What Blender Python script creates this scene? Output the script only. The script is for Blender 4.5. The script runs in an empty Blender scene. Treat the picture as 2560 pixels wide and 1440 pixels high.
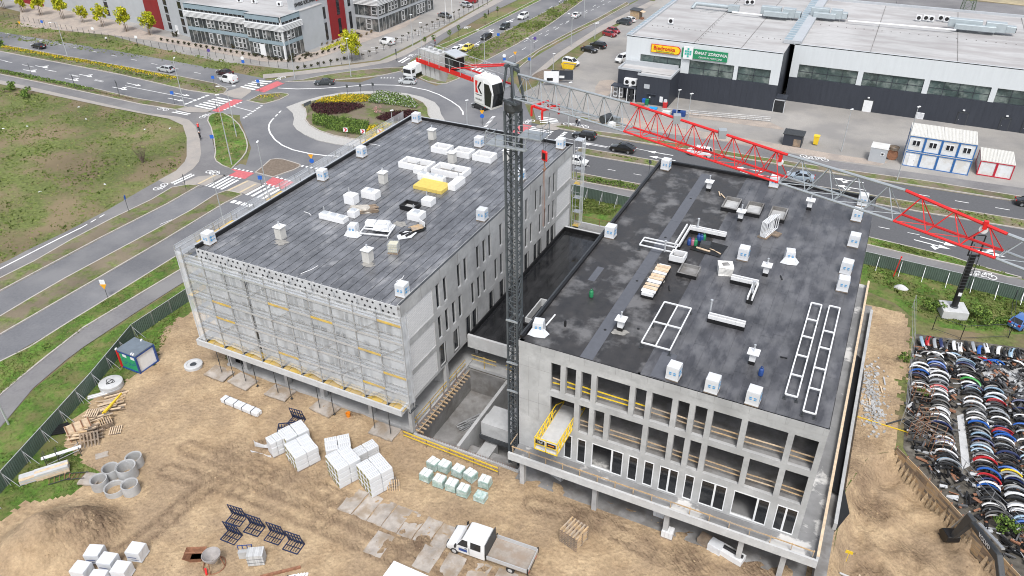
import bpy, bmesh, math, random
from mathutils import Vector, Matrix, noise
from mathutils.geometry import tessellate_polygon
rnd = random.Random(7)
scn = bpy.context.scene
COL = scn.collection
rad = math.radians
# ---------------------------------------------------------------- camera
CAM = Vector((35.505, -47.821, 56.566)); FPX = 1906.82
RIGHT = Vector((0.8976837, 0.44056683, -0.00805264)); UP = Vector((-0.2349238, 0.49397372, 0.83713844)); FWD = Vector((-0.37279323, 0.74959378, -0.54693179))
cd = bpy.data.cameras.new('camera'); cam = bpy.data.objects.new('camera', cd); COL.objects.link(cam)
rot = Matrix((RIGHT, UP, -FWD)).transposed()
cam.matrix_world = Matrix.Translation(CAM) @ rot.to_4x4()
cd.sensor_width = 36.0; cd.lens = FPX / 2560 * 36.0; cd.clip_end = 3000; cd.clip_start = 0.5
scn.camera = cam
# ---------------------------------------------------------------- world, sun, exposure
SUN_EL, SUN_AZ = rad(58), rad(150)           # azimuth clockwise from +Y
w = bpy.data.worlds.new('World'); scn.world = w; w.use_nodes = True
nt = w.node_tree; bg = nt.nodes['Background']
sky = nt.nodes.new('ShaderNodeTexSky'); sky.sky_type = 'NISHITA'; sky.sun_disc = False
sky.sun_elevation = SUN_EL; sky.sun_rotation = SUN_AZ; sky.air_density = 1.0; sky.dust_density = 3.0; sky.ozone_density = 1.0
hs = nt.nodes.new('ShaderNodeHueSaturation'); hs.inputs['Saturation'].default_value = 0.45
nt.links.new(sky.outputs[0], hs.inputs['Color']); nt.links.new(hs.outputs[0], bg.inputs[0]); bg.inputs[1].default_value = 0.14
sl = bpy.data.lights.new('sun', 'SUN'); sl.energy = 1.5; sl.angle = rad(14); sl.color = (1, 0.985, 0.96)
so = bpy.data.objects.new('sun', sl); COL.objects.link(so)
sd = Vector((math.sin(SUN_AZ) * math.cos(SUN_EL), math.cos(SUN_AZ) * math.cos(SUN_EL), math.sin(SUN_EL)))
so.rotation_euler = sd.to_track_quat('Z', 'Y').to_euler()
scn.view_settings.view_transform = 'Standard'; scn.view_settings.look = 'None'; scn.view_settings.gamma = 1.0
scn.view_settings.use_curve_mapping = False; scn.view_settings.exposure = 0.7
scn.render.engine = 'CYCLES'; scn.cycles.pixel_filter_type = 'BLACKMAN_HARRIS'; scn.cycles.filter_width = 1.05
scn.cycles.use_denoising = True; scn.cycles.max_bounces = 6; scn.cycles.diffuse_bounces = 3; scn.cycles.transparent_max_bounces = 12
# ---------------------------------------------------------------- helpers
def g(px, py, z=0.0):
    """ground (or level z) point that the photograph shows at pixel px,py"""
    d = RIGHT * ((px - 1280) / FPX) - UP * ((py - 720) / FPX) + FWD
    t = (z - CAM.z) / d.z
    p = CAM + d * t
    return Vector((p.x, p.y, z))
def zp(ox, oy, s, pts, z=0.0):
    return [g(ox + x / s, oy + y / s, z) for x, y in pts]
class MB:
    def __init__(s): s.v = []; s.f = []; s.m = []; s.cur = 0
    def add(s, vs, fs):
        n = len(s.v); s.v += [tuple(p) for p in vs]
        for f in fs: s.f.append([i + n for i in f]); s.m.append(s.cur)
        return s
    def mi(s, i): s.cur = i; return s
    def box(s, x0, x1, y0, y1, z0, z1):
        return s.add([(x0,y0,z0),(x1,y0,z0),(x1,y1,z0),(x0,y1,z0),(x0,y0,z1),(x1,y0,z1),(x1,y1,z1),(x0,y1,z1)],
            [(0,3,2,1),(4,5,6,7),(0,1,5,4),(1,2,6,5),(2,3,7,6),(3,0,4,7)])
    def cbox(s, c, d, rz=0.0, rx=0.0, ry=0.0):
        m = Matrix.Translation(Vector(c)) @ Matrix.Rotation(rz,4,'Z') @ Matrix.Rotation(ry,4,'Y') @ Matrix.Rotation(rx,4,'X')
        a, b, h = d[0]/2, d[1]/2, d[2]/2
        vs = [m @ Vector(p) for p in [(-a,-b,-h),(a,-b,-h),(a,b,-h),(-a,b,-h),(-a,-b,h),(a,-b,h),(a,b,h),(-a,b,h)]]
        return s.add(vs, [(0,3,2,1),(4,5,6,7),(0,1,5,4),(1,2,6,5),(2,3,7,6),(3,0,4,7)])
    def tap(s, c, d0, d1, h, rz=0.0):     # tapered box on base centre c
        m = Matrix.Translation(Vector(c)) @ Matrix.Rotation(rz,4,'Z')
        vs = [m @ Vector((sx*d0[0]/2, sy*d0[1]/2, 0)) for sx, sy in ((-1,-1),(1,-1),(1,1),(-1,1))] + [m @ Vector((sx*d1[0]/2, sy*d1[1]/2, h)) for sx, sy in ((-1,-1),(1,-1),(1,1),(-1,1))]
        return s.add(vs, [(0,3,2,1),(4,5,6,7),(0,1,5,4),(1,2,6,5),(2,3,7,6),(3,0,4,7)])
    def bar(s, p, q, w, h=None):
        p, q = Vector(p), Vector(q); h = h or w; d = (q - p).normalized()
        a = d.cross(Vector((0,0,1)));
        if a.length < 1e-4: a = Vector((1,0,0))
        a.normalize(); b = a.cross(d).normalized(); a *= w/2; b *= h/2
        vs = [p-a-b,p+a-b,p+a+b,p-a+b,q-a-b,q+a-b,q+a+b,q-a+b]
        return s.add(vs, [(3,2,1,0),(4,5,6,7),(0,1,5,4),(1,2,6,5),(2,3,7,6),(3,0,4,7)])
    def tube(s, p, q, r, n=6, r2=None, cap=True):
        p, q = Vector(p), Vector(q); d = (q-p).normalized(); r2 = r if r2 is None else r2
        a = d.orthogonal().normalized(); b = d.cross(a)
        vs = [p + (a*math.cos(2*math.pi*i/n) + b*math.sin(2*math.pi*i/n))*r for i in range(n)] + [q + (a*math.cos(2*math.pi*i/n) + b*math.sin(2*math.pi*i/n))*r2 for i in range(n)]
        fs = [(i,(i+1)%n,n+(i+1)%n,n+i) for i in range(n)]
        if cap: fs += [tuple(range(n-1,-1,-1)), tuple(range(n,2*n))]
        return s.add(vs, fs)
    def path(s, pts, r, n=5):
        for a, b in zip(pts[:-1], pts[1:]): s.tube(a, b, r, n)
        return s
    def lathe(s, prof, n=16, c=(0,0,0)):   # prof: (r,z)
        vs = []; fs = []
        for r, z in prof:
            for i in range(n):
                t = 2*math.pi*i/n; vs.append((c[0]+r*math.cos(t), c[1]+r*math.sin(t), c[2]+z))
        for k in range(len(prof)-1):
            for i in range(n): fs.append((k*n+i, k*n+(i+1)%n, (k+1)*n+(i+1)%n, (k+1)*n+i))
        return s.add(vs, fs)
    def prism(s, pts, z0, z1, bottom=False):
        n = len(pts); pts = [Vector((p[0],p[1],0)) for p in pts]
        area = sum(pts[i].x*pts[(i+1)%n].y - pts[(i+1)%n].x*pts[i].y for i in range(n))
        if area < 0: pts = pts[::-1]
        vs = [(p.x,p.y,z1) for p in pts]
        fs = [(t if (pts[t[1]]-pts[t[0]]).cross(pts[t[2]]-pts[t[0]]).z > 0 else t[::-1]) for t in tessellate_polygon([pts])]
        if z0 is not None:
            vs += [(p.x,p.y,z0) for p in pts]
            fs += [(i, n+i, n+(i+1)%n, (i+1)%n) for i in range(n)]
        return s.add(vs, fs)
    def ribbon(s, pts, w, z0, z1, closed=False, off=0.0):
        """kerb-like strip along a ground polyline"""
        P = [Vector((p[0],p[1],0)) for p in pts]; n = len(P)
        L, Rr = [], []
        for i in range(n):
            a = P[i-1] if (i or closed) else P[i]; b = P[(i+1)%n] if (i < n-1 or closed) else P[i]
            d = b - a
            if d.length < 1e-6: d = Vector((1,0,0))
            d.normalize(); nn = Vector((-d.y,d.x,0)); L.append(P[i]+nn*(off+w/2)); Rr.append(P[i]+nn*(off-w/2))
        k = n if closed else n-1
        vs = [(p.x,p.y,z1) for p in L] + [(p.x,p.y,z1) for p in Rr] + [(p.x,p.y,z0) for p in L] + [(p.x,p.y,z0) for p in Rr]
        fs = []
        for i in range(k):
            j = (i+1) % n
            fs += [(n+i,n+j,j,i),(i,j,2*n+j,2*n+i),(3*n+i,3*n+j,n+j,n+i)]
        return s.add(vs, fs)
    def mesh(s, name, mats, smooth=False, bevel=0.0, seg=1):
        me = bpy.data.meshes.new(name); me.from_pydata(s.v, [], s.f)
        if not isinstance(mats, (list, tuple)): mats = [mats]
        for m in mats: me.materials.append(m)
        if len(mats) > 1:
            for i, p in enumerate(me.polygons): p.material_index = s.m[i]
        if bevel > 0:
            bm = bmesh.new(); bm.from_mesh(me); bmesh.ops.remove_doubles(bm, verts=bm.verts, dist=1e-5)
            bmesh.ops.bevel(bm, geom=[e for e in bm.edges if len(e.link_faces) == 2 and e.calc_face_angle(0) > 0.4], offset=bevel, segments=seg, affect='EDGES', profile=0.6)
            bm.to_mesh(me); bm.free()
        if smooth:
            me.polygons.foreach_set('use_smooth', [True]*len(me.polygons)); me.update()
            try: me.set_sharp_from_angle(angle=rad(40))
            except Exception: pass
        return me
    def build(s, name, mats, parent=None, **k):
        return link(name, s.mesh(name, mats, **k), parent)
def link(name, me, parent=None, mat=None):
    o = bpy.data.objects.new(name, me); COL.objects.link(o)
    if parent is not None: o.parent = parent
    if mat is not None: o.matrix_local = mat
    return o
def tag(o, label=None, cat=None, group=None, kind=None):
    if label: o['label'] = label
    if cat: o['category'] = cat
    if group: o['group'] = group
    if kind: o['kind'] = kind
    return o
def empty(name, loc=(0,0,0), rz=0.0, label=None, cat=None, group=None):
    o = bpy.data.objects.new(name, None); COL.objects.link(o); o.empty_display_size = 0.3
    o.location = loc; o.rotation_euler = (0,0,rz); tag(o, label, cat, group); return o
def spawn(name, parts, loc, rz, label, cat, group=None, scale=1.0):
    """a thing from shared part meshes: parts = [(name, mesh, matrix|None, [sub-parts])]"""
    o = empty(name, loc, rz, label, cat, group)
    if scale != 1.0: o.scale = (scale,)*3 if not isinstance(scale, tuple) else scale
    for p in parts:
        c = link(p[0], p[1], o, p[2] if len(p) > 2 else None)
        for sp in (p[3] if len(p) > 3 else []): link(sp[0], sp[1], c, sp[2] if len(sp) > 2 else None)
    return o
def T(x=0,y=0,z=0,rz=0.0,s=None,rx=0.0,ry=0.0):
    m = Matrix.Translation((x,y,z)) @ Matrix.Rotation(rz,4,'Z') @ Matrix.Rotation(ry,4,'Y') @ Matrix.Rotation(rx,4,'X')
    return m @ Matrix.Diagonal((*s,1)) if s else m
def text_mesh(body, size, mat, extrude=0.01, align='CENTER', bold=0.0, name='lettering'):
    cu = bpy.data.curves.new(name, 'FONT'); cu.body = body; cu.size = size; cu.extrude = extrude; cu.align_x = align; cu.align_y = 'CENTER'; cu.offset = bold; cu.resolution_u = 3
    o = bpy.data.objects.new(name, cu); COL.objects.link(o)
    dg = bpy.context.evaluated_depsgraph_get(); me = bpy.data.meshes.new_from_object(o.evaluated_get(dg))
    bpy.data.objects.remove(o); me.materials.clear(); me.materials.append(mat); return me
ORD = 'first second third fourth fifth sixth seventh eighth ninth tenth eleventh twelfth thirteenth fourteenth fifteenth sixteenth seventeenth eighteenth nineteenth twentieth'.split(); ORD += ['twenty-'+w for w in ORD[:9]]
def inpoly(x, y, P):
    c = False; n = len(P); j = n-1
    for i in range(n):
        xi, yi, xj, yj = P[i][0], P[i][1], P[j][0], P[j][1]
        if (yi > y) != (yj > y) and x < (xj-xi)*(y-yi)/(yj-yi)+xi: c = not c
        j = i
    return c
# ---------------------------------------------------------------- materials
def N(nt, t, **kw):
    n = nt.nodes.new(t)
    for k, v in kw.items(): setattr(n, k, v)
    return n
def mat(name, col, rough=0.8, var=0.18, scale=1.5, bump=0.0, bscale=None, col2=None, c2scale=0.3, c2lo=0.45, c2hi=0.6, metal=0.0, det=5.0, stretch=None, spec=0.4, rvar=0.0, emit=None, local=False):
    m = bpy.data.materials.new(name); m.use_nodes = True; nt = m.node_tree; b = nt.nodes['Principled BSDF']
    b.inputs['Roughness'].default_value = rough; b.inputs['Metallic'].default_value = metal; b.inputs['Specular IOR Level'].default_value = spec
    if local: co = N(nt,'ShaderNodeTexCoord').outputs['Object']
    else: co = N(nt,'ShaderNodeNewGeometry').outputs['Position']
    if stretch:
        mp = N(nt,'ShaderNodeMapping'); mp.inputs['Scale'].default_value = stretch; nt.links.new(co, mp.inputs[0]); co = mp.outputs[0]
    n1 = N(nt,'ShaderNodeTexNoise'); n1.inputs['Scale'].default_value = scale; n1.inputs['Detail'].default_value = det; n1.inputs['Roughness'].default_value = 0.65
    nt.links.new(co, n1.inputs['Vector'])
    cr = N(nt,'ShaderNodeValToRGB'); cr.color_ramp.elements[0].position = 0.3; cr.color_ramp.elements[1].position = 0.7
    lo = [max(0,c*(1-var)) for c in col]; hi = [c*(1+var) for c in col]
    cr.color_ramp.elements[0].color = (*lo,1); cr.color_ramp.elements[1].color = (*hi,1)
    nt.links.new(n1.outputs['Fac'], cr.inputs[0]); out = cr.outputs[0]
    if col2:
        n2 = N(nt,'ShaderNodeTexNoise'); n2.inputs['Scale'].default_value = c2scale; n2.inputs['Detail'].default_value = 6; n2.inputs['Roughness'].default_value = 0.6; nt.links.new(co, n2.inputs['Vector'])
        r2 = N(nt,'ShaderNodeValToRGB'); r2.color_ramp.elements[0].position = c2lo; r2.color_ramp.elements[1].position = c2hi; nt.links.new(n2.outputs['Fac'], r2.inputs[0])
        mx = N(nt,'ShaderNodeMixRGB'); nt.links.new(r2.outputs[0], mx.inputs[0]); nt.links.new(out, mx.inputs[1]); mx.inputs[2].default_value = (*col2,1)
        ml = N(nt,'ShaderNodeMixRGB', blend_type='MULTIPLY'); ml.inputs[0].default_value = 0.5
        nt.links.new(mx.outputs[0], ml.inputs[1]); gr = N(nt,'ShaderNodeValToRGB'); gr.color_ramp.elements[0].color=(1-var,)*3+(1,); gr.color_ramp.elements[1].color=(1,1,1,1); nt.links.new(n1.outputs['Fac'], gr.inputs[0]); nt.links.new(gr.outputs[0], ml.inputs[2])
        out = ml.outputs[0]
    nt.links.new(out, b.inputs['Base Color'])
    if rvar:
        mr = N(nt,'ShaderNodeMapRange'); mr.inputs[3].default_value = max(0.03,rough-rvar); mr.inputs[4].default_value = min(1,rough+rvar); mr.inputs[1].default_value = 0.3; mr.inputs[2].default_value = 0.7
        nt.links.new(n1.outputs['Fac'], mr.inputs[0]); nt.links.new(mr.outputs[0], b.inputs['Roughness'])
    if bump:
        nb = N(nt,'ShaderNodeTexNoise'); nb.inputs['Scale'].default_value = bscale or scale*4; nb.inputs['Detail'].default_value = 4; nt.links.new(co, nb.inputs['Vector'])
        bp = N(nt,'ShaderNodeBump'); bp.inputs['Strength'].default_value = 1.0; bp.inputs['Distance'].default_value = bump; nt.links.new(nb.outputs['Fac'], bp.inputs['Height']); nt.links.new(bp.outputs[0], b.inputs['Normal'])
    if emit: b.inputs['Emission Color'].default_value = (*emit[:3],1); b.inputs['Emission Strength'].default_value = emit[3]
    return m
def tint(m, scale=0.12, lo=0.75, hi=1.2):
    """multiply a material's colour by broad noise"""
    nt = m.node_tree; b = nt.nodes['Principled BSDF']; l = b.inputs['Base Color'].links[0]; src = l.from_socket
    co = N(nt,'ShaderNodeNewGeometry').outputs['Position']
    n = N(nt,'ShaderNodeTexNoise'); n.inputs['Scale'].default_value = scale; n.inputs['Detail'].default_value = 5; nt.links.new(co, n.inputs['Vector'])
    r = N(nt,'ShaderNodeValToRGB'); r.color_ramp.elements[0].position=.35; r.color_ramp.elements[1].position=.65; r.color_ramp.elements[0].color=(lo,lo,lo,1); r.color_ramp.elements[1].color=(hi,hi,hi,1); nt.links.new(n.outputs['Fac'], r.inputs[0])
    mx = N(nt,'ShaderNodeMixRGB', blend_type='MULTIPLY'); mx.inputs[0].default_value = 1; nt.links.new(src, mx.inputs[1]); nt.links.new(r.outputs[0], mx.inputs[2]); nt.links.new(mx.outputs[0], b.inputs['Base Color']); return m
def paint(name, col, rough=0.35, var=0.05): return mat(name, col, rough, var, 2.0, spec=0.5)
asphalt = tint(mat('asphalt', (0.152,0.154,0.164), 0.85, 0.10, 3.0, 0.004, 40, col2=(0.19,0.189,0.193), c2scale=0.10, c2lo=0.42, c2hi=0.62), 0.05, 0.85, 1.12)
asphalt_old = tint(mat('asphalt_old', (0.18,0.175,0.178), 0.88, 0.12, 3.0, 0.004, 40, col2=(0.21,0.205,0.203), c2scale=0.15), 0.08, 0.85, 1.1)
asphalt_dk = mat('asphalt_dark', (0.10,0.101,0.106), 0.82, 0.12, 3.0, 0.004, 40)
pave = mat('paving', (0.34,0.31,0.28), 0.9, 0.10, 6.0, 0.005, 30, col2=(0.30,0.28,0.26), c2scale=0.3)
pave_lot = tint(mat('lot_paving', (0.30,0.285,0.265), 0.9, 0.10, 5.0, 0.004, 30, col2=(0.25,0.24,0.23), c2scale=0.12), 0.05, 0.85, 1.15)
cobble = mat('cobble', (0.40,0.39,0.37), 0.9, 0.25, 8.0, 0.02, 8)
kerbm = mat('kerb_stone', (0.40,0.37,0.34), 0.9, 0.15, 2.5)
gravel = mat('gravel', (0.40,0.34,0.29), 0.95, 0.25, 9.0, 0.02, 20, col2=(0.32,0.28,0.25), c2scale=0.3)
white_mark = mat('road_paint_white', (0.75,0.75,0.74), 0.7, 0.12, 2.5)
cream_mark = mat('tactile_cream', (0.52,0.43,0.30), 0.85, 0.12, 3.0)
red_mark = mat('road_paint_red', (0.50,0.13,0.14), 0.75, 0.15, 2.0)
grassm = tint(mat('grass', (0.132,0.158,0.045), 0.95, 0.4, 1.6, 0.06, 9, col2=(0.21,0.165,0.095), c2scale=0.11, c2lo=0.44, c2hi=0.58, det=9), 0.045, 0.75, 1.15)
grass_g = tint(mat('grass_fresh', (0.085,0.165,0.022), 0.95, 0.45, 2.2, 0.06, 12, col2=(0.17,0.17,0.06), c2scale=0.5, c2lo=0.42, c2hi=0.62, det=9), 0.2, 0.75, 1.2)
verge = tint(mat('verge', (0.13,0.165,0.045), 0.95, 0.45, 2.0, 0.05, 10, col2=(0.20,0.165,0.115), c2scale=0.35, c2lo=0.40, c2hi=0.55, det=9), 0.12, 0.75, 1.15)
dryfield = mat('dry_field', (0.42,0.35,0.22), 0.95, 0.25, 0.8, 0.04, 6, col2=(0.30,0.26,0.18), c2scale=0.12)
soil = mat('soil', (0.17,0.135,0.105), 0.95, 0.3, 3.0, 0.03, 12)
conc = tint(mat('concrete', (0.435,0.438,0.436), 0.88, 0.16, 1.1, 0.004, 20, col2=(0.33,0.33,0.328), c2scale=0.55, c2lo=0.5, c2hi=0.72), 0.25, 0.86, 1.08)
conc_l = mat('concrete_light', (0.50,0.505,0.505), 0.88, 0.10, 1.5, 0.003, 20, col2=(0.46,0.455,0.45), c2scale=0.6, c2lo=0.5, c2hi=0.7)
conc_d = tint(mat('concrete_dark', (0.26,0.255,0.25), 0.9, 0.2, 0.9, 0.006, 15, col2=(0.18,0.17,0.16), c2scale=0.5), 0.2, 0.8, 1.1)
conc_w = tint(mat('concrete_wet', (0.22,0.22,0.22), 0.6, 0.15, 0.7, 0.003, 15, col2=(0.55,0.54,0.52), c2scale=0.22, c2lo=0.56, c2hi=0.6), 0.3, 0.85, 1.1)
blockw = mat('white_block', (0.66,0.665,0.67), 0.9, 0.05, 3.0)
foam = mat('white_foam', (0.74,0.745,0.75), 0.75, 0.05, 5.0)
black = mat('black_plastic', (0.015,0.015,0.016), 0.45, 0.2, 3.0)
rubber = mat('tyre_rubber', (0.02,0.02,0.02), 0.8, 0.2, 4.0)
wood = mat('timber', (0.50,0.35,0.20), 0.85, 0.3, 2.5, stretch=(1,1,4), col2=(0.42,0.34,0.26), c2scale=1.0)
wood_o = mat('timber_old', (0.28,0.21,0.15), 0.9, 0.35, 2.0, col2=(0.20,0.17,0.14), c2scale=0.8)
wood_l = mat('timber_pale', (0.60,0.47,0.33), 0.85, 0.2, 2.5)
ply = mat('formwork_yellow', (0.62,0.43,0.10), 0.7, 0.2, 1.6, col2=(0.48,0.36,0.18), c2scale=0.8)
steel = mat('galvanised_steel', (0.45,0.46,0.47), 0.45, 0.15, 3.0, metal=0.6)
steel_d = mat('dark_steel', (0.07,0.075,0.08), 0.5, 0.2, 3.0, metal=0.4)
rust = mat('rusty_steel', (0.25,0.12,0.07), 0.85, 0.35, 3.0)
alu = mat('aluminium', (0.62,0.64,0.66), 0.4, 0.08, 3.0, metal=0.5)
glass_d = mat('dark_glass', (0.018,0.02,0.023), 0.08, 0.3, 0.5, spec=0.6)
glass_g = mat('grey_glass', (0.05,0.058,0.06), 0.12, 0.6, 0.35, spec=0.6, col2=(0.20,0.20,0.19), c2scale=0.5, c2lo=0.5, c2hi=0.6)
glass_t = mat('teal_glass', (0.07,0.10,0.095), 0.12, 0.5, 0.3, spec=0.6, col2=(0.22,0.26,0.24), c2scale=0.35, c2lo=0.48, c2hi=0.62)
red_p = paint('crane_red', (0.62,0.02,0.02), 0.4); grey_p = mat('crane_grey', (0.36,0.39,0.41), 0.45, 0.08, 2, metal=0.3); mast_p = mat('mast_grey', (0.085,0.098,0.108), 0.5, 0.15, 2.0, metal=0.2)
yellow_p = paint('yellow_paint', (0.75,0.52,0.03), 0.5); white_p = paint('white_paint', (0.72,0.73,0.735), 0.35); blue_p = paint('blue_paint', (0.02,0.06,0.22), 0.45)
blue_l = paint('blue_print', (0.02,0.30,0.66), 0.6); green_p = paint('green_paint', (0.02,0.20,0.08), 0.45); orange_p = paint('orange_paint', (0.75,0.25,0.02), 0.5)
sign_b = paint('sign_blue', (0.02,0.12,0.50), 0.5); sign_back = mat('sign_back', (0.13,0.14,0.15), 0.6, 0.15, 2.0, metal=0.3)
charcoal = mat('charcoal_cladding', (0.036,0.041,0.053), 0.5, 0.12, 0.6, stretch=(3,1,0.4)); white_clad = mat('white_cladding', (0.58,0.61,0.625), 0.45, 0.04, 0.6, stretch=(3,1,0.4))
grey_clad = mat('grey_cladding', (0.40,0.42,0.44), 0.5, 0.06, 0.5); red_clad = mat('red_cladding', (0.22,0.015,0.018), 0.5, 0.1, 0.8); blue_clad = mat('blue_grey_panel', (0.24,0.31,0.35), 0.4, 0.08, 0.8)
roof_white = tint(mat('roof_membrane_pale', (0.43,0.425,0.42), 0.8, 0.10, 0.8, stretch=(0.6,2.5,1), col2=(0.35,0.335,0.33), c2scale=0.12), 0.06, 0.9, 1.06)
fence_p = mat('fence_green', (0.12,0.165,0.14), 0.45, 0.12, 1.2, metal=0.3)
# ================================================================ SETTING
def sheet(name, pts, z, m, z0=None, kind='structure', parent=None):
    o = MB().prism(pts, z0, z).build(name, m, parent)
    if kind and parent is None: tag(o, kind=kind)
    return o
def G(*pts): return [g(*p) for p in pts]
PIT = [(0.0,-0.12),(12.33,-0.12),(12.33,12.0),(0.0,12.0)]
DIG = [(41.2,-60),(41.2,0),(41.6,12),(43.2,17.5)] + [tuple(g(*p)[:2]) for p in [(2238,1128),(2290,1180),(2345,1240),(2400,1300),(2460,1360),(2520,1425),(2620,1530)]] + [(80,-60)]
# one ground sheet to the horizon, cut open over the basement pit and the excavation
big = [(-900,-300),(900,-300),(900,1500),(-900,1500)]
loops = [[Vector((*p,0)) for p in L] for L in (big, PIT[::-1], DIG[::-1])]
flat = [p for L in loops for p in L]
mbg = MB(); fs = [(t if (flat[t[1]]-flat[t[0]]).cross(flat[t[2]]-flat[t[0]]).z > 0 else t[::-1]) for t in tessellate_polygon(loops)]
mbg.add([(p.x,p.y,0.0) for p in flat], fs)
tag(mbg.build('ground', grassm), kind='structure')
ROADZ = 0.03
# ---- carriageways
sheet('road_west', G((-500,-10),(0,80),(300,129),(500,165),(660,196),(700,230),(620,290),(560,285),(467,268),(337,246),(240,223),(0,172),(-500,62)), ROADZ, asphalt)
sheet('road_east', G((1300,300),(1400,324),(1589,357),(1776,386),(2080,435),(2560,508),(3100,590),(3100,860),(2700,740),(2555,697),(2456,669),(2378,643),(2175,595),(1900,527),(1607,463),(1448,434),(1300,405)), ROADZ+.004, asphalt_dk)
sheet('road_north', zp(1100,0,3.64,[(-250,640),(60,440),(400,263),(900,10),(1300,-190),(2200,-190),(1456,158),(1200,285),(940,425),(680,600),(600,760),(100,760)]), ROADZ+.008, asphalt)
sheet('road_south', G((-300,895),(0,731),(247,600),(480,472),(600,410),(760,440),(760,505),(640,600),(440,640),(163,812),(0,905),(-300,1085)), ROADZ+.012, asphalt)
sheet('roundabout_road', G((600,260),(660,200),(760,200),(900,207),(990,175),(1090,215),(1180,190),(1290,210),(1330,300),(1320,360),(1290,420),(900,470),(700,480),(610,430),(628,370),(600,300)), ROADZ+.016, asphalt)
# ---- verges, medians and islands: raised, kerbed
def island(name, pts, m=None, z1=0.16, closed=True, kerb=True, kw=0.22):
    o = MB().prism(pts, 0.0, z1).build(name, m or verge); tag(o, kind='structure')
    if kerb: MB().ribbon(pts, kw, 0.0, z1+.012, True).build('kerb', kerbm, o)
    return o
island('median_west', G((-300,60),(0,112),(10,113),(300,165),(450,192),(540,210),(570,224),(560,234),(540,237),(467,226),(300,187),(150,158),(0,129),(-300,74)))
island('median_east', G((1452,371),(1525,383),(1656,406),(1900,444),(2189,491),(2330,515),(2560,552),(3000,622),(3000,650),(2560,574),(2315,533),(2189,511),(1900,464),(1641,418),(1532,400),(1450,386),(1440,378)))
island('median_north', zp(1100,0,3.64,[(150,545),(480,345),(800,193),(1150,13),(1400,-110),(1520,-110),(1310,0),(1000,225),(700,405),(360,585),(240,640)]))
island('median_south', G((-250,1000),(0,793),(75,748),(163,697),(340,602),(480,526),(540,487),(567,478),(590,482),(606,487),(560,510),(412,600),(250,694),(0,838),(-250,1010)))
island('verge_south_field', G((-250,820),(0,697),(85,655),(180,600),(280,548),(380,500),(430,470),(470,463),(498,465),(420,510),(247,598),(0,729),(-250,865)))
island('verge_south_path', G((-250,1090),(0,906),(75,869),(163,813),(290,735),(440,642),(452,675),(340,742),(210,820),(120,890),(40,955),(0,990),(-250,1230)), grass_g)
island('verge_hedge_west', G((-250,123),(0,176),(240,223),(337,246),(430,262),(467,268),(440,275),(350,261),(213,231),(0,186),(-250,131)))
island('island_lamp', zp(380,230,5.333,[(800,300),(870,285),(960,290),(1060,345),(1160,440),(1230,560),(1265,660),(1275,730),(1255,810),(1200,890),(1060,1030),(940,985),(860,930),(838,880),(850,800),(830,640),(790,480),(745,390),(755,340)]), grass_g)
island('island_south', zp(380,230,5.333,[(1580,910),(1650,898),(1750,905),(1900,950),(1975,975),(1975,1000),(1900,1040),(1700,1110),(1610,1140),(1440,1095),(1380,1080),(1480,1000)]), soil)
island('island_west', zp(460,0,3.6,[(590,905),(690,855),(850,838),(935,848),(940,860),(860,900),(720,940),(640,925),(560,905)]))
island('island_north', zp(740,0,3.64,[(1125,712),(1180,685),(1330,660),(1450,690),(1490,715),(1370,762),(1300,765),(1200,745)]))
island('verge_north_west', zp(740,0,3.64,[(-100,748),(60,730),(300,680),(600,640),(900,618),(1000,622),(960,650),(800,685),(600,712),(300,735)]))
island('verge_north_side', zp(1100,0,3.64,[(-60,450),(0,415),(330,278),(600,140),(890,-10),(1100,-110),(1150,-110),(900,12),(400,263),(20,452)]), grass_g)
island('verge_north_right', zp(1100,0,3.64,[(660,600),(940,425),(1060,360),(1200,285),(1456,158),(1700,20),(1720,40),(1456,190),(1180,320),(900,470),(720,620)]))
island('verge_east_upper', G((1385,316),(1421,314),(1490,329),(1620,346),(1784,375),(1900,394),(2080,422),(2322,455),(2560,494),(3000,563),(3000,573),(2560,506),(2080,433),(1776,384),(1589,355),(1400,323)))
island('verge_east_hedge', G((1430,431),(1448,434),(1510,446),(1607,463),(1700,484),(1700,505),(1594,481),(1448,454),(1425,450)))
island('verge_east_grass', G((2100,578),(2175,595),(2378,643),(2456,669),(2556,696),(2520,694),(2461,679),(2322,649),(2169,613),(2100,598)), grass_g)
# ---- footpaths and cycle paths
sheet('cycle_path_west', G((-300,132),(0,187),(213,231),(350,261),(440,275),(560,283),(530,300),(447,293),(367,284),(0,201),(-300,145)), 0.075, asphalt_old)
sheet('pavement_west', G((-300,145),(0,201),(367,284),(447,293),(473,301),(490,318),(500,350),(503,385),(498,405),(483,423),(433,457),(421,462),(396,452),(440,428),(462,405),(467,392),(467,345),(457,314),(423,298),(267,268),(0,211),(-300,154)), 0.10, pave)
sheet('cycle_path_corner', G((447,293),(530,280),(560,283),(530,296),(520,305),(530,330),(537,380),(540,402),(560,415),(590,430),(560,445),(500,470),(440,475),(400,483),(395,455),(433,457),(483,423),(498,405),(503,385),(500,350),(490,318),(473,301)), 0.085, asphalt_old)
sheet('cycle_path_field', G((-300,800),(-300,760),(0,661),(25,650),(64,629),(170,578),(266,528),(356,475),(397,452),(470,455),(470,466),(409,483),(356,510),(281,551),(188,598),(90,650),(0,698)), 0.09, asphalt_old)
sheet('path_south', G((-250,1235),(0,989),(40,954),(117,888),(210,819),(340,741),(460,668),(480,700),(460,706),(340,782),(210,868),(167,900),(84,971),(25,1042),(0,1071),(-250,1330)), 0.08, asphalt_old)
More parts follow.
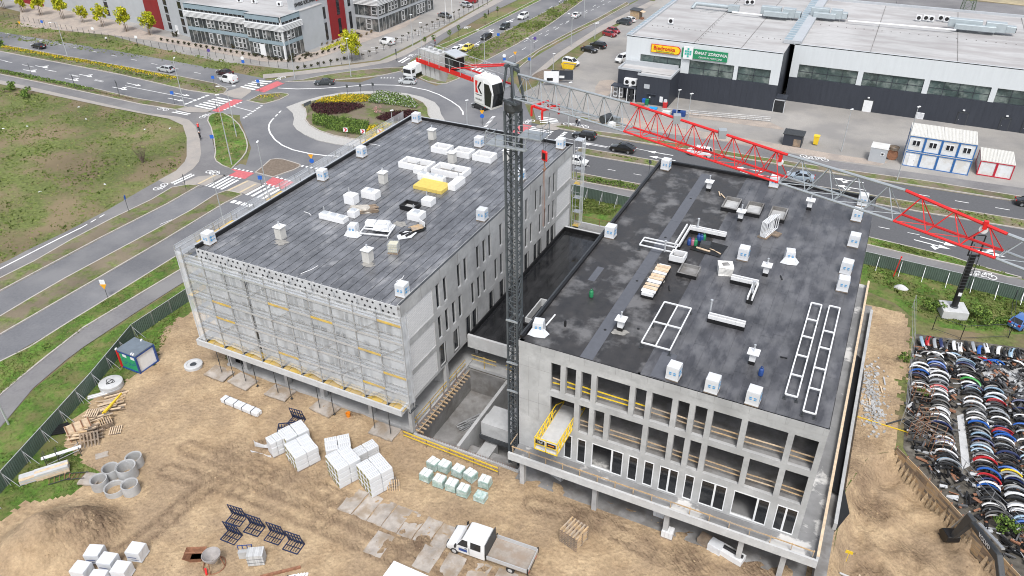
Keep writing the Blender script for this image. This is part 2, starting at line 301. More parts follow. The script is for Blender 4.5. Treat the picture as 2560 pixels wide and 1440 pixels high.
sheet('pavement_north_west', zp(740,0,3.64,[(-300,680),(0,655),(520,590),(760,560),(900,500),(1100,400),(1456,200),(1900,-60),(2010,-60),(1500,210),(1160,415),(1000,505),(830,572),(560,620),(0,690),(-300,720)]), 0.10, pave)
sheet('cycle_path_north_west', zp(740,0,3.64,[(-180,735),(0,690),(560,620),(830,572),(1000,505),(1160,415),(1500,210),(2010,-60),(2150,-60),(1700,150),(1330,370),(1250,430),(1160,480),(1060,540),(1000,600),(930,612),(500,650),(0,742),(-120,760)]), 0.08, asphalt_old)
sheet('cycle_path_north_right', zp(1100,0,3.64,[(700,690),(720,620),(930,480),(1200,330),(1456,190),(1850,-20),(1920,10),(1456,240),(1290,345),(1080,478),(880,650),(800,740)]), 0.08, asphalt_old)
sheet('pavement_north_right', zp(1100,0,3.64,[(830,690),(1080,480),(1290,347),(1456,240),(1920,10),(1990,20),(1480,282),(1330,372),(1100,525),(900,690)]), 0.10, pave)
sheet('cycle_path_east_upper', G((1330,262),(1393,281),(1444,297),(1515,311),(1620,327),(1697,340),(1814,356),(1900,372),(2080,403),(2236,425),(2424,452),(2560,472),(3000,530),(3000,565),(2560,494),(2322,455),(2080,422),(1900,395),(1784,375),(1620,345),(1490,329),(1421,314),(1340,300)), 0.08, asphalt_old)
sheet('path_east_lower', G((1400,445),(1448,454),(1594,481),(1700,505),(2000,575),(2169,613),(2322,649),(2461,679),(2530,694),(2700,735),(3000,812),(3000,835),(2560,722),(2465,698),(2335,668),(2165,630),(1900,570),(1590,499),(1448,466),(1400,456)), 0.07, asphalt_old)
sheet('crossing_refuge_west', zp(380,230,5.333,[(900,20),(1180,-60),(1320,-30),(1320,0),(1190,95),(1090,80)]), 0.06, pave)
sheet('crossing_ramp_west', zp(380,230,5.333,[(330,235),(520,200),(800,250),(720,280),(480,275)]), 0.12, pave)
sheet('crossing_ramp_south', zp(380,230,5.333,[(400,1220),(620,1130),(860,1115),(960,1120),(720,1255),(620,1240),(480,1250)]), 0.12, pave)
sheet('crossing_refuge_south', zp(380,230,5.333,[(1000,1315),(1280,1180),(1480,1240),(1250,1370),(1160,1350)]), 0.13, pave)
sheet('crossing_ramp_east', zp(1140,200,5.333,[(1080,610),(1400,575),(1390,660),(1310,680),(1060,640)]), 0.12, pave)
# ---- lots
sheet('office_lot', zp(740,0,3.64,[(-2700,-500),(-2700,60),(-1900,260),(-1310,430),(-700,560),(0,640),(520,575),(760,545),(900,480),(1100,380),(1456,180),(2000,-120),(2000,-700)]), 0.02, pave_lot)
sheet('office_gravel', zp(380,0,3.64,[(-1200,20),(-1200,240),(-300,330),(0,370),(800,520),(1000,560),(1350,570),(1456,550),(1800,430),(2300,250),(2500,100),(2200,60),(1500,470),(1100,520),(0,310),(-300,200),(-1000,20)]), 0.05, gravel)
sheet('store_lot', G((1250,255),(1330,262),(1400,280),(1560,317),(1900,371),(2080,402),(2560,471),(3100,545),(3100,330),(2700,200),(1700,-60),(1640,0),(1500,95),(1395,190),(1340,215),(1300,235)), 0.025, pave_lot)
sheet('store_gravel', G((1480,300),(1620,322),(1900,368),(2080,400),(2200,415),(2220,405),(2080,385),(1900,352),(1700,320),(1560,295)), 0.045, gravel)
sheet('store_gravel_plot', zp(1400,130,4.31,[(380,380),(430,310),(560,300),(620,330),(600,400),(480,495),(380,460)]), 0.045, gravel)
sheet('store_gravel_strip', G((1720,281),(1925,306),(1960,322),(1955,325),(1720,293)), 0.045, gravel)
sheet('far_road', G((2050,-40),(2100,2),(2560,38),(3000,70),(3000,40),(2560,15),(2300,-10)), 0.02, asphalt_old)
sheet('far_field', G((2250,-20),(2560,14),(3100,55),(3100,-300),(1800,-350),(1500,-200),(2000,-60)), 0.03, dryfield)
# ---- painted markings: each stripe a child of its road
RW = bpy.data.objects
def stripe(road, pts, z, m=white_mark, name='road_marking'):
    return MB().prism(pts, None, z).build(name, m, RW[road])
MZ = 0.075
def seg(road, a, b, w=0.15, m=white_mark, z=MZ):
    a, b = Vector(a[:2]), Vector(b[:2]); d = (b-a).normalized(); n = Vector((-d.y,d.x))*w/2
    return stripe(road, [a+n,b+n,b-n,a-n], z, m)
def dashes(road, a, b, n, on=0.4, w=0.15, m=white_mark, z=MZ, phase=0.0):
    a, b = Vector(a[:2]), Vector(b[:2])
    for i in range(n):
        s, e = (i+phase)/n, (i+phase+on)/n
        seg(road, a.lerp(b,s), a.lerp(b,e), w, m, z)
def zebra(road, l0, l1, r0, r1, n, fill=0.5, z=MZ, m=white_mark):
    """n bars; bar i runs between the rails l0->l1 and r0->r1"""
    l0,l1,r0,r1 = [Vector(p[:2]) for p in (l0,l1,r0,r1)]
    for i in range(n):
        s, e = i/n, (i+fill)/n
        stripe(road, [l0.lerp(l1,s), r0.lerp(r1,s), r0.lerp(r1,e), l0.lerp(l1,e)], z, m)
z3 = lambda x, y: g(380+x/5.333, 230+y/5.333)
# red cycle crossings and their zebras
for rd, q in (('roundabout_road',[(800,255),(1090,100),(1215,110),(1190,130),(900,275)]), ('roundabout_road',[(970,1105),(1070,1030),(1365,1085),(1240,1165)]), ('roundabout_road',[(1490,1225),(1610,1140),(1890,1205),(1740,1300)])):
    stripe(rd, [z3(*p) for p in q], .07, red_mark)
stripe('roundabout_road', zp(460,0,3.6,[(640,815),(830,735),(930,740),(720,835)]), .07, red_mark)
stripe('roundabout_road', zp(1140,200,5.333,[(740,700),(870,590),(1020,615),(930,700),(860,745),(780,735)]), .07, red_mark)
zebra('roundabout_road', z3(560,190), z3(900,62), z3(780,238), z3(1100,100), 6, .5)
zebra('roundabout_road', z3(920,1128), z3(1190,1185), z3(695,1255), z3(960,1312), 5, .55)
zebra('roundabout_road', z3(1480,1245), z3(1760,1310), z3(1240,1375), z3(1530,1440), 4, .5)
zebra('roundabout_road', g(600,218), g(645,199), g(635,226), g(686,202), 5, .5)
zebra('road_east', *[g(1140+x/5.333,200+y/5.333) for x,y in [(1010,620),(900,760),(1320,670),(1190,800)]], 7, .5)
zebra('cycle_path_east_upper', *[g(1140+x/5.333,200+y/5.333) for x,y in [(1095,485),(1130,590),(1345,525),(1385,600)]], 4, .5, z=.1)
zebra('cycle_path_west', z3(330,255), z3(235,285), z3(520,295), z3(460,325), 2, .5, z=.12)
zebra('cycle_path_corner', z3(520,1095), z3(590,1120), z3(250,1220), z3(320,1250), 2, .6, z=.12)
zebra('cycle_path_north_west', *[g(740+x/3.64,y/3.64) for x,y in [(1000,525),(1055,535),(925,568),(985,580)]], 2, .5, z=.12)
zebra('road_north', *[g(1100+x/3.64,y/3.64) for x,y in [(250,650),(390,720),(330,600),(480,680)]], 5, .5)
def blocks(road, a, b, n, w=0.5, on=.5, z=MZ+.01): dashes(road, a, b, n, on, w, white_mark, z)
for a, b, n in [((780,235),(1090,100),6),((960,245),(1215,130),6),((945,1115),(1215,1165),5),((1100,1025),(1365,1075),5),((1500,1225),(1720,1290),4),((1660,1140),(1880,1200),4)]: blocks('roundabout_road', z3(*a), z3(*b), n)
for a, b, n in [((1220,355),(1480,175),9)]: blocks('roundabout_road', z3(*a), z3(*b), n, .55, .5)
blocks('roundabout_road', z3(1990,990), z3(2240,1030), 4, .6)
blocks('road_south', g(580,504), g(632,517), 4, 1.0, .7)
blocks('road_west', z3(440,170), z3(770,40), 6, .7, .75)
blocks('roundabout_road', g(740+770/3.64,712/3.64), g(740+910/3.64,712/3.64), 5, .5); blocks('roundabout_road', g(740+940/3.64,715/3.64), g(740+1010/3.64,712/3.64), 3, .5)
blocks('roundabout_road', g(1213,318), g(1236,290), 9, .7, .5)
blocks('road_east', g(1390,352), g(1416,330), 6, .8, .7)
def line(road, pts, w=0.18, z=MZ): return MB().ribbon(pts, w, z-.01, z).build('road_marking', white_mark, RW[road])
line('roundabout_road', zp(380,230,5.333,[(1598,380),(1565,430),(1556,490),(1575,550),(1640,640),(1740,715),(1880,775),(2100,825),(2300,850),(2500,862)]), .3)
line('roundabout_road', zp(640,180,4.923,[(270,200),(500,212),(800,205),(1100,185),(1380,160),(1700,165),(1900,185),(2100,225),(2250,280),(2400,360),(2500,430),(2545,490),(2550,530)]), .3)
dashes('roundabout_road', z3(1598,380), z3(1740,235), 3, .6, .3)
line('roundabout_road', [z3(1090,195), z3(1340,262)], .18)
line('road_west', [g(313,215), g(490,250)], .16); line('road_east', [g(1404,345),g(1530,370)], .16); line('road_east', [g(1590,372),g(1664,387)], .16)
dashes('road_west', g(-400,-2), g(600,205), 24, .3); dashes('road_west', g(-400,70), g(300,212), 14, .35)
dashes('road_west', g(0,150), g(300,215), 5, .35)
dashes('road_north', g(1150,170), g(1420,-10), 9, .35); dashes('road_north', g(1240,165), g(1560,-30), 13, .35); dashes('road_north', g(1310,105), g(1560,-12), 16, .45)
dashes('road_east', g(1456,413), g(1650,447), 3, .3); dashes('road_east', g(2196,568), g(2420,612), 3, .4); dashes('road_east', g(2290,486), g(2700,556), 4, .35, .18)
line('road_south', [g(430,550), g(400,562)], .1)
line('cycle_path_field', [g(-200,762), g(0,674), g(64,641), g(150,597), g(205,570)], .25, .12); dashes('cycle_path_field', g(205,570), g(270,533), 3, .6, .2, z=.12)
def arrow(road, px, py, qx, qy, turn=0, L=5.0, z=MZ+.004):
    """lane arrow at pixel p pointing to pixel q"""
    p, q = g(px,py), g(qx,qy); d = (q-p).to_2d().normalized(); n = Vector((-d.y,d.x)); P = p.to_2d()
    pts = [P-d*L/2-n*.12, P+d*(L/2-1.6)-n*.12, P+d*(L/2-1.6)-n*.55, P+d*L/2, P+d*(L/2-1.6)+n*.55, P+d*(L/2-1.6)+n*.12, P-d*L/2+n*.12]
    stripe(road, pts, z)
    if turn:
        s = turn; b = P - d*L*.05
        stripe(road, [b, b+d*.4, b+d*.9+n*s*.6, b+d*1.3+n*s*.6, b+d*.9+n*s*1.5, b+d*.1+n*s*.7, b+d*.5+n*s*.6], z+.003)
for a in [(75,178,120,187,1),(105,168,150,177,1),(180,200,225,209,1),(215,190,260,200,1),(300,222,345,231,1),(335,212,380,222,0),(440,250,480,258,0),(455,237,500,246,0)]: arrow('road_west', *a)
for a in [(1485,364,1445,357,0),(1470,374,1440,369,0),(1650,384,1610,377,0),(1655,397,1615,390,0),(1870,424,1820,415,0),(1885,436,1840,428,0),(2120,452,2080,446,1),(2125,470,2085,463,1)]: arrow('road_east', *a)
for a in [(2345,605,2400,620,0),(2465,632,2520,645,1),(2330,612,2380,625,-1)]: arrow('road_east', *a)
for a in [(1225,80,1200,95,1),(1190,110,1165,125,1),(1275,52,1245,65,1),(1160,112,1140,122,-1)]: arrow('road_north', *a)
def bike_sign(road, px, py, qx, qy, s=1.0, z=.125):
    p, q = g(px,py), g(qx,qy); d = (q-p).to_2d().normalized(); n = Vector((-d.y,d.x)); P = p.to_2d()
    mb = MB()
    for k in (-.65,.65):
        c = P + d*k*s; mb.ribbon([c+Vector((math.cos(t),math.sin(t)))*.45*s for t in [i*math.pi/6 for i in range(12)]], .12*s, z-.01, z, True)
    for a, b in [((-.65,0),(-.2,.6)),((-.2,.6),(.5,.6)),((.5,.6),(.65,0)),((.5,.6),(0,0)),((0,0),(-.2,.6)),((.5,.6),(.45,.85))]:
        mb.ribbon([P+d*a[0]*s+n*a[1]*s, P+d*b[0]*s+n*b[1]*s], .12*s, z-.01, z)
    mb.build('cycle_symbol', white_mark, RW[road])
for a in [('cycle_path_west',408,274,430,279),('cycle_path_corner',515,291,530,286),('cycle_path_corner',532,433,550,438),('cycle_path_field',402,468,380,480),('cycle_path_north_west',702,197,715,192),('cycle_path_north_west',1168,70,1180,63),('cycle_path_north_west',1030,140,1045,133),('cycle_path_east_upper',1322,306,1335,302),('cycle_path_east_upper',1425,313,1440,316),('cycle_path_east_upper',1455,317,1470,320),('cycle_path_east_upper',2020,394,2005,391),('cycle_path_east_upper',2050,399,2065,402),('path_east_lower',2462,690,2480,695),('path_east_lower',2440,684,2425,680),('cycle_path_north_right',1490,58,1480,64)]:
    bike_sign(*a, s=1.3)
for p, q in [((1000,1330),(1280,1195)),((1170,1350),(1390,1235)),((620,1235),(850,1115))]: seg('crossing_refuge_south', z3(*p), z3(*q), .45, cream_mark, .15)
# ---- roundabout: cobbled apron, planted island
apron = zp(640,180,4.923,[(372,440),(560,370),(800,305),(1050,262),(1330,245),(1600,245),(1850,270),(2050,315),(2200,380),(2260,450),(2275,520),(2330,610),(2400,700),(2300,850),(2000,960),(1500,950),(1240,925),(980,895),(760,850),(600,780),(500,715),(455,655),(470,580),(450,510)])
ap = sheet('roundabout_apron', apron, 0.17, cobble, 0.0)
inner = zp(640,180,4.923,[(555,418),(700,370),(900,318),(1200,285),(1500,280),(1750,295),(1950,335),(2060,390),(2115,460),(2120,540),(2200,640),(2200,780),(1900,880),(1500,850),(1200,840),(960,795),(780,735),(660,665),(612,600),(625,540),(610,470)])
isl = sheet('roundabout_island', inner, 0.30, verge, 0.0)
MB().ribbon(inner, .2, .1, .33, True).build('kerb', kerbm, isl)
sheet('verge_fence', G((-100,1180),(0,1073),(84,973),(210,870),(460,708),(490,770),(404,860),(320,975),(250,1000),(200,1110),(260,1200),(150,1260),(0,1330),(-100,1400)), .012, grass_g)
sheet('verge_billboard', G((2160,634),(2335,672),(2560,726),(2560,835),(2480,838),(2330,815),(2275,790),(2240,760),(2150,720)), .012, grass_g)
sheet('verge_gap', G((1420,468),(1590,503),(1560,560),(1420,540)), .012, grass_g)
# ---- site sand: one sheet with real relief, damp soil as its own colour
SAND = [tuple(p[:2]) for p in G((478,780),(440,800),(404,838),(392,905),(300,958),(240,985),(185,1060),(160,1110),(215,1165),(250,1182),(185,1238),(70,1258),(0,1296),(-200,1440),(-400,1800),(3300,1800))] + [(80,-40)] + [tuple(p[:2]) for p in G((2700,1600),(2620,1530),(2520,1425),(2400,1300),(2290,1180),(2238,1128),(2250,1050),(2252,960),(2275,850),(2262,775),(2215,735),(2165,712))] + [(39,44),(39,0.2),(12.4,0.2),(12.4,-.1),(-.2,-.1),(-27,1.0),(-30,18)]
tracks = [[(470,1120),(640,1188),(830,1275),(1000,1350),(1150,1440)],[(420,1178),(600,1228),(800,1310),(980,1392),(1080,1440)],[(330,1375),(450,1272),(560,1190),(650,1120)],[(560,1140),(700,1190),(840,1245),(1000,1330)],[(250,1420),(420,1300),(520,1200)],[(1030,1330),(1120,1370),(1300,1440)],[(1330,1260),(1480,1300),(1650,1390),(1800,1440)]]
TR = [[g(*p).to_2d() for p in t] for t in tracks]
damp_spots = [(g(1050,1352).to_2d(),1.8,1.0),(g(590,1130).to_2d(),2.6,.5),(g(760,1185).to_2d(),3,.45),(g(1560,1260).to_2d(),2.5,.6),(g(1750,1330).to_2d(),2.5,.7),(g(230,1330).to_2d(),3.6,.75),(g(1900,1420).to_2d(),3,.7),(g(2190,1240).to_2d(),2.5,.8),(g(2150,1090).to_2d(),2.5,.4),(g(820,960).to_2d(),2.0,.6),(g(900,1030).to_2d(),1.8,.6),(Vector((20,-3)),2.2,.8),(Vector((30,-3)),2.5,.8),(g(1150,1290).to_2d(),2,.3),(g(2150,1180).to_2d(),2,.6),(g(2290,1350).to_2d(),2.5,.5),(g(2200,1400).to_2d(),2.2,.6),(g(2220,900).to_2d(),1.6,.4)]
mounds = [(g(150,1345).to_2d(),5.2,2.3),(g(240,1330).to_2d(),3.2,1.5),(g(60,1400).to_2d(),5,1.8),(g(1430,1205).to_2d(),2.0,.55),(g(1540,1240).to_2d(),1.5,.3),(g(600,920).to_2d(),1.5,.25),(g(2190,1040).to_2d(),1.6,.3)]
def dseg(p, a, b):
    d = b-a; t = max(0,min(1,(p-a).dot(d)/max(1e-6,d.length_squared))); return (p-a-d*t).length
def sand_h(x, y):
    p = Vector((x,y)); n = noise.noise
    h = 0.07 + .10*n(Vector((x*.13,y*.13,1))) + .07*n(Vector((x*.5,y*.5,3))) + .045*n(Vector((x*1.4,y*1.4,5)))
    for c, r, H in mounds:
        d = (p-c).length/r
        if d < 1: h += H*(0.5+0.5*math.cos(math.pi*d))*(1+.25*n(Vector((x*.6,y*.6,9))))
    if y > -3 and -28 < x < 0: h += .35*max(0,1-abs(y+.6)/2.2)*(.6+.8*n(Vector((x*.7,y*.7,2))))
    if 12.5 < x < 39 and y > -2.2: h = .12+.1*n(Vector((x*.7,y*.7,2)))
    h = max(h,.035)
    if x > 39:
        e = s = 0.0
        if inpoly(x,y,DIG):
            s = 1.0; e = min(1,min(dseg(p,Vector(DIG[i]),Vector(DIG[i+1])) for i in range(1,4))/1.6)
        h -= 1.95*e*s
        h += (.55*n(Vector((x*.28,y*.28,7)))+.4*n(Vector((x*.7,y*.7,8)))+.2*n(Vector((x*1.6,y*1.6,8))))*(.12+1.1*e*s)
        if not s: h = max(h,.035)
    return h
ST = 0.38
def sand_grid(name, x0, x1, y0, y1, m):
    nx, ny = int((x1-x0)/ST), int((y1-y0)/ST); idx = {}; vs = []; fs = []; dm = []
    def vid(i, j):
        k = (i,j)
        if k not in idx:
            x, y = x0+i*ST, y0+j*ST; jx = .12*noise.noise(Vector((x*3,y*3,0))); idx[k] = len(vs); vs.append((x+jx, y+jx, sand_h(x,y)))
            p = Vector((x,y)); d = 0.0
            for t in TR:
                for a, b in zip(t[:-1],t[1:]):
                    q = dseg(p,a,b)
                    if q < 1.3: d = max(d, (1-abs(q-.75)/.55)*.75)
            for c, r, s in damp_spots:
                q = (p-c).length
                if q < r: d = max(d, s*min(1,(1-q/r)*1.8))
            dm.append(d)
        return idx[k]
    for i in range(nx):
        for j in range(ny):
            x, y = x0+(i+.5)*ST, y0+(j+.5)*ST
            k = .9*noise.noise(Vector((x*.6,y*.6,11)))+.7*noise.noise(Vector((x*1.9,y*1.9,12)))
            if (inpoly(x+k, y-k, SAND) if x < -27 or y > 20 else inpoly(x, y, SAND)) and not inpoly(x, y, PIT): fs.append((vid(i,j),vid(i+1,j),vid(i+1,j+1),vid(i,j+1)))
    me = bpy.data.meshes.new(name); me.from_pydata(vs, [], fs); me.materials.append(m)
    at = me.attributes.new('damp','FLOAT','POINT'); at.data.foreach_set('value', dm)
    me.polygons.foreach_set('use_smooth', [True]*len(me.polygons)); return tag(link(name, me), kind='structure')
def sand_mat():
    m = bpy.data.materials.new('site_sand'); m.use_nodes = True; nt = m.node_tree; b = nt.nodes['Principled BSDF']; b.inputs['Roughness'].default_value = 0.95; b.inputs['Specular IOR Level'].default_value = .15
    co = N(nt,'ShaderNodeNewGeometry').outputs['Position']; L = nt.links.new
    def noi(s, d=6, r=.6): n = N(nt,'ShaderNodeTexNoise'); n.inputs['Scale'].default_value = s; n.inputs['Detail'].default_value = d; n.inputs['Roughness'].default_value = r; L(co, n.inputs['Vector']); return n.outputs['Fac']
    def ramp(f, a, b_, p, q): r = N(nt,'ShaderNodeValToRGB'); r.color_ramp.elements[0].position=p; r.color_ramp.elements[1].position=q; r.color_ramp.elements[0].color=(*a,1); r.color_ramp.elements[1].color=(*b_,1); L(f, r.inputs[0]); return r.outputs[0]
    def mix(f, a, b_, bt='MIX'):
        x = N(nt,'ShaderNodeMixRGB', blend_type=bt)
        for k, v in ((0,f),(1,a),(2,b_)):
            if hasattr(v,'is_linked'): L(v, x.inputs[k])
            else: x.inputs[k].default_value = v if k == 0 else (*v,1)
        return x.outputs[0]
    base = ramp(noi(.35), (.355,.255,.157), (.485,.362,.228), .36, .62)
    base = mix(ramp(noi(.16,8), (0,0,0),(1,1,1), .46,.60), base, (.35,.258,.168))
    at = N(nt,'ShaderNodeAttribute'); at.attribute_name = 'damp'
    ad = N(nt,'ShaderNodeMath', operation='MULTIPLY'); L(at.outputs['Fac'], ad.inputs[0]); L(ramp(noi(.9,8,.7),(.35,.35,.35),(1.25,1.25,1.25),.35,.62), ad.inputs[1])
    cl = N(nt,'ShaderNodeClamp'); L(ad.outputs[0], cl.inputs[0])
    base = mix(cl.outputs[0], base, (.175,.12,.08))
    base = mix(1.0, base, ramp(noi(5,8,.75),(.74,.74,.74),(1.15,1.15,1.15),.3,.7), 'MULTIPLY')
    base = mix(1.0, base, ramp(noi(1.6,6,.7),(.84,.84,.84),(1.08,1.08,1.08),.36,.64), 'MULTIPLY')
    L(base, b.inputs['Base Color'])
    wv = N(nt,'ShaderNodeTexWave'); wv.wave_type='BANDS'; wv.bands_direction='DIAGONAL'; wv.inputs['Scale'].default_value = 1.1; wv.inputs['Distortion'].default_value = 7.0; wv.inputs['Detail'].default_value = 3; wv.inputs['Detail Scale'].default_value = 1.2; L(co, wv.inputs['Vector'])
    vo = N(nt,'ShaderNodeTexVoronoi'); vo.inputs['Scale'].default_value = 2.6; L(co, vo.inputs['Vector'])
    s1 = N(nt,'ShaderNodeMath', operation='ADD'); s2 = N(nt,'ShaderNodeMath', operation='MULTIPLY'); L(wv.outputs['Fac'], s2.inputs[0]); L(at.outputs['Fac'], s2.inputs[1]); L(s2.outputs[0], s1.inputs[0])
    s3 = N(nt,'ShaderNodeMath', operation='MULTIPLY'); s3.inputs[1].default_value = .9; L(vo.outputs['Distance'], s3.inputs[0]); L(s3.outputs[0], s1.inputs[1])
    s4 = N(nt,'ShaderNodeMath', operation='ADD'); L(s1.outputs[0], s4.inputs[0]); L(noi(3.5,6,.7), s4.inputs[1])
    bp = N(nt,'ShaderNodeBump'); bp.inputs['Strength'].default_value=1; bp.inputs['Distance'].default_value=.10; L(s4.outputs[0], bp.inputs['Height']); L(bp.outputs[0], b.inputs['Normal'])
    return m
sandm = sand_mat()
sand_grid('site_sand', -45, 78, -48, 46, sandm)
# concrete road plates laid on the sand
def plate(cx, cy, lx, ly, rz, z=0.2, parent=None):
    n = 10; pts = []
    for k in range(4):
        a = [(-1,-1),(1,-1),(1,1),(-1,1)][k]; b = [(1,-1),(1,1),(-1,1),(-1,-1)][k]
        for i in range(4):
            t = i/4; pts.append(Vector(((a[0]+(b[0]-a[0])*t)*lx/2 + rnd.uniform(-.06,.06), (a[1]+(b[1]-a[1])*t)*ly/2 + rnd.uniform(-.06,.06))))
    me = MB().prism(pts, -0.15, 0).mesh('concrete_plate', conc_plate); o = link('concrete_plate', me); o.location = (cx,cy,z); o.rotation_euler = (rnd.uniform(-.015,.015),rnd.uniform(-.015,.015),rz); return o
conc_plate = tint(mat('plate_concrete', (.40,.36,.32), .9, .2, 1.2, .006, 15, col2=(.30,.24,.18), c2scale=.7, c2lo=.45, c2hi=.62), .4, .85, 1.1)
a, b = g(880,1252), g(1120,1350); rz = math.atan2(b.y-a.y,b.x-a.x)
for i in range(7):
    p = a.lerp(b, (i+.1)/6.4); h = sand_h(p.x,p.y)
    tag(plate(p.x, p.y, 1.55, 2.9, rz, h+.02), f"cracked grey concrete road plate in the upper row, {['first from the insulation stacks','second from the insulation stacks','third from the insulation stacks','fourth, in the middle','third from the truck','second from the truck','nearest the truck nose'][i]}", 'concrete plate', 'concrete plates of the site road')
a2, b2 = g(948,1362), g(1460,1520)
for i in range(9):
    p = a2.lerp(b2, i/8); h = sand_h(p.x,p.y)
    if i == 1: continue
    tag(plate(p.x, p.y, 1.75, 2.5, rz+.02, h+.015), f'muddy concrete road plate in the lower row, {ORD[i]} from its left end', 'concrete plate', 'muddy plates of the lower row')
ck = MB()
for _ in range(9000):
    x, y = rnd.uniform(-40,60), rnd.uniform(-30,22)
    if not inpoly(x,y,SAND) or inpoly(x,y,PIT): continue
    if rnd.random() > .45+noise.noise(Vector((x*.25,y*.25,4))): continue
    s = rnd.uniform(.04,.15); h = sand_h(x,y); t = rnd.uniform(0,6.3); c_, s_ = math.cos(t)*s, math.sin(t)*s
    ck.add([(x+c_,y+s_,h-.02),(x-s_,y+c_,h-.02),(x-c_,y-s_*.8,h-.02),(x+s_,y-c_,h-.02),(x+s*.2,y,h+s*.7)],[(0,1,4),(1,2,4),(2,3,4),(3,0,4)])
tag(ck.build('sand_clods', sandm), kind='stuff')
# ================================================================ LEFT BUILDING (scaffolded)
def wallx(mb, X0, X1, y0, y1, z0, z1, ops):
    """wall slab with normal +-X between y0..y1, z0..z1, rectangular openings ops=(ya,yb,za,zb) sorted, not overlapping in y"""
    y = y0
    for ya, yb, za, zb in sorted(ops):
        if ya > y: mb.box(X0,X1,y,ya,z0,z1)
        if za > z0: mb.box(X0,X1,ya,yb,z0,za)
        if zb < z1: mb.box(X0,X1,ya,yb,zb,z1)
        y = yb
    if y < y1: mb.box(X0,X1,y,y1,z0,z1)
    return mb
def wally(mb, Y0, Y1, x0, x1, z0, z1, ops):
    x = x0
    for xa, xb, za, zb in sorted(ops):
        if xa > x: mb.box(x,xa,Y0,Y1,z0,z1)
        if za > z0: mb.box(xa,xb,Y0,Y1,z0,za)
        if zb < z1: mb.box(xa,xb,Y0,Y1,zb,z1)
        x = xb
    if x < x1: mb.box(x,x1,Y0,Y1,z0,z1)
    return mb
LB = empty('scaffolded_building', (0,0,0), 0, 'unfinished concrete building with glossy black roof, its street face behind scaffolding', 'building')
LW, LL = 25.64, 42.5
brickm = bpy.data.materials.new('white_blockwork'); brickm.use_nodes = True
_nt = brickm.node_tree; _b = _nt.nodes['Principled BSDF']; _b.inputs['Roughness'].default_value = .9
_br = N(_nt,'ShaderNodeTexBrick'); _br.inputs['Scale'].default_value = 1.0; _br.inputs['Color1'].default_value=(.70,.70,.70,1); _br.inputs['Color2'].default_value=(.64,.645,.65,1); _br.inputs['Mortar'].default_value=(.42,.42,.42,1); _br.inputs['Mortar Size'].default_value=.012; _br.inputs['Brick Width'].default_value=.6; _br.inputs['Row Height'].default_value=.2
_tc = N(_nt,'ShaderNodeNewGeometry'); _sp = N(_nt,'ShaderNodeSeparateXYZ'); _cb = N(_nt,'ShaderNodeCombineXYZ'); _nt.links.new(_tc.outputs['Position'],_sp.inputs[0]); _nt.links.new(_sp.outputs[1],_cb.inputs[0]); _nt.links.new(_sp.outputs[2],_cb.inputs[1]); _nt.links.new(_cb.outputs[0],_br.inputs['Vector']); _nt.links.new(_br.outputs[0],_b.inputs['Base Color'])
mb = MB(); mb.box(-LW,-.02,.02,LL,.15,.6); mb.build('ground_slab', conc, LB)
MB().box(-27.6,-.05,-1.45,LL,4.02,4.4).build('terrace_slab', conc, LB)
mb = MB(); mb.box(-27.6,0,-1.62,-1.45,3.85,4.62); mb.box(-27.62,-27.45,-1.45,12,3.85,4.62); mb.box(-.25,0,-1.45,-.02,3.95,4.6); mb.build('terrace_upstand', conc_l, LB)
for z0, z1 in ((7.3,7.9),(11.0,11.8)): MB().box(-LW,-.32,.3,LL-.3,z0,z1-.05).build('floor_slab', conc, LB)
# street-side wall facing the other building
rows = [(11.8,15.0,12.0,14.9,[6.3,7.75,10.62,12.05,14.87,16.33,17.7,20.47,21.9,24.7,27.43,30.25,31.65,34.46,35.9]),
        (7.9,11.0,8.15,10.98,[6.3,7.75,9.2,10.6,13.47,14.85,16.25,19.07,20.5,23.3,24.75,27.36,28.81,31.55,33.1,34.4,35.85]),
        (4.4,7.3,4.62,7.25,[6.3,9.2,12.05,13.5,17.63,20.37,23.3,27.3,30.1,31.45,34.2,35.65])]
wins = []
for ri, (z0,z1,wa,wb,ys) in enumerate(rows):
    ww = .70 if ri < 2 else .95
    ops = [(.5,5.6,z0,z1),(37.3,42.05,z0,z1)] + [(y,y+ww,wa,wb) for y in ys]
    for u0, u1 in ((0,.5),(5.6,37.3),(42.05,LL)): wallx(MB(), -.3, 0, u0, u1, z0, z1-.002, [q for q in ops[2:] if u0 < q[0] < u1]).build('side_wall', conc, LB)
    for ya, yb in ((.5,5.6),(37.3,42.05)): MB().box(-.26,-.06,ya,yb,z0,z1-.003).build('block_infill', brickm, LB)
    for y in ys:
        f = MB(); t = .05
        for (a,b,c,d) in ((y,y+t,wa,wb),(y+ww-t,y+ww,wa,wb),(y+t,y+ww-t,wa,wa+t),(y+t,y+ww-t,wb-t,wb)): f.box(-.2,-.1,a,b,c,d)
        fo = f.build('window', alu if ri < 2 else steel_d, LB)
        if ri == 2:
            q = MB()
            for (a,b,c,d) in ((y-.16,y-.1,wa-.1,wb+.04),(y+ww+.1,y+ww+.16,wa-.1,wb+.04),(y-.1,y+ww+.1,wa-.16,wa-.1)): q.box(.002,.02,a,b,c,d)
            q.build('sealing_tape', black, fo)
        MB().box(-.18,-.15,y+t,y+ww-t,wa+t,wb-t).build('pane', glass_d, fo)
mb = MB()
for z0, z1 in ((7.3,7.9),(11.0,11.8)): mb.box(-.3,.012,0,LL,z0,z1)
mb.build('floor_band', conc, LB)
MB().box(-.3,.02,0,LL,15.0,16.42).build('roof_beam', conc, LB)
mb = MB()
for y in [0.0]+[3.6*i for i in range(1,12)]: mb.box(.02,.035,y+.02,y+.05,15.02,16.4)
mb.build('panel_joint', conc_d, LB)
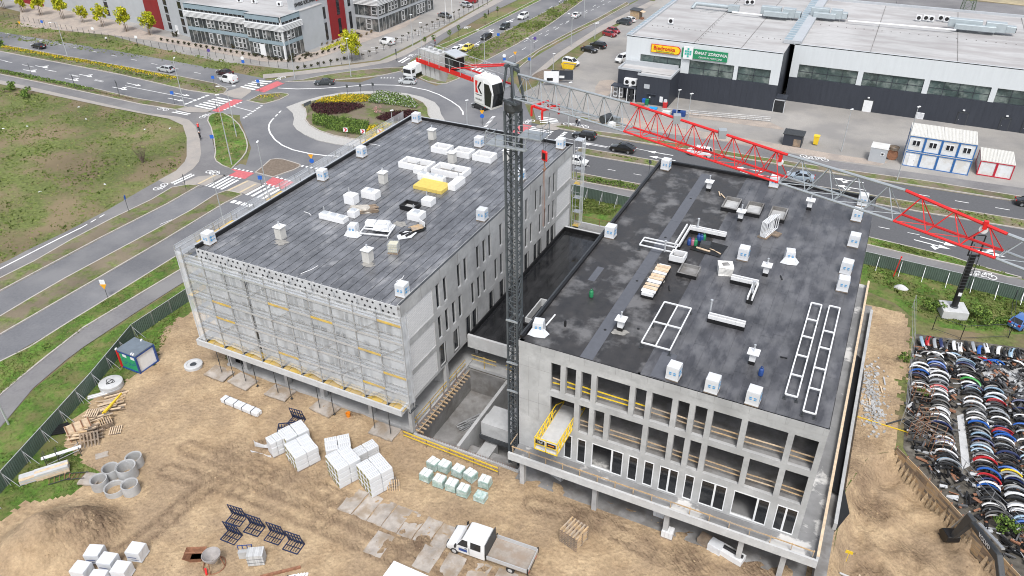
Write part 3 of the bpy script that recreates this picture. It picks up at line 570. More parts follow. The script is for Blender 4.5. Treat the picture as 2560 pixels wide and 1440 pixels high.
# front wall behind the net
for ri, (z0,z1) in enumerate(((11.8,15.0),(7.9,11.0),(4.4,7.3))):
    ops = []; x = -23.2 + .35*ri; k = 0
    if ri < 2: ops += []
    while x < -1.6:
        w = rnd.choice((1.42,1.42,2.3,.9)); 
        if x + w > -.6: break
        ops.append((x,x+w,z0+.25,z1-.12)); x += w + rnd.choice((.55,.55,.95))
    wally(MB(), 0, .3, -LW, -.3, z0, z1-.002, ops).build('front_wall', conc_l, LB)
    for xa, xb, za, zb in ops:
        f = MB(); t = .09; xm = xa + (xb-xa)*(.6 if xb-xa > 1 else 2)
        for (a,b,c,d) in ((xa,xa+t,za,zb),(xb-t,xb,za,zb),(xa+t,xb-t,za,za+t),(xa+t,xb-t,zb-t,zb)): f.box(a,b,.08,.2,c,d)
        if xm < xb-.2: f.box(xm-.05,xm+.05,.08,.2,za+t,zb-t)
        fo = f.build('window', white_p, LB); MB().box(xa+t,xb-t,.13,.16,za+t,zb-t).build('pane', glass_g, fo)
mb = MB()
for z0, z1 in ((7.3,7.9),(11.0,11.8)): mb.box(-LW,-.3,-.012,.3,z0,z1)
mb.build('front_floor_band', conc_l, LB)
MB().box(-LW,-.3,-.02,.3,15.0,16.2).build('front_roof_beam', conc_l, LB)
hole = MB().cbox((0,0,0),(.19,.05,.19),0,0,rad(45)).mesh('anchor_hole', black)
for zz_, n0 in ((15.92,0),(15.3,.25)):
    x = -25.3+n0; k = 0
    while x < -.5:
        link('anchor_hole', hole, LB, T(x,-.03,zz_)); x += .56 + (.3 if k % 3 == 2 else .06); k += 1
# rear, left, ground-floor
MB().box(-LW,-LW+.3,.3,LL,4.4,16.1).build('left_wall', conc, LB); MB().box(-LW+.3,-.3,LL-.3,LL,.6,16.1).build('rear_wall', conc, LB)
mb = MB()
for x in (-25.4,-23.0,-17.0,-12.0,-5.6): mb.box(x,x+.5,.1,.7,.6,4.02)
mb.box(-.42,-.02,.02,.55,.6,4.02)
for y in (7.2,14.4): mb.box(-.42,-.02,y,y+.5,.6,4.02)
mb.build('column', conc, LB)
MB().box(-25.0,-.6,8.0,8.3,.6,4.02).build('inner_wall', conc, LB); MB().box(-LW,-LW+.25,.7,LL,.6,4.02).build('inner_wall', conc, LB); MB().box(-25.2,-23.0,.7,5,.62,.66).build('dark_floor', black, LB)
MB().box(-6,-5.7,12,LL,.6,4.02).build('inner_wall', conc, LB)
mb = MB(); mb.box(-.3,.0,14.9,LL,.6,4.02); mb.build('lower_side_wall', conc, LB)
# roof: membrane sheets laid in overlapping lengths
memb = tint(mat('roof_membrane', (.135,.138,.148), .26, .32, 1.3, .006, 3.0, col2=(.29,.29,.295), c2scale=.7, c2lo=.54, c2hi=.72, rvar=.14, spec=.7, det=8, stretch=(1,.45,1)), .35, .8, 1.25)  # lighter streaks put the wet sheen of reflected sky into the colour
memb_b = mat('roof_membrane_flat', (.036,.034,.034), .5, .35, .9, .005, 4, col2=(.15,.147,.147), c2scale=.38, c2lo=.5, c2hi=.64, rvar=.18, spec=.6, det=9)
memb_s = tint(mat('roof_membrane_slate', (.066,.066,.073), .42, .25, 1.2, .005, 4, col2=(.12,.12,.126), c2scale=.6, rvar=.14, spec=.65, stretch=(1,.4,1)), .4, .8, 1.2)
memb_black = mat('roof_upstand_black', (.012,.012,.013), .4, .3, 2.0, rvar=.1)
RZ = 16.2
MB().box(-LW+.02,-.02,-.01,LL,RZ-.35,RZ-.02).build('roof_deck', conc_d, LB)
RF = MB().box(-LW+.3,-.2,.02,LL-.3,RZ-.018,RZ-.012).build('roof', black, LB)
sheets = {}
for i in range(25):
    x0 = -25.3 + i*1.006; y = .05; first = True
    while y < LL-.35:
        L = (rnd.uniform(2,7.5) if first else 7.5); first = False; y1 = min(LL-.35, y+L); z = RZ+.004*(i%3)+rnd.uniform(0,.004)
        mb = MB(); mb.add([(x0,y,z),(x0+.955,y,z+.02),(x0+.955,y1-.04,z+.02),(x0,y1-.03,z),(x0+.955,y,z-.03),(x0+.955,y1-.04,z-.03),(x0,y,z-.03)],[(0,1,2,3),(1,4,5,2),(0,6,4,1)])
        mb.build('membrane_sheet', memb, RF); y = y1
mb = MB(); mb.box(-LW,-LW+.3,.0,LL,RZ-.3,RZ+.42); mb.box(-LW+.3,0,LL-.3,LL,RZ-.3,RZ+.36); mb.build('roof_upstand', memb_black, LB)
mb = MB(); mb.box(-LW-.04,-LW+.14,-.02,LL,RZ+.42,RZ+.47); mb.box(-LW,0,LL-.14,LL+.04,RZ+.36,RZ+.40); mb.build('coping', alu, LB)
MB().box(-.2,.025,.0,LL,16.425,16.46).build('edge_strip', steel_d, LB)
# ================================================================ SCAFFOLD
SC = empty('facade_scaffold', (0,0,4.4), 0, 'galvanised facade scaffold with pale debris netting along the long street face', 'scaffold')
SC.location = (0,0,0)
xs = [-26.3+2.72*i for i in range(11)]; levels = [6.6,8.7,10.8,12.9,15.0]
netm = bpy.data.materials.new('debris_net'); netm.use_nodes = True; _nt = netm.node_tree; _b = _nt.nodes['Principled BSDF']; _b.inputs['Base Color'].default_value = (.90,.93,.96,1); _b.inputs['Roughness'].default_value = .8
_tr = N(_nt,'ShaderNodeBsdfTransparent'); _mx = N(_nt,'ShaderNodeMixShader'); _nz = N(_nt,'ShaderNodeTexNoise'); _nz.inputs['Scale'].default_value = .45; _nz.inputs['Detail'].default_value = 3; _mr = N(_nt,'ShaderNodeMapRange'); _mr.inputs[1].default_value=.3; _mr.inputs[2].default_value=.7; _mr.inputs[3].default_value=.25; _mr.inputs[4].default_value=.42
_ge = N(_nt,'ShaderNodeNewGeometry'); _nt.links.new(_ge.outputs['Position'],_nz.inputs['Vector']); _nt.links.new(_nz.outputs['Fac'],_mr.inputs[0]); _nt.links.new(_mr.outputs[0],_mx.inputs[0]); _nt.links.new(_tr.outputs[0],_mx.inputs[1]); _nt.links.new(_b.outputs[0],_mx.inputs[2]); _nt.links.new(_mx.outputs[0],_nt.nodes['Material Output'].inputs[0])
for x in xs:
    for y in (-1.3,-.45): MB().tube((x,y,4.42),(x,y,16.15),.055,6).build('standard', steel, SC)
    MB().tube((x,-1.05,4.42),(x,-.7,4.42),.03,5).build('base_jack', steel, SC)
    for z in levels: MB().bar((x,-1.3,z-.08),(x,-.45,z-.08),.05).build('transom', steel, SC)
dm_ = MB().box(0,2.66,-1.27,-.85,-.05,0).mesh('deck', alu); dm2 = MB().box(0,2.66,-.82,-.5,-.05,0).mesh('deck', steel); tb = MB().box(0,2.66,-1.34,-1.31,-.06,.2).mesh('toe_board', ply); tbw = MB().box(0,2.66,-1.34,-1.31,-.06,.2).mesh('toe_board', alu)
lg = MB().bar((0,-1.36,0),(2.72,-1.36,0),.05).mesh('guard_rail', steel); br_ = MB().bar((0,-1.4,0),(2.72,-1.4,2.0),.05).mesh('brace', steel)
for i in range(10):
    for k, z in enumerate(levels):
        link('deck', dm_, SC, T(xs[i]+.03,0,z)); link('deck', dm2, SC, T(xs[i]+.03,0,z)); link('toe_board', tb if rnd.random() < .12 else tbw, SC, T(xs[i]+.03,0,z))
        for dz in (.5,1.0): link('guard_rail', lg, SC, T(xs[i],0,z+dz))
    link('guard_rail', lg, SC, T(xs[i],0,5.5))
for i, k in [(1,1),(2,0),(4,3),(6,2),(7,1),(8,0),(9,3),(3,4),(5,0),(8,4)]: link('brace', br_, SC, T(xs[i],0,([4.5]+levels)[k]))
# base boards and timber on the terrace under the scaffold
for i in range(20):
    x = -26.6+i*1.34; MB().box(x,x+1.26,-1.42,-.1,4.41,4.47).build('base_board', ply, SC)
for x in xs: MB().box(x-.12,x+.12,-1.42,-.1,4.475,4.56).build('sole_plate', steel_d, SC)
def net(x0, x1, y0, y1, z0, z1, rag=True, seed=0, nx=8, nz=26, sag=.10):
    vs = []; fs = []
    for i in range(nx+1):
        for j in range(nz+1):
            u, v = i/nx, j/nz; x = x0+(x1-x0)*u; y = y0+(y1-y0)*u; zb = z0 + (.55*abs(math.sin(u*math.pi))*(.6+.4*noise.noise(Vector((seed*3.1,u*3,0)))) if rag else 0)
            z = zb+(z1-zb)*v; d = sag*math.sin(u*math.pi)*(.5+noise.noise(Vector((x*.9,z*.7,seed)))) + .05*noise.noise(Vector((x*2.2+y*2.2,z*2.2,seed+9)))
            nn = Vector((-(y1-y0),(x1-x0),0)).normalized(); vs.append((x-nn.x*d, y-nn.y*d, z))
    for i in range(nx):
        for j in range(nz): fs.append((i*(nz+1)+j,(i+1)*(nz+1)+j,(i+1)*(nz+1)+j+1,i*(nz+1)+j+1))
    return MB().add(vs,fs)
for i in range(10):
    a, b = xs[i], xs[i+1]
    if i == 3: a += .25
    if i == 2: b -= .1
    net(a, b-.03, -1.2, -1.2, 4.75, 16.15, True, i).build('debris_net', netm, SC, smooth=True)
net(xs[10], xs[10]+.05, -1.42, -.3, 5.2, 16.15, True, 33).build('debris_net', netm, SC, smooth=True)
net(-27.1, xs[0], -1.46, -1.42, 4.8, 16.4, False, 44).build('debris_net', netm, SC, smooth=True)
for k in range(8): net(-27.1, -27.1, -1.46+5.5*k, 4.04+5.5*k-.05, 4.8, 16.95, False, 50+k, 8, 12).build('debris_net', netm, SC, smooth=True)
for k in range(16):
    y = -1.4+2.75*k
    for x in (-27.05,-26.2): MB().tube((x,y,4.42),(x,y,16.98),.045,6).build('standard', steel, SC)
for k in range(15):
    y = -1.4+2.75*k
    for z in levels+[16.0]:
        MB().box(-27.0,-26.2,y,y+2.7,z-.05,z).build('deck', steel if rnd.random() < .6 else ply, SC)
    for z in (16.5,16.95): MB().bar((-27.05,y,z),(-27.05,y+2.75,z),.045).build('guard_rail', alu, SC)
# ladder scaffold tower at the far corner
FT = empty('scaffold_tower', (.75,43.1,0), 0, 'narrow netted scaffold tower at the far corner of the black-roofed building', 'scaffold')
for x, y in ((-.55,-.5),(.55,-.5),(-.55,.6),(.55,.6)): MB().tube((x,y,.1),(x,y,17.3),.05,6).build('standard', alu, FT)
for z in [2.2*i+1.8 for i in range(7)]:
    MB().box(-.5,.5,-.45,.55,z,z+.06).build('deck', rnd.choice((steel,ply)), FT)
    for dz in (.5,1.0): MB().bar((-.55,-.5,z+dz),(.55,-.5,z+dz),.045).build('guard_rail', steel, FT)
net(.6,.6,-.5,.65,.4,17.3,False,71,4,18,.05).build('debris_net', netm, FT, smooth=True)
MB().box(-.6,.6,-.55,.62,17.0,17.08).build('deck', alu, FT)
# props under the terrace edge and their base plates
for i, (px, py, xs_) in enumerate([(548,933,(-25.2,-23.4)),(607,953,(-21.6,-19.9)),(700,982,(-16.9,-15.0)),(813,1020,(-11.1,-9.2)),(962,1078,(-3.9,-1.9))]):
    p = g(px,py,.35); o = plate(p.x, p.y, 2.9, 1.9, .06*(-1)**i-.05, .42)
    tag(o, ['grey concrete base plate at the far end of the scaffolded terrace','grey concrete base plate, second from the far end of the terrace','concrete base plate in the middle of the terrace row, behind the white bundle','rust-stained concrete base plate behind the blue stillages','pale concrete base plate nearest the basement pit'][i], 'concrete plate', 'base plates under the terrace props')
    for xx in xs_: tag(MB().tube((xx,-1.3,.35),(xx,-1.3,4.0),.04,6).tube((xx,-1.3,2.0),(xx,-1.3,2.35),.06,6).box(xx-.12,xx+.12,-1.42,-1.18,.3,.36).build('steel_prop', steel_d), f"slender steel prop under the scaffolded terrace, {['left','right'][xs_.index(xx)]} one on the {['farthest','second','third','fourth','nearest'][i]} base plate", 'prop', 'props under the scaffolded terrace')
# ================================================================ CONNECTOR, PIT
CN = empty('link_building', (0,0,0), 0, 'low connecting block with wet black roof between the two concrete buildings', 'building')
MB().box(.05,12.3,12.2,40.3,4.0,4.35).build('roof_slab', conc, CN)
memb_wet = mat('wet_membrane', (.014,.0145,.016), .16, .4, .8, .004, 3, rvar=.14, spec=.6, stretch=(1,.5,1), col2=(.03,.03,.032), c2scale=.7)
R2 = MB().box(.06,12.2,12.4,40.2,4.35,4.37).build('roof', black, CN)
for i in range(12):
    x0 = .3+i*.98; y = 12.5; f = True
    while y < 40.1:
        y1 = min(40.1, y+(rnd.uniform(2,6) if f else 7.5)); f = False
        z = 4.385+.004*(i%2); MB().add([(x0,y,z),(x0+.96,y,z+.01),(x0+.96,y1-.03,z+.01),(x0,y1-.03,z)],[(0,1,2,3)]).build('membrane_sheet', memb_wet, R2); y = y1
mb = MB(); mb.box(.05,12.3,12.0,12.3,3.3,5.0); mb.build('front_beam', conc_l, CN); MB().box(.05,12.3,12.3,12.42,4.3,5.0).build('roof_upstand', memb_black, CN)
MB().box(.05,12.3,40.2,40.45,4.0,5.05).build('rear_beam', conc_l, CN); MB().box(.06,12.29,40.08,40.2,4.3,5.0).build('roof_upstand', memb_black, CN)
MB().box(.02,.18,12.42,40.08,4.3,4.95).build('roof_upstand', memb_black, CN)
MB().box(.05,12.3,12.1,40.2,.2,.6).build('floor_slab', conc, CN); MB().box(.05,12.3,22,22.3,.6,4.0).build('inner_wall', conc_d, CN); MB().box(.1,12.25,40.46,43.8,2.6,3.6).build('rear_terrace', conc_w, CN); MB().box(.1,12.25,43.6,43.9,3.6,4.3).build('rear_parapet', conc, CN)
mb = MB();
for x in (.3,4.0,8.0): mb.bar((x,43.75,4.3),(x,43.75,5.3),.05)
mb.bar((.3,43.75,5.3),(12,43.75,5.3),.05); mb.build('handrail', rust, CN)
# roof hatch kerb straddling the edge
mb = MB(); mb.box(4.75,6.15,17.3,17.45,4.38,5.4); mb.box(4.75,6.15,21.65,21.8,4.38,5.4); mb.box(4.75,4.9,17.45,21.65,4.38,5.4); mb.box(6.0,6.15,17.45,21.65,4.38,5.4); mb.build('hatch_kerb', conc_l, CN); MB().box(4.6,6.3,17.0,17.29,4.38,4.8).build('hatch_skirt', memb_black, CN)
for x, h in ((2.0,0),(6.4,0),(9.2,1)):
    r = MB().bar((x-1.6,12.15,1.55+.6),(x+1.6,12.15,1.55+.6),.03,.12).bar((x-1.6,12.15,1.6),(x+1.6,12.15,1.6),.03,.12); r.bar((x,12.2,.6),(x,12.2,2.3),.07).build('handrail', ply, CN)
BP = empty('basement_pit', (0,0,0), 0, 'open concrete basement pit between the buildings with a dividing wall', 'basement')
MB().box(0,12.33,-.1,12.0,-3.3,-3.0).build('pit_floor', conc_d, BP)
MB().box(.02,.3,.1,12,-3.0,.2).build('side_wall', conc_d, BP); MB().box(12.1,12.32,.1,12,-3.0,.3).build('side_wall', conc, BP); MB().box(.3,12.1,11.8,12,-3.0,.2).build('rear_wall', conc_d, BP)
MB().box(5.15,5.5,.15,11.6,-3.0,.55).build('dividing_wall', conc, BP); MB().box(.1,12.3,-.12,.12,-3.0,.28).build('front_wall', conc, BP)
mb = MB()
for i in range(60): mb.bar((.6+.19*i,0,.28),(.6+.19*i,0,.62),.018)
o = mb.build('starter_bar', rust, BP); o['kind'] = 'stuff'
MB().box(5.6,12.0,.2,2.4,-3.0,-1.2).build('footing', conc_d, BP)
mb = MB()
for y in (0,.5): mb.box(6.6,10.05,3.2+y*0,5.8,.75,1.95)
MB().box(6.5,10.05,3.0,4.4,.2,1.9).build('ballast_block', conc, BP); MB().box(6.55,10.0,4.42,5.9,.2,1.85).build('ballast_block', conc, BP); MB().box(6.3,10.3,2.9,6.0,-.4,.16).build('ballast_frame', steel_d, BP); MB().box(6.8,8.2,1.2,3.4,-3,-.9).build('ballast_block', conc, BP)
MB().box(9.2,10.2,4.6,5.9,1.9,3.0).build('ballast_block', conc_l, BP)
# cantilever timber bearers with rusty beam along the left building edge
for i in range(19):
    y = .4+i*.56; mb = MB().bar((.1,y,.42),(1.05,y,.36),.09,.16); mb.build('bearer', wood, BP)
MB().bar((.55,.2,.56),(.55,11.2,.56),.07,.07).build('edge_batten', wood, BP); mb = MB()
for i in range(70): mb.bar((.18,.3+.155*i,.6),(.18,.3+.155*i,.95),.02)
o = mb.build('starter_bar', rust, BP); o['kind'] = 'stuff'
SR = empty('timber_guard_rail', (0,0,0), 0, 'yellow timber guard rail along the open ground floor beside the pit', 'guard rail')
for z in (1.15,1.7): MB().bar((-.08,.6,z),(-.08,11.5,z),.03,.14).build('rail', ply, SR)
for y in (.9,3.6,6.4,9.2): MB().bar((-.02,y,.6),(-.02,y,1.8),.08).build('post', wood_o, SR)
PG = empty('yellow_barrier', (0,0,0), 0, 'yellow painted timber barrier in the sand in front of the pit', 'guard rail')
pa, pb = g(1010,1098), g(1245,1190)
for z in (.6,1.1): MB().bar((pa.x,pa.y,z),(pb.x,pb.y,z),.03,.14).build('rail', yellow_p, PG)
for i in range(5): p = pa.lerp(pb,i/4); MB().bar((p.x,p.y+.05,0),(p.x,p.y+.05,1.2),.07).build('post', wood_o, PG)
# bundle of steel tubes, heap of rubble in the pit
TB = empty('tube_bundle', (3.1,6.8,-3.0), rad(62), 'bundle of galvanised scaffold tubes lying in the pit', 'tubes')
for k in range(22): MB().tube((-1.6+rnd.uniform(-.2,.2),rnd.uniform(-.5,.5),.08+.11*(k%5)),(1.6+rnd.uniform(-.2,.2),rnd.uniform(-.5,.5),.08+.11*(k%5)),.035,6).build('tube', steel, TB)
cb = MB(); pts = [(9.3,11.9,5.2),(9.25,11.8,4.6),(9.5,11.7,2.5),(10.1,11.4,.3),(10.3,10.8,-2.0)]; cb.path(pts,.05,6); cb.path([(p[0]+.12,p[1],p[2]) for p in pts],.05,6); tag(cb.box(9.1,9.7,11.6,11.98,4.9,5.4).build('power_cable', blue_p), 'blue power cables hanging from a white box beside the crane mast', 'cable')
# ================================================================ RIGHT BUILDING (open concrete frame)
RB = empty('frame_building', (0,0,0), 0, 'open concrete frame building with matt black roof and white window frames on its lowest row', 'building')
x0, x1, LR = 12.33, 38.06, 42.0
for z0, z1 in ((7.3,7.95),(11.2,11.85)):
    MB().box(x0+.02,x1-.02,.3,LR,z0+.15,z1-.02).build('floor_slab', conc_d, RB); MB().box(x0,x1,0,.3,z0,z1).build('edge_beam', conc, RB)  # inner floors get darker concrete, putting indoor shade into their colour
MB().box(x0,x1,0,.3,15.0,15.75).build('edge_beam', conc, RB); MB().box(x0-.01,x1+.01,-.02,.3,15.75,16.44).build('roof_beam', conc, RB)
MB().box(x0+.02,39.7,-1.7,43.8,3.7,4.08).build('terrace_slab', conc_w, RB)
mb = MB()
for i in range(19):
    x = x0+.7+i*1.37
    mb.box(x,x+.012,-.032,-.02,15.77,16.42)
mb.build('panel_joint', conc_d, RB)
for z0, z1 in ((4.08,7.3),(7.95,11.2),(11.85,15.0)):
    MB().box(x0,15.43,-.005,.3,z0,z1-.003).build('wall_panel', conc, RB); MB().box(x0,x0+.3,.3,LR,z0,z1-.003).build('side_wall', conc, RB); MB().box(x1-.3,x1,.6,LR,z0,z1-.003).build('side_wall', conc, RB); MB().box(x0+.3,x1-.3,LR-.3,LR,z0,z1-.003).build('rear_wall', conc, RB)
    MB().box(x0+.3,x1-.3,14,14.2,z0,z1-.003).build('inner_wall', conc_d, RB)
mb = MB()
for z0, z1 in ((11.9,14.95),(8.0,11.15)):
    for x in (13.3,14.3): mb.box(x,x+.015,-.012,-.004,z0,z1)
    mb.box(x0,15.4,-.012,-.004,z0+1.9,z0+1.915)
mb.build('formwork_joint', conc_d, RB)
r1 = [16.34,17.78,19.18,22.6,24.04,26.23,27.65,29.1,31.82,35.35,37.6]; r2 = [17.75,19.16,20.57,24.04,26.27,27.69,29.1,32.56,35.36,37.58]
for r, z0, z1 in ((r1,11.85,15.0),(r2,7.95,11.2)):
    for x in r: MB().box(x,min(x+.47,x1),0.004,.45,z0,z1-.003).build('column', conc, RB)
    for y in (7,14.5):
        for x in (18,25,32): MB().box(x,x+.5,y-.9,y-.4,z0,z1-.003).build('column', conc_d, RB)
# plank guard rails in the openings
for r, z in ((r1,11.85),(r2,7.95)):
    e = [15.43]+[v for v in r]
    for i in range(len(e)-1):
        a = e[i] + (.47 if i else 0); b = e[i+1]
        if z < 9 and i == 0: continue
        m_ = yellow_p if (z > 9 and i < 5) else wood
        for dz in (.55,1.05):
            t = rnd.uniform(-.03,.03)
            MB().bar((a,.5,z+dz+t),(b,.5,z+dz-t),.03,.13).build('guard_plank', m_ if rnd.random() < .8 else wood_l, RB)
# lowest row: walls with window openings and white frames
w3 = [(16.95,17.72,None),(18.23,19.08,None),(19.64,22.62,21.58),(23.11,23.99,None),(24.56,25.45,None),(25.98,27.64,26.83),(28.21,29.05,None),(29.63,31.8,30.82),(32.39,35.35,34.38),(35.92,37.6,36.69)]
wally(MB(), .0, .3, 15.43, x1, 4.08, 7.3-.003, [(a,b,4.3,7.22) for a,b,_ in w3]).build('window_wall', conc, RB)
for a, b, s in w3:
    f = MB(); t = .08
    for (p,q,c,d) in ((a,a+t,4.3,7.22),(b-t,b,4.3,7.22),(a+t,b-t,4.3,4.3+t),(a+t,b-t,7.22-t,7.22)): f.box(p,q,-.03,.12,c,d)
    if s: f.box(s-.08,s+.08,-.03,.12,4.3+t,7.22-t)
    fo = f.build('window_frame', white_p, RB)
    for p, q in ([(a,s),(s,b)] if s else [(a,b)]):
        if q-p < 1.3: MB().box(p+t,q-t,.04,.07,4.3+t,7.22-t).build('pane', glass_d, fo)
# terrace upstands, timber rail
mb = MB(); mb.box(12.05,39.9,-1.9,-1.7,3.55,4.42); mb.build('terrace_upstand', conc_l, RB); MB().box(39.7,39.9,-1.7,43.8,3.55,4.75).build('terrace_upstand', conc_l, RB); MB().box(39.69,39.92,-1.7,43.8,4.755,4.80).build('formwork_edge', wood_l, RB)
rail = empty('terrace_rail', (0,0,0), 0, 'timber guard rail standing along the front terrace of the frame building', 'guard rail')
MB().bar((12.3,-1.55,5.0),(39.5,-1.55,5.0),.04,.13).build('rail', wood, rail); MB().bar((12.2,-1.6,5.3),(12.2,-.1,5.3),.05,.1).build('rail', wood, rail)
for i in range(17): MB().bar((12.4+1.69*i,-1.5,4.08),(12.4+1.69*i,-1.5,5.05),.07,.1).build('post', wood, rail)
for x in (13.0,20.4,27.2,33.7,37.2): MB().box(x,x+.45,-1.3,-.75,-.3,3.7).build('column', conc, RB)
MB().box(x0,39.4,2.6,2.9,-.2,3.7).build('lower_wall', conc_d, RB); MB().box(x0,39.5,-.9,2.6,.0,.14).build('lower_slab', conc_d, RB)
# right flank: lower ledge wall with draped membrane
mb = MB(); mb.box(39.95,40.9,-1.9,42,-2.5,2.3); mb.build('flank_ledge', conc_d, RB); MB().box(40.7,41.0,4,40,2.3,3.1).build('flank_parapet', conc, RB)
MB().add([(39.95,8,3.1),(40.95,8,2.35),(40.95,30,2.35),(39.95,30,3.1),(41.4,9,1.0),(41.4,29,1.0)],[(0,1,2,3),(1,4,5,2)]).build('draped_membrane', memb_black, RB)
MB().add([(41.0,9.8,2.4),(42.1,8.2,.6),(41.1,5.5,.4),(41.0,7.0,2.2)],[(0,1,2,3)]).build('draped_membrane', memb_black, RB)
# roof
RZ2 = 16.45
RF2 = MB().box(x0+.02,x1-.01,.0,LR,RZ2-.3,RZ2-.01).build('roof', memb_b, RB)
for i in range(12):
    xa = 12.8+i*.86
    if xa > 22.9: break
    y = .06; f = True
    while y < LR-.3:
        y1 = min(LR-.3, y+(rnd.uniform(1.5,7) if f else 7.5)); f = False; z = RZ2+.003*(i%3)
        MB().add([(xa,y,z),(xa+.857,y,z+.004),(xa+.857,y1-.008,z+.004),(xa,y1-.008,z)],[(0,1,2,3)]).build('membrane_sheet', memb_b, RF2); y = y1
for i in range(15):
    xa = 23.3+i*.98; y = .06; f = True
    while y < LR-.3:
        y1 = min(LR-.3, y+(rnd.uniform(2,7) if f else 7.5)); f = False; z = RZ2+.012+.004*(i%2)
        MB().add([(xa,y,z),(xa+.97,y,z+.014),(xa+.97,y1-.02,z+.014),(xa,y1-.02,z),(xa+.97,y,z-.02),(xa+.97,y1-.02,z-.02)],[(0,1,2,3),(1,4,5,2)]).build('membrane_sheet', memb_s, RF2); y = y1
memb_g = mat('membrane_new_grey', (.10,.105,.12), .6, .08, 2.0)
for ya, yb in ((.1,7.4),(7.42,14.9),(14.92,20.5),(20.52,27),(27.02,34),(34.02,40.6)): MB().box(18.0,19.15,ya,yb,RZ2,RZ2+.02).build('grey_strip', memb_g, RF2)
MB().box(14.2,14.9,11.6,14.4,RZ2,RZ2+.016).build('grey_patch', memb_g, RF2); MB().box(24.1,25.4,.2,3.8,RZ2+.03,RZ2+.045).build('grey_patch', memb_g, RF2)
mb = MB(); mb.box(x0-.02,x0+.3,.3,LR,RZ2-.3,RZ2+.32); mb.box(x0+.3,x1,LR-.3,LR,RZ2-.3,RZ2+.34); mb.build('roof_upstand', memb_black, RB)
mb = MB(); mb.box(x0-.06,x0+.1,.3,LR,RZ2+.325,RZ2+.36); mb.box(x0,x1+.02,LR-.12,LR+.05,RZ2+.345,RZ2+.38); mb.build('coping', steel_d, RB)
for x, y in ((18.6,33.2),(18.6,23.0),(18.6,13.5),(18.6,4.6),(21.2,6.0)): MB().lathe([(.0,.03),(.12,.03),(.14,.0)],10,(x,y,RZ2+.02)).build('roof_drain', black, RF2)
# yellow loading platform
LP = empty('loading_platform', (15.55,-3.5,7.95), 0, 'yellow steel loading platform jutting from the middle floor of the frame building', 'platform')
MB().box(.05,2.1,0,6.2,.0,.12).build('platform_floor', conc_l, LP)
for x in (.02,2.12):
    s = MB()
    for z in (.08,.7,1.35): s.bar((x,0,z),(x,4.6 if z > .5 else 6.6,z),.07)
    for i in range(6): s.bar((x,.77*i,.08),(x,.77*i,1.35),.06); s.bar((x,.77*i,.08),(x,.77*(i+1),1.35),.05) if i < 5 else None
    s.bar((x,4.6,1.35),(x,6.6,.2),.09)
    s.build('side_truss', yellow_p, LP)
s = MB()
for z in (.0,.65,1.35): s.bar((0,-.02,z),(2.14,-.02,z),.07)
for x in (.0,1.07,2.14): s.bar((x,-.02,-.05),(x,-.02,1.4),.07)
s.build('front_gate', yellow_p, LP)
for x in (.54,1.6): MB().box(x-.42,x+.42,-.12,-.08,.82,1.22).build('name_plate', black, LP)
link('lettering', text_mesh('TLC',.3,white_p,.004), LP, T(.54,-.125,1.02,0,None,rad(90))); MB().box(1.3,1.9,-.128,-.12,.98,1.08).build('printed_line', orange_p, LP)
# ================================================================ TOWER CRANE
CX, CY = 10.78, 2.38; S = .475
JD = Vector((.932,-.362,0)).normalized(); JN = Vector((-JD.y,JD.x,0))
CR = empty('tower_crane', (CX,CY,-3.0), 0, 'tower crane with dark lattice mast and red and grey jib', 'crane'); CR.location = (0,0,0)
ZT = 36.2; seg_h = 3.27; z = -3.0; k = 0
while z < ZT - 1:
    m = MB(); z1 = min(z+seg_h, ZT)
    for sx, sy in ((-1,-1),(1,-1),(1,1),(-1,1)): m.bar((CX+sx*S,CY+sy*S,z),(CX+sx*S,CY+sy*S,z1-.02),.17)
    n = 3; h = (z1-z)/n
    for i in range(n):
        za, zb = z+i*h+.05, z+(i+1)*h-.02
        for (a,b) in (((-1,-1),(1,-1)),((1,-1),(1,1)),((1,1),(-1,1)),((-1,1),(-1,-1))):
            p = (CX+a[0]*S,CY+a[1]*S); q = (CX+b[0]*S,CY+b[1]*S)
            if i % 2: p, q = q, p
            m.bar((*p,za),(*q,zb),.07); m.bar((*p,za),(*q,za),.06)
    m.build('mast_section', mast_p, CR)
    l = MB(); 
    for s in (-.2,.2): l.bar((CX+s,CY+.3,z),(CX+s,CY+.3,z1-.02),.04)
    for i in range(11): l.bar((CX-.2,CY+.3,z+.15+i*.29),(CX+.2,CY+.3,z+.15+i*.29),.025)
    l.build('ladder', steel, CR); z += seg_h; k += 1
for zz_ in (16.8,12.0,8.6): MB().bar((CX-S-.1,CY-S-.1,zz_),(CX+S+.1,CY-S-.1,zz_),.16).bar((CX-S-.1,CY+S+.1,zz_),(CX+S+.1,CY+S+.1,zz_),.16).build('mast_collar', grey_p, CR)
# service platform under the slewing ring
pf = MB().box(CX-1.9,CX+1.5,CY-1.0,CY-.6,33.4,33.5).box(CX-1.9,CX-.62,CY-.6,CY+1.0,33.4,33.5).box(CX+.62,CX+2.6,CY-.6,CY+1.0,34.3,34.38).build('service_platform', grey_p, CR)
m = MB()
for zz_ in (.5,1.0):
    m.bar((CX-1.9,CY-1.0,33.5+zz_),(CX+1.5,CY-1.0,33.5+zz_),.045); m.bar((CX-1.9,CY-1.0,33.5+zz_),(CX-1.9,CY+1.0,33.5+zz_),.045); m.bar((CX+2.6,CY-.6,34.3+zz_),(CX+2.6,CY+1.0,34.3+zz_),.045); m.bar((CX+.62,CY-.6,34.3+zz_),(CX+2.6,CY-.6,34.3+zz_),.045)
for x in (-1.9,-1.05,-.2,.65,1.5): m.bar((CX+x,CY-1.0,33.45),(CX+x,CY-1.0,34.5),.045)
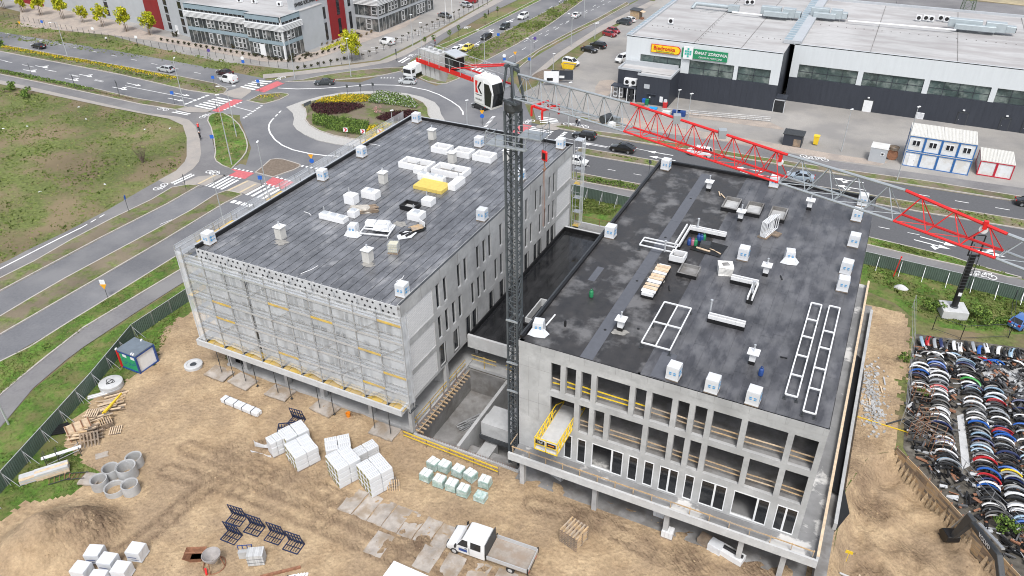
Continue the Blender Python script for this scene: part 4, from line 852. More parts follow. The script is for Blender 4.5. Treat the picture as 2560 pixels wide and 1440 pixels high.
for x, y in ((2.6,-.6),(2.6,1.0),(1.6,-.6)): m.bar((CX+x,CY+y,34.3),(CX+x,CY+y,35.3),.045)
m.build('handrail', grey_p, CR)
MB().lathe([(.0,36.1),(.62,36.1),(.7,36.25),(.7,36.75),(.6,36.9),(0,36.9)],20,(CX,CY,0)).build('slewing_ring', steel_d, CR)
C0 = Vector((CX,CY,0))
def J(u, v, z): return C0 + JD*u + JN*v + Vector((0,0,z))     # u along jib, v sideways, z absolute
ZB, ZTP = 37.15, 39.0
m = MB()
for v in (-.5,.5):
    m.bar(J(-.7,v,36.9),J(-.35,v*.6,39.55),.16); m.bar(J(.7,v,36.9),J(.15,v*.6,39.55),.16); m.bar(J(-.7,v,36.95),J(.9,v,36.95),.18)
m.bar(J(-.35,-.5,39.55),J(-.35,.5,39.55),.2); m.bar(J(.15,-.4,39.55),J(.15,.4,39.55),.16); m.bar(J(-.6,0,39.55),J(.6,0,39.3),.2)
m.build('tower_head', mast_p, CR)
MB().cbox(J(-.35,0,39.66),(1.2,.3,.14),math.atan2(JD.y,JD.x)).build('head_cap', grey_p, CR)
# jib sections
us = [.6,11.2,22.5,29.0,33.9,44]; cols = [grey_p,red_p,grey_p,red_p,grey_p]; zts = [39.05,39.558,39.5,39.62,39.1,38.6]; zbs = [37.35,37.8,37.98,38.1,38.0,37.6]
def zi(u, zs):
    k = max(0,min(4,next((i for i in range(5) if u < us[i+1]),4))); return zs[k]+(zs[k+1]-zs[k])*(u-us[k])/(us[k+1]-us[k])
def JT(u): return J(u,0,zi(u,zts))
def JB(u, v): return J(u,v,zi(u,zbs))
for i in range(5):
    a, b = us[i]+.02, us[i+1]-.02; n = max(3,round((b-a)/1.5)); W = .5
    MB().tube(JT(a),JT(b),.085,8).build('jib_chord', cols[i], CR, smooth=True)
    for v in (-W,W): MB().tube(JB(a,v),JB(b,v),.07,8).build('jib_chord', cols[i], CR, smooth=True)
    l = MB(); d = (b-a)/n
    for k in range(n):
        u, um, u2 = a+d*k, a+d*(k+.5), a+d*(k+1)
        for v in (-W,W): l.tube(JB(u,v),JT(um),.027,5); l.tube(JT(um),JB(u2,v),.027,5)
        l.tube(JB(u,-W),JB(u,W),.024,5); l.tube(JB(u,-W),JB(u2,W),.022,5)
    l.tube(JT(a+d*.5),JB(a,-W),.027,5); l.build('jib_lacing', cols[i], CR)
MB().cbox(J(us[2]-.4,0,39.2),(.2,.2,.4)).build('pulley_bracket', red_p, CR); MB().tube(J(us[2]-.4,-.06,38.95),J(us[2]-.4,.06,38.95),.2,14).build('pulley', white_p, CR)
MB().cbox(J(us[4]-1.0,0,39.2),(.2,.2,.4)).build('pulley_bracket', red_p, CR); MB().tube(J(us[4]-1.0,-.06,38.95),J(us[4]-1.0,.06,38.95),.2,14).build('pulley', white_p, CR)
for u in (14.9,18.2): MB().cbox(JT(u),(.45,.5,.5),.3).build('floodlight', grey_p, CR)
MB().tube(J(9.2,-.35,38.0),J(9.2,.45,38.0),.28,14).build('winch_drum', steel_d, CR); MB().cbox(J(9.6,.6,37.9),(.6,.3,.35),-.37).build('winch_motor', grey_p, CR); MB().cbox(J(9.9,-.2,37.8),(.4,.4,.35),-.37).build('control_box', white_p, CR)
# trolley, hoist ropes, hook block
m = MB()
for u in (2.9,4.0):
    m.bar(J(u,-.85,37.4),J(u,.85,37.4),.14); m.bar(J(u,-.85,37.4),J(u,-.85,36.7),.12); m.bar(J(u,.85,37.4),J(u,.85,36.7),.12)
for v in (-.62,.62): m.bar(J(2.9,v,37.35),J(4.0,v,37.35),.12)
m.build('trolley', red_p, CR)
m = MB()
for u, v in ((3.2,-.2),(3.7,.2)): m.tube(J(u,v,36.9),J(3.45,v*.3,33.9),.012,4)
m.build('hoist_rope', steel_d, CR)
hb = MB().cbox(J(3.45,0,33.5),(.62,.16,.85),math.atan2(JD.y,JD.x)).build('hook_block', red_p, CR, bevel=.08); 
MB().cbox(J(3.45,-.09,33.5),(.3,.02,.5),math.atan2(JD.y,JD.x)+.0).build('emblem', black, hb)
m = MB(); m.path([J(3.45,0,33.1),J(3.45,0,32.7),J(3.6,0,32.45),J(3.45,0,32.3),J(3.32,0,32.45)],.05,6); m.build('hook', rust, CR)
m = MB()
for dx in (-.05,.05): m.path([J(3.45+dx,0,32.4),J(3.45+dx*2,0,30.5),J(3.45+dx,0,27.5)],.02,5)
m.build('sling_chain', rust, CR)
# counter-jib
ang = math.atan2(JD.y,JD.x)
for v in (-.62,.62): MB().bar(J(-.6,v,37.75),J(-11.2,v,37.75),.12,.32).build('counter_jib_beam', red_p, CR)
m = MB().bar(J(-.6,0,37.8),J(-7.0,0,37.8),1.0,.05); m.build('walkway', grey_p, CR)
m = MB()
for v in (-.78,.78):
    for zz_ in (38.3,38.85): m.tube(J(-1.0,v,zz_),J(-11.0,v,zz_),.022,5)
    for k in range(8): m.tube(J(-1.2-1.35*k,v,37.8),J(-1.2-1.35*k,v,38.85),.022,5)
m.build('handrail', alu, CR)
for v in (-.3,.3): MB().tube(J(-.4,v,39.55),J(-6.6,v*1.8,38.0),.06,8).build('tie_bar', red_p, CR)
for k in range(4):
    u = -8.4-.62*k; m = MB(); pts = [(-.5,38.75),(.5,38.75),(.5,36.9),(.15,36.35),(-.5,36.6)]
    a = [J(u,p[0],p[1]) for p in pts]; b = [J(u-.5,p[0],p[1]) for p in pts]; m.add(a+b,[(4,3,2,1,0),(5,6,7,8,9)]+[(i,(i+1)%5,5+(i+1)%5,5+i) for i in range(5)])
    m.build('counterweight', conc_l, CR); MB().cbox(J(u-.25,0,38.83),(.2,.2,.14),ang).build('lifting_eye', steel, CR)
MB().cbox(J(-6.9,0,38.4),(1.2,1.0,1.05),ang).build('hoist_winch', black, CR); MB().tube(J(-6.9,-.55,38.35),J(-6.9,.55,38.35),.5,14).build('winch_drum', steel_d, CR); MB().cbox(J(-6.7,0,39.05),(1.5,1.2,.09),ang,0,.12).build('winch_roof', alu, CR)
# cab
cb_c = J(-.2,-1.75,0); CAB = MB(); u0, u1, vv0, vv1 = -1.25, 1.15, -1.85, -.7
def Q(u, v, z): return J(-.4+(u-1.0)*.87, v, 36.5+(z-35.1)*.8)
sh = MB(); prof = [(-1.25,35.25),(1.0,35.1),(1.25,36.6),(1.0,37.65),(.55,37.95),(-1.1,37.9),(-1.25,37.75)]
L_ = [Q(u,vv0,z) for u,z in prof]; R_ = [Q(u,vv1,z) for u,z in prof]; n = len(prof)
sh.add(L_+R_, [tuple(range(n-1,-1,-1)), tuple(range(n,2*n))]+[(i,(i+1)%n,n+(i+1)%n,n+i) for i in range(n)])
cab = sh.build('cab', white_p, CR, bevel=.07, seg=2, smooth=True)
# glazing set just proud of the shell
MB().add([Q(.98,vv0-.012,35.35),Q(.12,vv0-.012,35.4),Q(.12,vv0-.012,37.45),Q(.75,vv0-.012,37.45),Q(1.12,vv0-.012,36.7)],[(0,1,2,3,4)]).build('side_window', glass_d, cab)
MB().add([Q(1.015,vv0+.06,35.2),Q(1.015,vv1-.06,35.2),Q(1.265,vv1-.06,36.6),Q(1.265,vv0+.06,36.6)],[(0,1,2,3)]).add([Q(1.265,vv0+.06,36.6),Q(1.265,vv1-.06,36.6),Q(1.07,vv1-.06,37.5),Q(1.07,vv0+.06,37.5)],[(0,1,2,3)]).build('front_window', glass_d, cab)
MB().cbox(Q(-.2,-1.3,38.0),(.9,.6,.16),ang).build('air_conditioner', white_p, cab, bevel=.05)
bd = MB().add([Q(.02,vv0-.02,35.4),Q(-1.2,vv0-.02,35.4),Q(-1.2,vv0-.02,37.7),Q(.02,vv0-.02,37.7)],[(0,1,2,3)]).build('name_board', white_p, cab)
def P2(u, z): return Q(u, vv0-.03, z)
MB().add([P2(-1.0,37.5),P2(-.66,37.5),P2(-.82,36.9),P2(-.62,36.35),P2(-1.0,36.35)],[(0,1,2,3,4)]).build('emblem_red', red_p, bd)
MB().add([P2(-.35,37.5),P2(-.15,37.5),P2(-.5,36.9),P2(-.1,36.35),P2(-.32,36.35),P2(-.72,36.9)],[(0,5,4,3,2,1)][0:1]).build('emblem_black', black, bd)
tx = text_mesh('SOLBUD', .2, black, .003); rotm = Matrix((JD,Vector((0,0,1)),-JN)).transposed().to_4x4()
link('lettering', tx, bd, Matrix.Translation(P2(-.58,35.75)) @ rotm); MB().add([P2(-1.0,36.16),P2(-.15,36.16),P2(-.15,36.23),P2(-1.0,36.23)],[(3,2,1,0)]).build('printed_line', black, bd)
MB().bar(Q(.12,vv0-.03,35.3),Q(.12,vv0-.03,37.6),.06).bar(Q(1.0,vv0-.03,35.2),Q(1.2,vv0-.03,36.6),.06).build('door_frame', white_p, cab)
# ================================================================ ROOF GOODS
# pallet of white blocks under printed film
def film_box(lx, ly, h, n=5, amp=.03, seed=0, taper=.0):
    """shrink-wrapped stack: scalloped top rim, slightly uneven sides"""
    vs = []; fs = []; ring = []; rows_ = [0,.15,.5,.85,.97,1.0]
    per = []
    for k in range(4):
        a = [(-1,-1),(1,-1),(1,1),(-1,1)][k]; b = [(1,-1),(1,1),(-1,1),(-1,-1)][k]
        for i in range(n): t = i/n; per.append((a[0]+(b[0]-a[0])*t, a[1]+(b[1]-a[1])*t))
    N_ = len(per)
    for r, v in enumerate(rows_):
        sc = 1 + (.05 if r == 0 else 0) - taper*v - (.07 if v == 1.0 else 0) - (.015 if v == .97 else 0)
        for i, (x, y) in enumerate(per):
            j = amp*noise.noise(Vector((x*3+seed,y*3,v*4)))
            z = h*v - (.03*abs(math.sin(i*math.pi*1.0/1)) if v == 1 else 0) + (.02*noise.noise(Vector((x*5,y*5,seed))) if v > .9 else 0)
            vs.append((x*lx/2*(sc+j), y*ly/2*(sc+j), z))
    for r in range(len(rows_)-1):
        for i in range(N_): fs.append((r*N_+i, r*N_+(i+1)%N_, (r+1)*N_+(i+1)%N_, (r+1)*N_+i))
    fs.append(tuple((len(rows_)-1)*N_+i for i in range(N_)))
    return MB().add(vs, fs)
film = mat('white_film', (.60,.615,.635), .4, .06, 4.0, .004, 12); blue_pr = mat('film_print_blue', (.03,.30,.62), .5, .08, 4)
def pallet_mb(lx, ly, m=None):
    p = MB()
    for y in (-ly/2+.07,0,ly/2-.07): p.box(-lx/2,lx/2,y-.06,y+.06,0,.09)
    for i in range(5): x = -lx/2+.06+(lx-.12)*i/4; p.box(x-.055,x+.055,-ly/2,ly/2,.092,.12)
    return p
small_pal = pallet_mb(1.1,1.0).mesh('pallet', wood_o)
blk = [film_box(1.02,1.0,1.28,5,.025,s).mesh('film_wrap', film, smooth=False, bevel=0) for s in (1,7,13)]
def prt(front=True):
    m = MB()
    for x in ((-.24,.12) if not front else (-.3,)):
        for z in (.55,.72) if not front else (.38,.72):
            if front: m.box(x,x+.26,-.548,-.54,z,z+.09); m.box(x,x+.26,-.548,-.54,z+.12,z+.2); m.box(x+.34,x+.66,-.547,-.54,z+.05,z+.1)
            else: m.box(x,x+.2,-.548,-.54,z,z+.07)
    return m.mesh('printed_label', blue_pr)
pf_, pb_ = prt(True), prt(False)
def block_stack(px, py, z, label, k=0, rz=0.0):
    p = g(px,py,z)
    v = blk[k%3]
    return spawn('block_pallet', [('pallet', small_pal, T(0,0,0)), ('film_wrap', v, T(0,0,.12,0,None), [('printed_label', pb_, T(0,0,0)), ('printed_label', pf_, T(0,0,0,rad(90)))])], (p.x,p.y,z), rz, label, 'block pallet', 'film-wrapped block pallets on the roofs')
ZL, ZR = 16.235, 16.485
for i, (px,py,lb) in enumerate([(1042,305,'white wrapped block pallet at the far left corner of the glossy roof'),(905,391,'white wrapped block pallet on the left roof edge, second from the far corner'),(808,449,'white wrapped block pallet on the left roof edge, third from the far corner'),(525,608,'white wrapped block pallet at the near left corner of the glossy roof'),(1198,366,'white wrapped block pallet beside the single skylight kerbs'),(1402,370,'white wrapped block pallet at the far right corner of the glossy roof'),(1206,549,'white wrapped block pallet midway along the right edge of the glossy roof'),(1007,738,'white wrapped block pallet at the near right corner of the glossy roof'),(1300,450,'white wrapped block pallet seen behind the crane mast')]):
    block_stack(px,py,ZL,lb,i,rnd.uniform(-.06,.06))
for i, (px,py,lb) in enumerate([(1664,423,'white wrapped block pallet at the far left corner of the matt roof'),(1526,592,'white wrapped block pallet on the left roof edge above the wet link roof'),(1857,647,'white wrapped block pallet standing alone near the big white sack'),(1683,944,'white wrapped block pallet on the front roof edge, left of three'),(1779,976,'white wrapped block pallet on the front roof edge, middle of three'),(1881,1006,'white wrapped block pallet on the front roof edge, right of three'),(1934,466,'white wrapped block pallet under the jib at the far roof edge'),(2154,512,'white wrapped block pallet farthest back in the right-hand row'),(2140,550,'white wrapped block pallet second from the back in the right-hand row'),(2132,614,'white wrapped block pallet third from the back in the right-hand row'),(2113,682,'white wrapped block pallet touching the nearest one in the right-hand row'),(2104,724,'white wrapped block pallet nearest in the right-hand row')]):
    block_stack(px,py,ZR,lb,i,rnd.uniform(-.07,.07))
# torn, half-unwrapped stacks
for px, py, z, lb, s in ((885,585,ZL,'half-unwrapped block pallet with loose film beside the steel frame',3),(1347,830,ZR,'block pallet with film flaring out at the near left roof corner',5),(1972,652,ZR,'block pallet with torn film trailing to one side on the right roof',8)):
    p = g(px,py,z); o = empty('block_pallet', (p.x,p.y,z), .2, lb, 'block pallet'); link('pallet', small_pal, o)
    film_box(1.0,1.0,1.15,5,.08,s,.12).build('film_wrap', film, o).location.z = .12
    f = MB(); ring = [(-.9,-.62,.02),(-.2,-.85,.02),(.7,-.8,.02),(1.0,-.1,.02)]; top = [(-.5,-.5,.7),(-.1,-.52,.75),(.35,-.52,.7),(.52,-.2,.6)]
    f.add(ring+top,[(0,1,5,4),(1,2,6,5),(2,3,7,6)]).build('loose_film', film, o); link('printed_label', pb_, o, T(0,0,.15))
# chimneys
def chimney_parts(w, h, cap, body, lower=None, pipe=.5):
    ps = [('shaft', MB().box(-w/2,w/2,-w/2,w/2,0 if not lower else .35,h).mesh('shaft', body)), ('cap', MB().box(-cap/2,cap/2,-cap/2,cap/2,h,h+.07).mesh('cap', foam)), ('vent_pipe', MB().tube((0,0,h+.07),(0,0,h+pipe),.07,8).tube((0,0,h+pipe),(0,0,h+pipe+.08),.1,8).mesh('vent_pipe', alu, smooth=True))]
    if lower: ps.insert(0, ('waterproofing', MB().box(-w/2-.01,w/2+.01,-w/2-.01,w/2+.01,0,.35).mesh('waterproofing', lower)))
    return ps
chL = chimney_parts(.85,1.35,1.05,mat('chimney_plaster',(.52,.51,.48),.9,.08,2)); chR = chimney_parts(.5,1.15,.95,blockw,memb_black,.7)
for px,py,lb in [(1081,347,'grey capped chimney shaft at the far end of the glossy roof'),(703,594,'grey capped chimney shaft standing alone near the scaffold edge'),(959,456,'grey capped chimney shaft left of the big skylight kerbs'),(921,652,'grey capped chimney shaft beside the caged water tank'),(1131,405,'grey capped chimney shaft between the skylight kerbs'),(1268,400,'grey capped chimney shaft partly behind the crane mast')]:
    p = g(px,py,ZL); spawn('chimney', chL, (p.x,p.y,ZL), 0, lb, 'chimney', 'chimneys on the glossy roof')
for px,py,lb in [(1771,476,'white capped chimney beside the grey strip at the far end'),(2022,523,'white capped chimney under the jib on the right roof'),(1850,551,'white capped chimney between two sunken roof boxes'),(1913,688,'white capped chimney next to the torn block pallet'),(1551,824,'white capped chimney in a pale ring of mortar near the front edge'),(1879,908,'white capped chimney beside the small blue gas bottle')]:
    p = g(px,py,ZR); spawn('chimney', chR, (p.x,p.y,ZR), 0, lb, 'chimney', 'chimneys on the matt roof')
# skylight kerbs of white foam
def kerb_box(name, x0,x1,y0,y1,z,h,t,m,label,cat='skylight kerb',group=None,inner=None,div=0):
    o = empty(name,((x0+x1)/2,(y0+y1)/2,z),0,label,cat,group); a,b = (x1-x0)/2,(y1-y0)/2
    MB().box(-a,a,-b,-b+t,0,h).build('kerb_wall', m, o); MB().box(-a,a,b-t,b,0,h).build('kerb_wall', m, o); MB().box(-a,-a+t,-b+t,b-t,0,h-.002).build('kerb_wall', m, o); MB().box(a-t,a,-b+t,b-t,0,h-.002).build('kerb_wall', m, o)
    MB().box(-a+t,a-t,-b+t,b-t,.0,.06).build('kerb_floor', inner or conc_d, o)
    for k in range(div): y = -a+t+(2*a-2*t)*(k+1)/(div+1); MB().box(y-.04,y+.04,-b+t,b-t,h-.3,h-.2).build('divider', steel, o)
    return o
def kb(px, py, lx, ly, z, h, t, m, label, **k):
    p = g(px,py,z); return kerb_box('skylight_kerb', p.x-lx/2,p.x+lx/2,p.y-ly/2,p.y+ly/2,z,h,t,m,label,**k)
SK = 'foam skylight kerbs on the glossy roof'
for px,py,lx,ly,lb,d in [(1106,378,2.5,1.75,'small white skylight kerb, left of three at the far end',0),(1160,388,2.5,1.75,'small white skylight kerb, middle of three at the far end',0),(1212,398,2.7,1.9,'small white skylight kerb, right of three at the far end',0),(1043,418,4.3,2.1,'long double white skylight kerb on the left',1),(1128,434,4.5,2.3,'long double white skylight kerb behind the yellow insulation',1)]: kb(px,py,lx,ly,ZL,.75,.3,foam,lb,group=SK,div=d)
yel = mat('mineral_wool_yellow',(.62,.47,.12),.95,.12,3,.01,20)
p = g(1081,469,ZL); YI = empty('insulation_stack',(p.x,p.y,ZL),0,'flat stack of yellow mineral wool boards on the glossy roof','insulation')
for i in range(4):
    for j in range(3): MB().box(-2.0+i*1.0,-1.01+i*1.0,-1.2+j*.8,-.41+j*.8,0,.42+.01*rnd.random()).build('wool_board', yel, YI)
def foam_block(px,py,lx,ly,h,lb,cap=True,pipe=True,rz=0,z=ZL,m=foam):
    p = g(px,py,z); o = empty('duct_box',(p.x,p.y,z),rz,lb,'duct box')
    MB().box(-lx/2,lx/2,-ly/2,ly/2,0,h).build('duct_casing', m, o, bevel=.02)
    if cap:
        n = max(1,int(lx/1.1))
        for i in range(n): cx = -lx/2+lx*(i+.5)/n; MB().tap((cx,0,h),(min(.8,lx/n*.8),ly*.62),(min(.6,lx/n*.6),ly*.45),.16).build('cover', alu, o)
    if pipe: MB().tube((-lx/2+.2,ly/2-.2,h),(-lx/2+.2,ly/2-.2,h+.6),.08,8).build('vent_pipe', steel, o)
    return o
foam_block(1080,452,3.6,.9,.8,'low white foam duct box along the yellow insulation',True,False)
foam_block(1142,466,1.0,2.6,.8,'white foam duct box at the right end of the yellow insulation',False,True)
foam_block(880,507,1.4,1.1,1.15,'tall white foam duct box with open top and pipe',False,True)
foam_block(928,493,2.0,1.2,.9,'white foam duct box with silver cover behind the wrapped planks',True,False)
foam_block(1072,511,1.3,1.2,.8,'small white foam duct box near the dark open kerb',False,True)
foam_block(1042,546,1.7,1.4,.8,'white foam duct box with silver cover and pipe, alone mid-roof',True,True)
foam_block(835,549,3.4,1.0,.6,'long low white foam duct box with two silver covers',True,True); foam_block(885,540,1.0,1.0,.75,'short white foam duct box joining the long low one',True,False)
foam_block(1048,432,1.2,.9,.7,'small white foam box attached beside the double skylight',False,False)
kb(1026,520,1.9,1.6,ZL,.55,.12,memb_black,'small black open skylight kerb mid-roof',inner=conc)
# debris, frames
def planks_heap(px,py,z,n,L,W,lb,m,cat,rz,name='plank_pile',hgt=.12,extra=None):
    p = g(px,py,z); o = empty(name,(p.x,p.y,z),rz,lb,cat)
    for k in range(n):
        l = L*rnd.uniform(.6,1); MB().cbox((rnd.uniform(-.15,.15),(k%5-2)*W/5+rnd.uniform(-.05,.05),.05+hgt*(k//5)),(l,W/5.6,.05),rnd.uniform(-.08,.08)).build('plank', rnd.choice(m), o)
    return o
o = planks_heap(921,526,ZL,15,2.6,1.5,'heap of old planks half wrapped in dirty film',[wood_o],'planks',.6)
film_box(2.6,1.7,.45,6,.35,21,.3).build('dirty_film', mat('dirty_film',(.45,.42,.37),.6,.25,2), o).location = (-.9,.1,0)
p = g(945,580,ZL); FR = empty('covered_rack',(p.x,p.y,ZL),.25,'white steel frame heaped with plastic film on the glossy roof','frame')
for a,b in (((-1.6,-1.2),(1.6,-1.2)),((-1.6,-.1),(1.6,-.1)),((-1.6,1.2),(1.6,1.2)),((-1.6,-1.2),(-1.6,1.2)),((1.6,-1.2),(1.6,1.2))): MB().bar((*a,.35),(*b,.35),.12).build('frame_bar', white_p, FR)
for x,y in ((-1.5,-1.1),(1.5,-1.1),(1.5,1.1),(-1.5,1.1)): MB().bar((x,y,0),(x,y,.3),.12).build('leg', white_p, FR)
film_box(1.9,1.5,.75,6,.3,31,.35).build('plastic_film', film, FR).location = (.5,.3,.4); MB().box(-1.5,-.4,.2,1.0,.42,.95).build('foam_piece', foam, FR)
p = g(1035,583,ZL); DB = empty('membrane_offcuts',(p.x,p.y,ZL),.9,'heap of black membrane offcuts with timber on top','debris')
for k in range(7): MB().tube((rnd.uniform(-1.6,-.6),rnd.uniform(-.5,.5),.15),(rnd.uniform(.5,1.6),rnd.uniform(-.6,.6),.2+.1*k*.3),.14,8).build('membrane_roll', memb_black, DB)
for k in range(7): MB().cbox((.3+rnd.uniform(-.2,.2),-.3+.15*k,.55),(1.3,.12,.06),.1+rnd.uniform(-.1,.1)).build('plank', wood, DB)
MB().add([(-2.0,-.7,.03),(-.6,-.9,.05),(.2,-.5,.3),(-.8,.3,.35),(-1.9,.2,.04)],[(0,1,2,3,4)]).build('loose_sheet', film, DB); MB().cbox((1.2,.6,.5),(.1,.9,.9),.3).build('pallet_frame', white_p, DB)
p = g(985,630,ZL); IB = empty('water_tank',(p.x,p.y,ZL),.3,'caged white water tank on a wooden pallet','tank'); link('pallet', small_pal, IB)
MB().box(-.5,.5,-.45,.45,.14,1.1).build('tank', mat('tank_plastic',(.55,.53,.42),.5,.1,2), IB, bevel=.05); c_ = MB()
for i in range(7):
    t = -.52+i*1.04/6
    c_.bar((t,-.48,.14),(t,-.48,1.15),.025); c_.bar((t,.48,.14),(t,.48,1.15),.025); c_.bar((-.53,t*.9,.14),(-.53,t*.9,1.15),.025); c_.bar((.53,t*.9,.14),(.53,t*.9,1.15),.025)
for zz_ in (.3,.6,.9,1.15): 
    for s in (-1,1): c_.bar((-.53,s*.48,zz_),(.53,s*.48,zz_),.025); c_.bar((s*.53,-.48,zz_),(s*.53,.48,zz_),.025)
c_.build('cage', alu, IB)
for i,(px,py,qx,qy) in enumerate([(920,360,950,365),(795,665,752,685),(1010,690,990,705),(760,530,778,540)]):
    a,b = g(px,py,ZL), g(qx,qy,ZL); tag(MB().path([a+Vector((0,0,.04)),a.lerp(b,.5)+Vector((.2,.1,.06)),b+Vector((0,0,.04))],.035,5).build('loose_strap', foam), ['white strap end lying near the far left roof edge','white strap lying at the scaffold-side edge of the roof','white bent strap in the open middle of the near roof','short white strap by the left roof edge'][i], 'strap')
# ---- right roof
DR = 'sunken roof boxes on the matt roof'
for px,py,lb in [(1828,516,'sunken concrete roof box, left of three in a row'),(1884,528,'sunken concrete roof box, middle of three in a row'),(1944,541,'sunken concrete roof box, right of three beside the window rack')]:
    o = kb(px,py,1.75,2.9,ZR,.5,.13,conc_d,lb,cat='roof box',group=DR,inner=conc); MB().box(-.9,.9,-1.49,-1.452,0,.4).build('waterproofing', memb_black, o); MB().box(.88,.9,-1.45,1.45,0,.4).build('waterproofing', memb_black, o)
o = kb(1722,682,1.9,2.0,ZR,.4,.12,conc_d,'sunken concrete roof box beside the plank stack',cat='roof box',inner=conc_d); MB().box(-1.0,1.0,-1.04,-1.002,0,.36).build('waterproofing', memb_black, o)
def white_wall(name, segs, lb, z=ZR, h=.75):
    o = empty(name,(segs[0][0],segs[0][1],z),0,lb,'low wall'); ox, oy = segs[0][0], segs[0][1]
    for (xa,ya,xb,yb) in segs:
        w = .55; d = Vector((xb-xa,yb-ya,0)); L = d.length; a = math.atan2(d.y,d.x); c = Vector(((xa+xb)/2-ox,(ya+yb)/2-oy,0))
        n = max(2,int(L/.55))
        MB().cbox(c+Vector((0,0,.2)),(L+w+.03,w+.03,.4),a).build('waterproofing', memb_black, o)
        for k in range(n):
            cc = c + d.normalized()*(-L/2-w/2+(k+.5)*(L+w)/n)
            for s in (-1,1): nn = Vector((-d.y,d.x,0)).normalized()*s*(w/2-.07); MB().cbox(cc+nn+Vector((0,0,.4+(h-.4)/2)),((L+w)/n-.012,.14,h-.4),a).build('block', blockw, o)
    return o
white_wall('block_wall',[(20.4,21.2,20.4,25.3),(20.9,25.3,24.2,25.3)],'white L-shaped low block wall around the gas bottles')
white_wall('block_wall',[(27.1,17.2,29.1,17.2),(29.2,16.7,29.2,14.4)],'white L-shaped low block wall in the middle of the slate roof')
white_wall('block_wall',[(26.7,9.9,29.4,9.9)],'straight white low block wall nearest the front on the slate roof')
for x,y,lb in ((29.2,15.3,'pale vent pipe rising from the L-shaped low wall'),(26.4,10.6,'pale vent pipe at the end of the straight low wall'),(21.4,25.3,'pale vent pipe at the wall around the gas bottles'),(19.6,19.2,'pale vent pipe on the square white block box')):
    tag(MB().tube((x,y,ZR+.5),(x,y,ZR+1.7),.09,10).tube((x,y,ZR+1.7),(x,y,ZR+1.8),.13,10).build('vent_pipe', alu, smooth=True), lb, 'vent pipe')
p = g(1694,652,ZR); o = kerb_box('duct_box',p.x-.75,p.x+.75,p.y-.7,p.y+.7,ZR,.85,.15,blockw,'square white block box beside the metal roof frame','duct box'); MB().box(-.78,.78,-.73,.73,0,.25).build('waterproofing', memb_black, o)
def frame(name, lb, x0,x1,y0,y1,h,xd,yd,z=ZR):
    o = empty(name,((x0+x1)/2,(y0+y1)/2,z),0,lb,'roof frame'); a,b = (x1-x0)/2,(y1-y0)/2; w = .11
    for y in [-b,b]+yd: MB().bar((-a,y,h),(a,y,h),w).build('frame_bar', white_p, o)
    for x in [-a,a]+xd: MB().bar((x,-b,h-.003),(x,b,h-.003),w).build('frame_bar', white_p, o)
    for x in (-a,a):
        for y in [-b,b]+yd: MB().bar((x,y,0),(x,y,h-.05),.09).build('leg', steel_d, o); MB().box(x-.16,x+.16,y-.16,y+.16,0,.03).build('foot', steel_d, o)
    return o
frame('roof_frame','large white steel roof frame with four bays',22.25,24.75,3.5,10.3,.55,[0],[0])
frame('roof_frame','white steel roof frame with two long bays near the gas bottles',16.9,20.5,19.3,21.0,.6,[],[.2])
frame('ladder_frame','long white ladder-like roof frame, left of two',34.4,35.3,2.1,16.1,.45,[],[-4.3,-1.5,1.4,4.2])
frame('ladder_frame','long white ladder-like roof frame, right of two by the roof edge',35.95,36.85,.7,16.3,.45,[],[-4.8,-2,1,3.6])
# plank stack in white crate
p = (20.4,13.8); PS = empty('plank_stack',(p[0],p[1],ZR),rad(90),'long white crate stacked with pale planks on the matt roof','plank stack')
MB().box(-2.9,2.9,-.6,.6,.0,.28).build('waterproofing', memb_black, PS); MB().box(-2.9,2.9,-.55,.55,.28,.55).build('crate', blockw, PS)
for k in range(18): MB().cbox((-2.5+(k%9)*.6+rnd.uniform(-.1,.1),0,.6+.06*(k//9)),(rnd.uniform(.25,.5),1.35,.05),rnd.uniform(-.08,.08)).build('plank', wood_l if k%3 else foam, PS)
# gas bottles
gb = lambda m: [('cylinder', MB().lathe([(0,0),(.17,.02),(.18,.08),(.18,.5),(.13,.6),(.05,.64),(.05,.68),(0,.68)],12).mesh('cylinder', m, smooth=True)), ('collar', MB().lathe([(.1,.6),(.1,.74),(.08,.74)],10).mesh('collar', m)), ('valve', MB().tube((0,0,.64),(0,0,.74),.03,6).mesh('valve', steel))]
gcol = {'blue':blue_p,'green':green_p,'pink':paint('pink_paint',(.35,.12,.18))}; gbs = {k: gb(v) for k,v in gcol.items()}
for px,py,c,lb in [(1722,612,'blue','blue gas bottle at the left end of the gas bottle group'),(1731,613,'pink','pink gas bottle between the blue and green ones'),(1738,614,'green','green gas bottle in front of the group by the low wall'),(1746,602,'blue','blue gas bottle in the middle of the group'),(1753,603,'blue','blue gas bottle second from the right in the group'),(1759,602,'green','green gas bottle at the right end of the group'),(1478,742,'green','single green gas bottle alone on the matt roof'),(1901,938,'blue','single blue gas bottle near the front of the right roof')]:
    p = g(px,py,ZR); spawn('gas_bottle', gbs[c], (p.x,p.y,ZR), 0, lb, 'gas bottle', 'gas bottles on the roof', 1.15)
p = g(1772,620,ZR); o = empty('tool_platform',(p.x,p.y,ZR),-.1,'black board with a grey tool box beside the gas bottles','platform'); MB().box(-1.6,1.6,-1.3,1.3,0,.07).build('board', memb_black, o); MB().tap((-.4,0,.07),(1.2,.9),(1.0,.8),.45,.2).build('tool_box', steel_d, o); MB().bar((-1.1,-.7,.1),(.4,-.8,.1),.2,.1).build('batten', wood_l, o)
for k in range(3): MB().bar((.1+.2*k,-.3,.15),(1.5,-.6-.1*k,.1),.04).build('tool_handle', wood_l, o)
